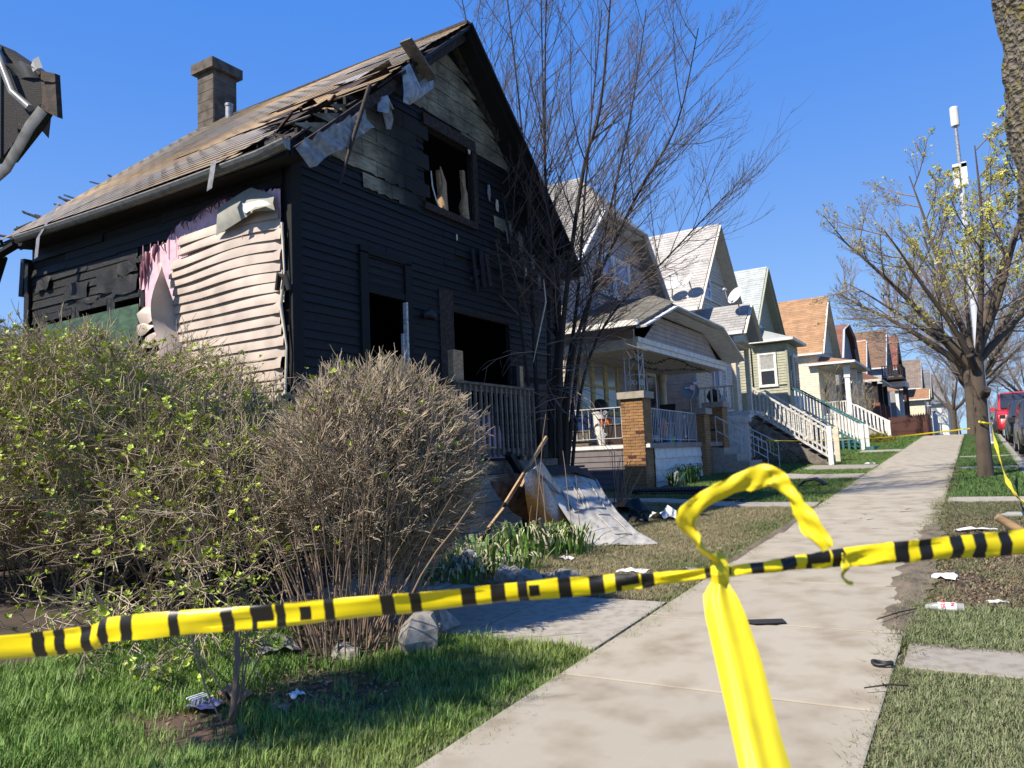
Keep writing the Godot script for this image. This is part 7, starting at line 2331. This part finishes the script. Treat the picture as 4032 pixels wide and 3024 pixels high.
	scatter("wood_debris", "small dark twigs and chips strewn over the sidewalk", [chip.mesh()], M.twig, 900, [-2.4, -0.6, -15.0, -1.8], func(x, z): return true, func(x, z): return Color(0.1, 0.075, 0.06) * rr(0.5, 1.5), func(x, z): return rr(0.3, 1.3) * (0.6 if rng.randf() < 0.8 else 1.6))

func car(called: String, label: String, at: Vector3, L: float, W: float, H: float, paint: Material, suv: bool, group: String) -> void:
	# the nose points to +z, towards the camera
	var t := thing(called, label, "car" if suv else "truck", at, group)
	var prof := [[0.5, 0.30, 0.62], [0.495, 0.62, 0.86], [0.44, 0.78, 0.96], [0.24, 0.95, 1.0], [0.1, 1.0, 1.0]] 
	# body: sections along z of half width and top height (belt), bottom at 0.28
	var secs := []
	for q in [[0.5, 0.84, 0.52, 0.42], [0.485, 0.92, 0.8, 0.3], [0.44, 0.97, 0.92, 0.26], [0.36, 1.0, 0.98, 0.25], [0.22, 1.0, 1.04, 0.25], [-0.2, 1.0, 1.06, 0.25], [-0.44, 0.98, 1.05, 0.27], [-0.49, 0.93, 0.98, 0.32], [-0.5, 0.86, 0.8, 0.4]]:
		secs.append(q)
	var rows := []
	for q in secs:
		var hw: float = W / 2 * q[1]
		var top: float = q[2] * H / 1.75
		var bot: float = q[3]
		var z: float = q[0] * L
		var row := []
		for p in [V(-hw * 0.9, bot, 0), V(-hw, bot + 0.1, 0), V(-hw, (bot + top) * 0.55, 0), V(-hw * 0.97, top - 0.08, 0), V(-hw * 0.86, top, 0), V(0, top + 0.04, 0), V(hw * 0.86, top, 0), V(hw * 0.97, top - 0.08, 0), V(hw, (bot + top) * 0.55, 0), V(hw, bot + 0.1, 0), V(hw * 0.9, bot, 0)]:
			row.append(at + p + V(0, 0, z))
		rows.append(row)
	var g := G.new(); g.sheet(rows)
	var cap: Array = rows[0].duplicate()
	g.slab(cap, V(0, 0, 0.02))
	var cap2: Array = rows[-1].duplicate()
	cap2.reverse()
	g.slab(cap2, V(0, 0, -0.02))
	var body := part(g, "body", paint, t)
	# cabin
	rows = []
	var f0 := 0.2 if suv else 0.3
	for q in [[f0, 0.9, 0.0], [f0 - 0.13, 0.78, 0.94], [f0 - 0.2, 0.77, 1.0], [-0.3, 0.77, 1.0], [-0.42, 0.78, 0.95], [-0.485, 0.88, 0.0]]:
		var hw: float = W / 2 * q[1]
		var y: float = lerpf(1.02 * H / 1.75, H, q[2])
		var z: float = q[0] * L
		var row := []
		for p in [V(-W / 2 * 0.92, 1.0 * H / 1.75, 0), V(-hw, y - 0.06 * q[2], 0), V(-hw * 0.85, y, 0), V(0, y + 0.02, 0), V(hw * 0.85, y, 0), V(hw, y - 0.06 * q[2], 0), V(W / 2 * 0.92, 1.0 * H / 1.75, 0)]:
			row.append(at + p + V(0, 0, z))
		rows.append(row)
	g = G.new(); g.sheet(rows)
	part(g, "cabin", paint, t)
	g = G.new()
	var a: Vector3 = rows[0][3]
	var zf := f0 * L
	var yb := 1.06 * H / 1.75
	g.quad(at + V(-W * 0.4, yb, zf - 0.02), at + V(W * 0.4, yb, zf - 0.02), at + V(W * 0.36, H - 0.1, zf - 0.12 * L + 0.03), at + V(-W * 0.36, H - 0.1, zf - 0.12 * L + 0.03))
	for i in g.v.size(): g.v[i] += V(0, 0.03, 0.05)
	part(g, "windscreen", M.glass, t)
	for s in [-1, 1]:
		for k in 3:
			g = G.new()
			var z0 := lerpf(f0 * L - 0.15 * L, -0.42 * L, k / 3.0)
			var z1 := lerpf(f0 * L - 0.15 * L, -0.42 * L, (k + 1) / 3.0) + 0.1
			var q := [at + V(s * W * 0.452, yb, z0 + (0.3 if k == 0 else 0.0)), at + V(s * W * 0.452, yb, z1), at + V(s * W * 0.402, H - 0.12, z1), at + V(s * W * 0.402, H - 0.12, z0)]
			if s < 0: q.reverse()
			g.quad(q[0], q[1], q[2], q[3])
			part(g, "side_window", M.glass, t)
		for z in [0.31 * L, -0.31 * L]:
			g = G.new()
			var b := Basis(V(0, 0, s), V(s, 0, 0), V(0, 1, 0))
			g.lathe(at + V(s * (W / 2 - 0.2), 0.37, z), [Vector2(0.2, 0.0), Vector2(0.36, 0.0), Vector2(0.37, 0.03), Vector2(0.37, 0.18), Vector2(0.34, 0.22), Vector2(0.23, 0.215)], 20, b)
			var w := part(g, "wheel", M.black, t)
			g = G.new(); g.lathe(at + V(s * (W / 2 - 0.2), 0.37, z), [Vector2(0.235, 0.215), Vector2(0.2, 0.17), Vector2(0.06, 0.16), Vector2(0.05, 0.2), Vector2(0.001, 0.2)], 10, b)
			part(g, "rim", M.metal_grey, w)
		g = G.new(); g.obox(at + V(s * W * 0.36, 0.74 * H / 1.75, L * 0.478), V(W * 0.2, 0.16, 0.12), Basis(Vector3.UP, s * 0.5))
		part(g, "headlight", M.glass if suv else M.dish, t)
		g = G.new(); g.obox(at + V(s * (W / 2 + 0.1), yb + 0.02, f0 * L - 0.35), V(0.2, 0.16, 0.1), Basis())
		part(g, "mirror", M.black if suv else paint, t)
	g = G.new(); g.box(at + V(-W * 0.28, 0.62 * H / 1.75, L * 0.49), at + V(W * 0.28, 0.84 * H / 1.75, L * 0.504))
	part(g, "grille", M.black, t)
	g = G.new(); g.box(at + V(-W * 0.4, 0.36, L * 0.492), at + V(W * 0.4, 0.52, L * 0.512))
	part(g, "bumper", M.black if suv else paint, t)

func street_things() -> void:
	var pole := thing("antenna_pole", "tall galvanised pole with white cylindrical antenna above the budding tree", "pole", gp(0.32, -34.0))
	var b := gp(0.32, -34.0)
	var g := G.new(); g.tube([b, V(0.32, 4, -34), V(0.32, 8, -34), V(0.32, 12.2, -34)], [0.16, 0.14, 0.125, 0.11], 14)
	part(g, "shaft", M.iron, pole)
	g = G.new(); g.lathe(b, [Vector2(0.26, 0), Vector2(0.26, 0.06), Vector2(0.19, 0.1), Vector2(0.18, 0.35), Vector2(0.165, 0.4)], 14)
	part(g, "base", M.iron, pole)
	g = G.new(); g.tube([V(0.32, 12.2, -34), V(0.31, 13.8, -34)], [0.07, 0.06], 10)
	part(g, "mast", M.metal_grey, pole)
	g = G.new(); g.lathe(V(0.31, 13.75, -34), [Vector2(0.001, 0), Vector2(0.15, 0.0), Vector2(0.155, 0.03), Vector2(0.155, 0.72), Vector2(0.13, 0.76), Vector2(0.001, 0.78)], 16)
	part(g, "antenna", M.white, pole)
	for q in [[11.2, 1.9], [11.9, 0.6]]:
		g = G.new(); g.box(V(0.06, q[0], -33.75), V(0.26, q[0] + q[1] * 0.45, -33.95)); g.box(V(0.36, q[0] + 0.1, -33.75), V(0.54, q[0] + q[1] * 0.5, -33.95))
		part(g, "radio_box", M.white, pole)
	for y in [5.1, 7.6]:
		g = G.new(); g.box(V(0.29, y, -33.86), V(0.36, y + 0.08, -33.84))
		part(g, "hand_hole", M.black, pole)
	for z in [-23.0]: pass
	var grp := "cars parked along the kerb"
	var dark := mat(lin(0.02, 0.022, 0.026), 0.25)
	dark.clearcoat_enabled = true
	var red := mat(lin(0.5, 0.01, 0.02), 0.3)
	red.clearcoat_enabled = true
	car("dark_suv", "dark grey sport utility car parked nearest, at the right edge", V(2.05, gy(2, -30.2), -30.2), 4.9, 1.95, 1.8, dark, true, grp)
	car("dark_suv", "second dark car, parked between the nearest one and red truck", V(2.0, gy(2, -38.3), -38.3), 4.9, 1.9, 1.75, dark, true, grp)
	car("red_truck", "bright red truck standing tall behind the two dark cars", V(1.85, gy(2, -46.0), -46.0), 5.6, 2.0, 2.15, red, false, grp)
	car("dark_suv", "dark car half hidden by the tree trunk, past the red truck", V(1.8, gy(2, -54), -54.0), 4.8, 1.9, 1.7, dark, true, grp)
	g = G.new(); g.tube([V(-0.4, 1.8, -70), V(-0.4, 7.5, -70)], [0.09, 0.07], 8)
	solo(g, "street_lamp", M.dark_brown, "thin dark utility post beyond the brown fence", "pole", V(-0.4, 1.8, -70))

# a bunched ribbon: an oval tube with the print running along it
func ribbon(pts: Array, wide: Array, thick: float, twist: Array, k := 12, reps := 1.0) -> G:
	var g := G.new()
	var rows := []
	var n := (pts.size() - 1) * 8
	var total := 0.0
	var lens := [0.0]
	for i in n + 1:
		var f := i / 8.0
		var j := mini(int(f), pts.size() - 2)
		var u := f - j
		var p: Vector3 = (pts[j] as Vector3).cubic_interpolate(pts[j + 1], pts[maxi(j - 1, 0)], pts[mini(j + 2, pts.size() - 1)], u)
		var p2: Vector3 = (pts[j] as Vector3).cubic_interpolate(pts[j + 1], pts[maxi(j - 1, 0)], pts[mini(j + 2, pts.size() - 1)], minf(u + 0.05, 1.0))
		var d: Vector3 = ((pts[mini(j + 1, pts.size() - 1)] as Vector3) - pts[j]).normalized().lerp(((pts[mini(j + 2, pts.size() - 1)] as Vector3) - pts[mini(j + 1, pts.size() - 2)]).normalized(), u).normalized()
		var w := lerpf(wide[j], wide[j + 1], u)
		var a := lerpf(twist[j], twist[j + 1], u)
		var s := d.cross(Vector3.UP).normalized()
		if s.length() < 0.1: s = Vector3.RIGHT
		var up := s.cross(d)
		var e1 := up * cos(a) + s * sin(a)
		var e2 := -up * sin(a) + s * cos(a)
		var row := []
		var crease := 0.14 * sin(f * 3.7) + 0.1 * sin(f * 9.1) + rr(-0.05, 0.05)
		for q in k + 1:
			var t := TAU * q / k
			row.append(p + e1 * cos(t) * w / 2 * (1.0 + crease * sin(t * 3.0)) + e2 * sin(t) * thick * (0.55 + 0.45 * sin(t * 3.0 + f * 2.0)) + e2 * 0.0016 * sin(t * 2.0 + f * 7.0))
		rows.append(row)
		if i: total += ((rows[i][0] as Vector3) - rows[i - 1][0]).length(); lens.append(total)
	g.sheet(rows)
	var h := rows.size()
	# print: length along v
	var at := 0
	for i in h - 1:
		for j in k:
			for q in [[i, j], [i + 1, j + 1], [i, j + 1], [i, j], [i + 1, j], [i + 1, j + 1]]:
				g.uv[at] = Vector2(float(q[1]) / k, lens[q[0]] * reps)
				at += 1
	return g

func tapes() -> void:
	# the print of the barrier tape: black bars and broken letter strokes on yellow
	var im := Image.create(64, 1024, false, Image.FORMAT_RGB8)
	im.fill(Color(0.93, 0.84, 0.03))
	var y := 0
	var ink := Color(0.1, 0.09, 0.06)
	while y < 1024:
		var w := rng.randi_range(14, 21)
		var kind := rng.randf()
		if kind < 0.84: im.fill_rect(Rect2i(0, y, 64, w), ink)
		elif kind < 0.91:
			im.fill_rect(Rect2i(0, y, 64, 8), ink); im.fill_rect(Rect2i(0, y, 20, 34), ink); im.fill_rect(Rect2i(44, y, 20, 34), ink)
		elif kind < 0.97: im.fill_rect(Rect2i(8, y, 14, w), ink); im.fill_rect(Rect2i(40, y, 14, w), ink)
		y += w + rng.randi_range(15, 27) + (44 if rng.randf() < 0.17 else 0)
	var printed := StandardMaterial3D.new()
	printed.albedo_texture = ImageTexture.create_from_image(im)
	printed.roughness = 0.4
	printed.backlight_enabled = true; printed.backlight = Color(0.3, 0.3, 0.3)
	var t := thing("barrier_tape", "yellow and black barrier tape knotted across the foreground, its ends hanging loose", "barrier tape", V(-0.316, 1.43, -1.055))
	var g := ribbon([V(-2.35, 1.315, -0.08), V(-1.28, 1.35, -0.61), V(-1.1, 1.376, -0.68), V(-0.88, 1.39, -0.78), V(-0.64, 1.408, -0.9), V(-0.46, 1.42, -0.99), V(-0.39, 1.426, -1.02), V(-0.316, 1.433, -1.055)], [0.036, 0.037, 0.036, 0.034, 0.03, 0.026, 0.017, 0.014], 0.006, [0.1, 0.2, -0.1, 0.15, 0.5, 0.1, 0.2, 0.3], 12, 1.0)
	part(g, "left_run", printed, t)
	g = ribbon([V(-0.316, 1.433, -1.055), V(-0.26, 1.437, -1.085), V(-0.21, 1.442, -1.12), V(-0.14, 1.446, -1.165), V(-0.07, 1.45, -1.21), V(0.04, 1.452, -1.3), V(0.2, 1.46, -1.5), V(0.42, 1.5, -2.76)], [0.014, 0.016, 0.022, 0.028, 0.03, 0.034, 0.036, 0.04], 0.006, [0.3, 0.1, 0.3, -0.1, 0.2, 0.0, 0.1, 0.0], 12, 1.0)
	part(g, "right_run", printed, t)
	g = ribbon([V(-0.316, 1.434, -1.054), V(-0.32, 1.452, -1.045), V(-0.334, 1.477, -1.02), V(-0.341, 1.506, -1.0), V(-0.322, 1.529, -0.998), V(-0.279, 1.551, -1.004), V(-0.241, 1.562, -1.008), V(-0.219, 1.556, -1.01), V(-0.204, 1.536, -1.01), V(-0.187, 1.505, -1.006), V(-0.166, 1.474, -1.004)], [0.022, 0.026, 0.034, 0.03, 0.022, 0.022, 0.034, 0.026, 0.02, 0.03, 0.02], 0.006, [0.4, 1.2, 0.9, 0.6, 0.3, 0.4, 0.1, 0.3, 0.5, 0.2, 0.4])
	part(g, "loop_end", M.tape, t)
	g = G.new()
	var rows := []
	var L := [V(-0.326, 1.422, -1.045), V(-0.334, 1.405, -1.03), V(-0.327, 1.382, -1.012), V(-0.301, 1.335, -0.962), V(-0.267, 1.275, -0.895), V(-0.245, 1.223, -0.856), V(-0.2, 1.1, -0.8)]
	var R := [V(-0.306, 1.422, -1.05), V(-0.292, 1.403, -1.045), V(-0.282, 1.384, -1.039), V(-0.252, 1.333, -0.992), V(-0.22, 1.272, -0.924), V(-0.194, 1.221, -0.887), V(-0.15, 1.1, -0.83)]
	for i in 7:
		var row := []
		for j in 13:
			var f := j / 12.0
			var fold := 0.012 * (1.0 - absf(f - 0.42) * 2.2) + 0.003 * sin(f * 14.0 + i * 0.6)
			row.append((L[i] as Vector3).lerp(R[i], f) + V(0.25, 0, 0.85) * fold)
		rows.append(row)
	rows.reverse()
	g.sheet(rows)
	part(g, "hanging_tail", M.tape, t)
	g = rock(V(-0.316, 1.432, -1.05), V(0.016, 0.022, 0.015))
	part(g, "knot", M.tape, t)
	g = ribbon([V(-0.172, 1.45, -1.14), V(-0.168, 1.435, -1.135), V(-0.172, 1.42, -1.13), V(-0.16, 1.412, -1.125)], [0.01, 0.012, 0.008, 0.004], 0.002, [0, 0.5, 1, 1.5])
	part(g, "frayed_strand", M.tape, t)
	# tape from the mauve house's handrail to the street tree, and round its trunk
	t = thing("barrier_tape", "thin yellow tape stretched from the house steps to the budding tree", "barrier tape", V(-4.9, 1.76, -21.37), "far barrier tapes")
	g = ribbon([V(-4.9, 1.78, -21.37), V(-4.4, 1.73, -21.2), V(-3.0, 1.68, -20.7), V(-1.5, 1.71, -20.1), V(-0.13, 1.8, -19.45)], [0.03, 0.02, 0.025, 0.03, 0.03], 0.006, [0.2, 0.8, 1.6, 0.6, 0.2])
	part(g, "run", M.tape, t)
	g = ribbon([V(-4.9, 1.8, -21.37), V(-4.75, 1.72, -21.3), V(-4.7, 1.55, -21.3), V(-4.72, 1.35, -21.3)], [0.05, 0.06, 0.06, 0.05], 0.006, [0.2, 0.8, 1.0, 1.2])
	part(g, "loose_end", M.tape, t)
	t = thing("barrier_tape", "twisted yellow tape from the budding tree's trunk towards the near tree", "barrier tape", V(0.1, 1.9, -19.2), "far barrier tapes")
	g = ribbon([V(0.04, 1.94, -19.2), V(0.16, 1.9, -19.2), V(0.26, 1.88, -19.35)], [0.04, 0.04, 0.04], 0.01, [0, 0.1, 0.2])
	part(g, "trunk_wrap", M.tape, t)
	var pts := []
	var wd := []
	var tw := []
	for k in 15:
		var f := k / 14.0
		pts.append(V(0.27, 1.88, -19.3).lerp(V(0.33, 1.46, -2.9), f) - V(0, 0.72 * sin(PI * pow(f, 0.9)), 0))
		wd.append(0.03 if k % 2 else 0.065); tw.append(k * 0.8)
	g = ribbon(pts, wd, 0.006, tw)
	part(g, "run", M.tape, t)

func litter() -> void:
	# the plastic bottle with its label
	var t := thing("plastic_bottle", "crushed clear bottle with red and white label on the sidewalk edge", "bottle", gp(-0.36, -6.86))
	var c := gp(-0.46, -6.84, 0.05)
	var ax := V(1, 0.0, -0.12).normalized()
	var b := Basis(V(0, 0, 1), ax, ax.cross(V(0, 0, 1)) * -1.0)
	b = Basis(ax.cross(Vector3.UP).normalized(), ax, Vector3.UP)
	var clear := mat(lin(0.6, 0.62, 0.6), 0.2)
	clear.transparency = BaseMaterial3D.TRANSPARENCY_ALPHA
	clear.albedo_color.a = 0.35
	var g := G.new(); g.lathe(c, [Vector2(0.018, 0), Vector2(0.018, 0.02), Vector2(0.03, 0.05), Vector2(0.036, 0.08), Vector2(0.034, 0.1), Vector2(0.036, 0.22), Vector2(0.032, 0.26), Vector2(0.001, 0.26)], 12, b)
	part(g, "bottle_wall", clear, t)
	g = G.new(); g.lathe(c, [Vector2(0.038, 0.085), Vector2(0.038, 0.15), Vector2(0.037, 0.21)], 12, b)
	part(g, "paper_label", M.paper, t)
	var red := mat(lin(0.55, 0.03, 0.05), 0.5)
	for q in [["GLP", 0.1], ["N", 0.165]]:
		var tm := TextMesh.new()
		tm.text = q[0]; tm.font_size = 24; tm.pixel_size = 0.0016; tm.depth = 0.002
		var o := MeshInstance3D.new()
		o.name = "lettering"
		o.mesh = tm
		o.material_override = red
		t.add_child(o, true)
		o.position = c + ax * (q[1] + 0.02) + V(0, 0.028, 0.03) - base_of[t]
		o.rotation = V(-0.7, 0.1, PI / 2)
	g = G.new(); g.lathe(gp(0.18, -12.6, 0.045), [Vector2(0.015, 0), Vector2(0.015, 0.03), Vector2(0.04, 0.08), Vector2(0.04, 0.26), Vector2(0.03, 0.29), Vector2(0.001, 0.29)], 10, Basis(V(0, 0, 1), V(1, 0, 0), V(0, 1, 0)))
	solo(g, "plastic_bottle", clear, "clear empty bottle on the verge beside the trailing tape", "bottle", gp(0.27, -12.6))
	var items := [
		["paper_scrap", "torn white paper on the verge behind the labelled bottle", gp(-0.37, -8.2), 0.2, 0.22, 0.06, M.paper, "paper"], ["paper_strip", "long white strip on the verge past the barrier tape", gp(-0.12, -11.3), 0.5, 0.12, 0.05, M.paper, "paper"],
		["plastic_bag", "crumpled white plastic bag on the dark debris by the pillar", gp(-4.42, -11.95), 0.42, 0.36, 0.24, M.paper, "bag"], ["newspaper", "flat white newspaper on the dry grass by the sidewalk", gp(-3.3, -7.87), 0.34, 0.18, 0.06, M.paper, "paper"],
		["white_scrap", "white scrap among the lily leaves by the rounded stone", gp(-5.1, -7.45), 0.16, 0.14, 0.2, M.paper, "paper"], ["clear_wrapper", "crumpled clear wrapper on leaves right of the stake", gp(-4.32, -8.3), 0.2, 0.14, 0.06, M.dish, "wrapper"],
		["white_tissue", "small white tissue on the near lawn right of the sapling", gp(-3.84, -3.56), 0.1, 0.09, 0.05, M.paper, "tissue"], ["grey_tarp", "grey plastic sheet under the hedge", gp(-4.75, -4.2), 0.5, 0.3, 0.09, M.metal_grey, "plastic sheet"],
		["cardboard_piece", "small brown cardboard piece behind the sapling stump", gp(-4.15, -3.35), 0.22, 0.16, 0.14, M.cardboard, "cardboard"], ["grey_scrap", "grey plastic scrap near the knot on the dry grass", gp(-2.75, -8.1), 0.16, 0.1, 0.05, M.metal_grey, "scrap"],
		["pale_wrapper", "pale flat wrapper on the leafy verge right of the bottle", gp(0.02, -7.3), 0.14, 0.08, 0.02, M.paper, "wrapper"], ["wood_chunk", "pale broken wood chunk on the grass in front of the bush", gp(-3.75, -3.35), 0.14, 0.08, 0.06, M.grey_wood, "wood"],
		["water_bottle_trash", "flattened pale plastic on the lawn by the tan stairs", gp(-2.75, -24.6), 0.3, 0.15, 0.08, M.dish, "litter"], ["charred_lump", "black lump of burnt debris beside the white plastic bag", gp(-4.65, -11.4), 0.3, 0.25, 0.2, M.char, "debris"], ["charred_lump", "larger black heap of burnt debris before the dark timbers", gp(-5.2, -12.4), 0.7, 0.6, 0.3, M.char, "debris"]]
	for q in items:
		solo(crumple(q[2] + V(0, 0.012, 0), q[3], q[4], q[5], rr(-0.6, 0.6)), q[0], q[6], q[1], q[7], q[2])
	t = thing("purple_packet", "crumpled purple printed packet on the near lawn left of sapling", "packet", gp(-4.2, -3.16))
	g = crumple(gp(-4.2, -3.16, 0.02), 0.2, 0.16, 0.06, 0.4)
	part(g, "foil", mat(lin(0.16, 0.16, 0.3), 0.4), t)
	for k in 3:
		g = G.new(); g.box(gp(-4.27 + k * 0.03, -3.08, 0.075), gp(-4.26 + k * 0.03, -3.2, 0.079))
		part(g, "printed_line", M.paper, t)
	g = G.new()
	var pts := []
	var rad := []
	for k in 14: pts.append(gp(-0.62, -5.29, 0.045) + V(cos(k * 0.47) * 0.055, 0.006 * sin(k * 1.1), sin(k * 0.47) * 0.035)); rad.append(0.012)
	g.tube(pts, rad, 6)
	solo(g, "rubber_ring", M.black, "black bent rubber ring on the sidewalk edge by the near grass", "rubber ring", gp(-0.6, -5.29))
	g = G.new(); g.slab([gp(-1.75, -6.05, 0.045), gp(-1.4, -6.2, 0.045), gp(-1.35, -6.1, 0.045), gp(-1.55, -6.0, 0.045)], V(0, 0.006, 0))
	solo(g, "roofing_flake", M.black_soft, "thin dark flake of roofing in the middle of the sidewalk", "flake", gp(-1.5, -6.1))
	for q in [[V(-0.75, 0, -6.3), V(-0.52, 0, -6.75), "forked dry stick lying against the labelled bottle"], [V(-0.66, 0, -4.75), V(-0.45, 0, -4.9), "short dark stick at the grass edge beside the rubber ring"], [V(0.3, 0, -5.55), V(0.62, 0, -5.75), "curved stick on the concrete strip of the verge"]]:
		g = G.new()
		var a := gp(q[0].x, q[0].z, 0.06)
		var e := gp(q[1].x, q[1].z, 0.05)
		g.tube([a, a.lerp(e, 0.5) + V(0.02, 0.015, 0), e], [0.004, 0.006, 0.006], 5); g.tube([a.lerp(e, 0.5), a.lerp(e, 0.2) + V(0.05, 0.03, 0)], [0.005, 0.003], 4)
		solo(g, "dry_stick", M.bark_dark, q[2], "stick", e, "sticks on the pavement")
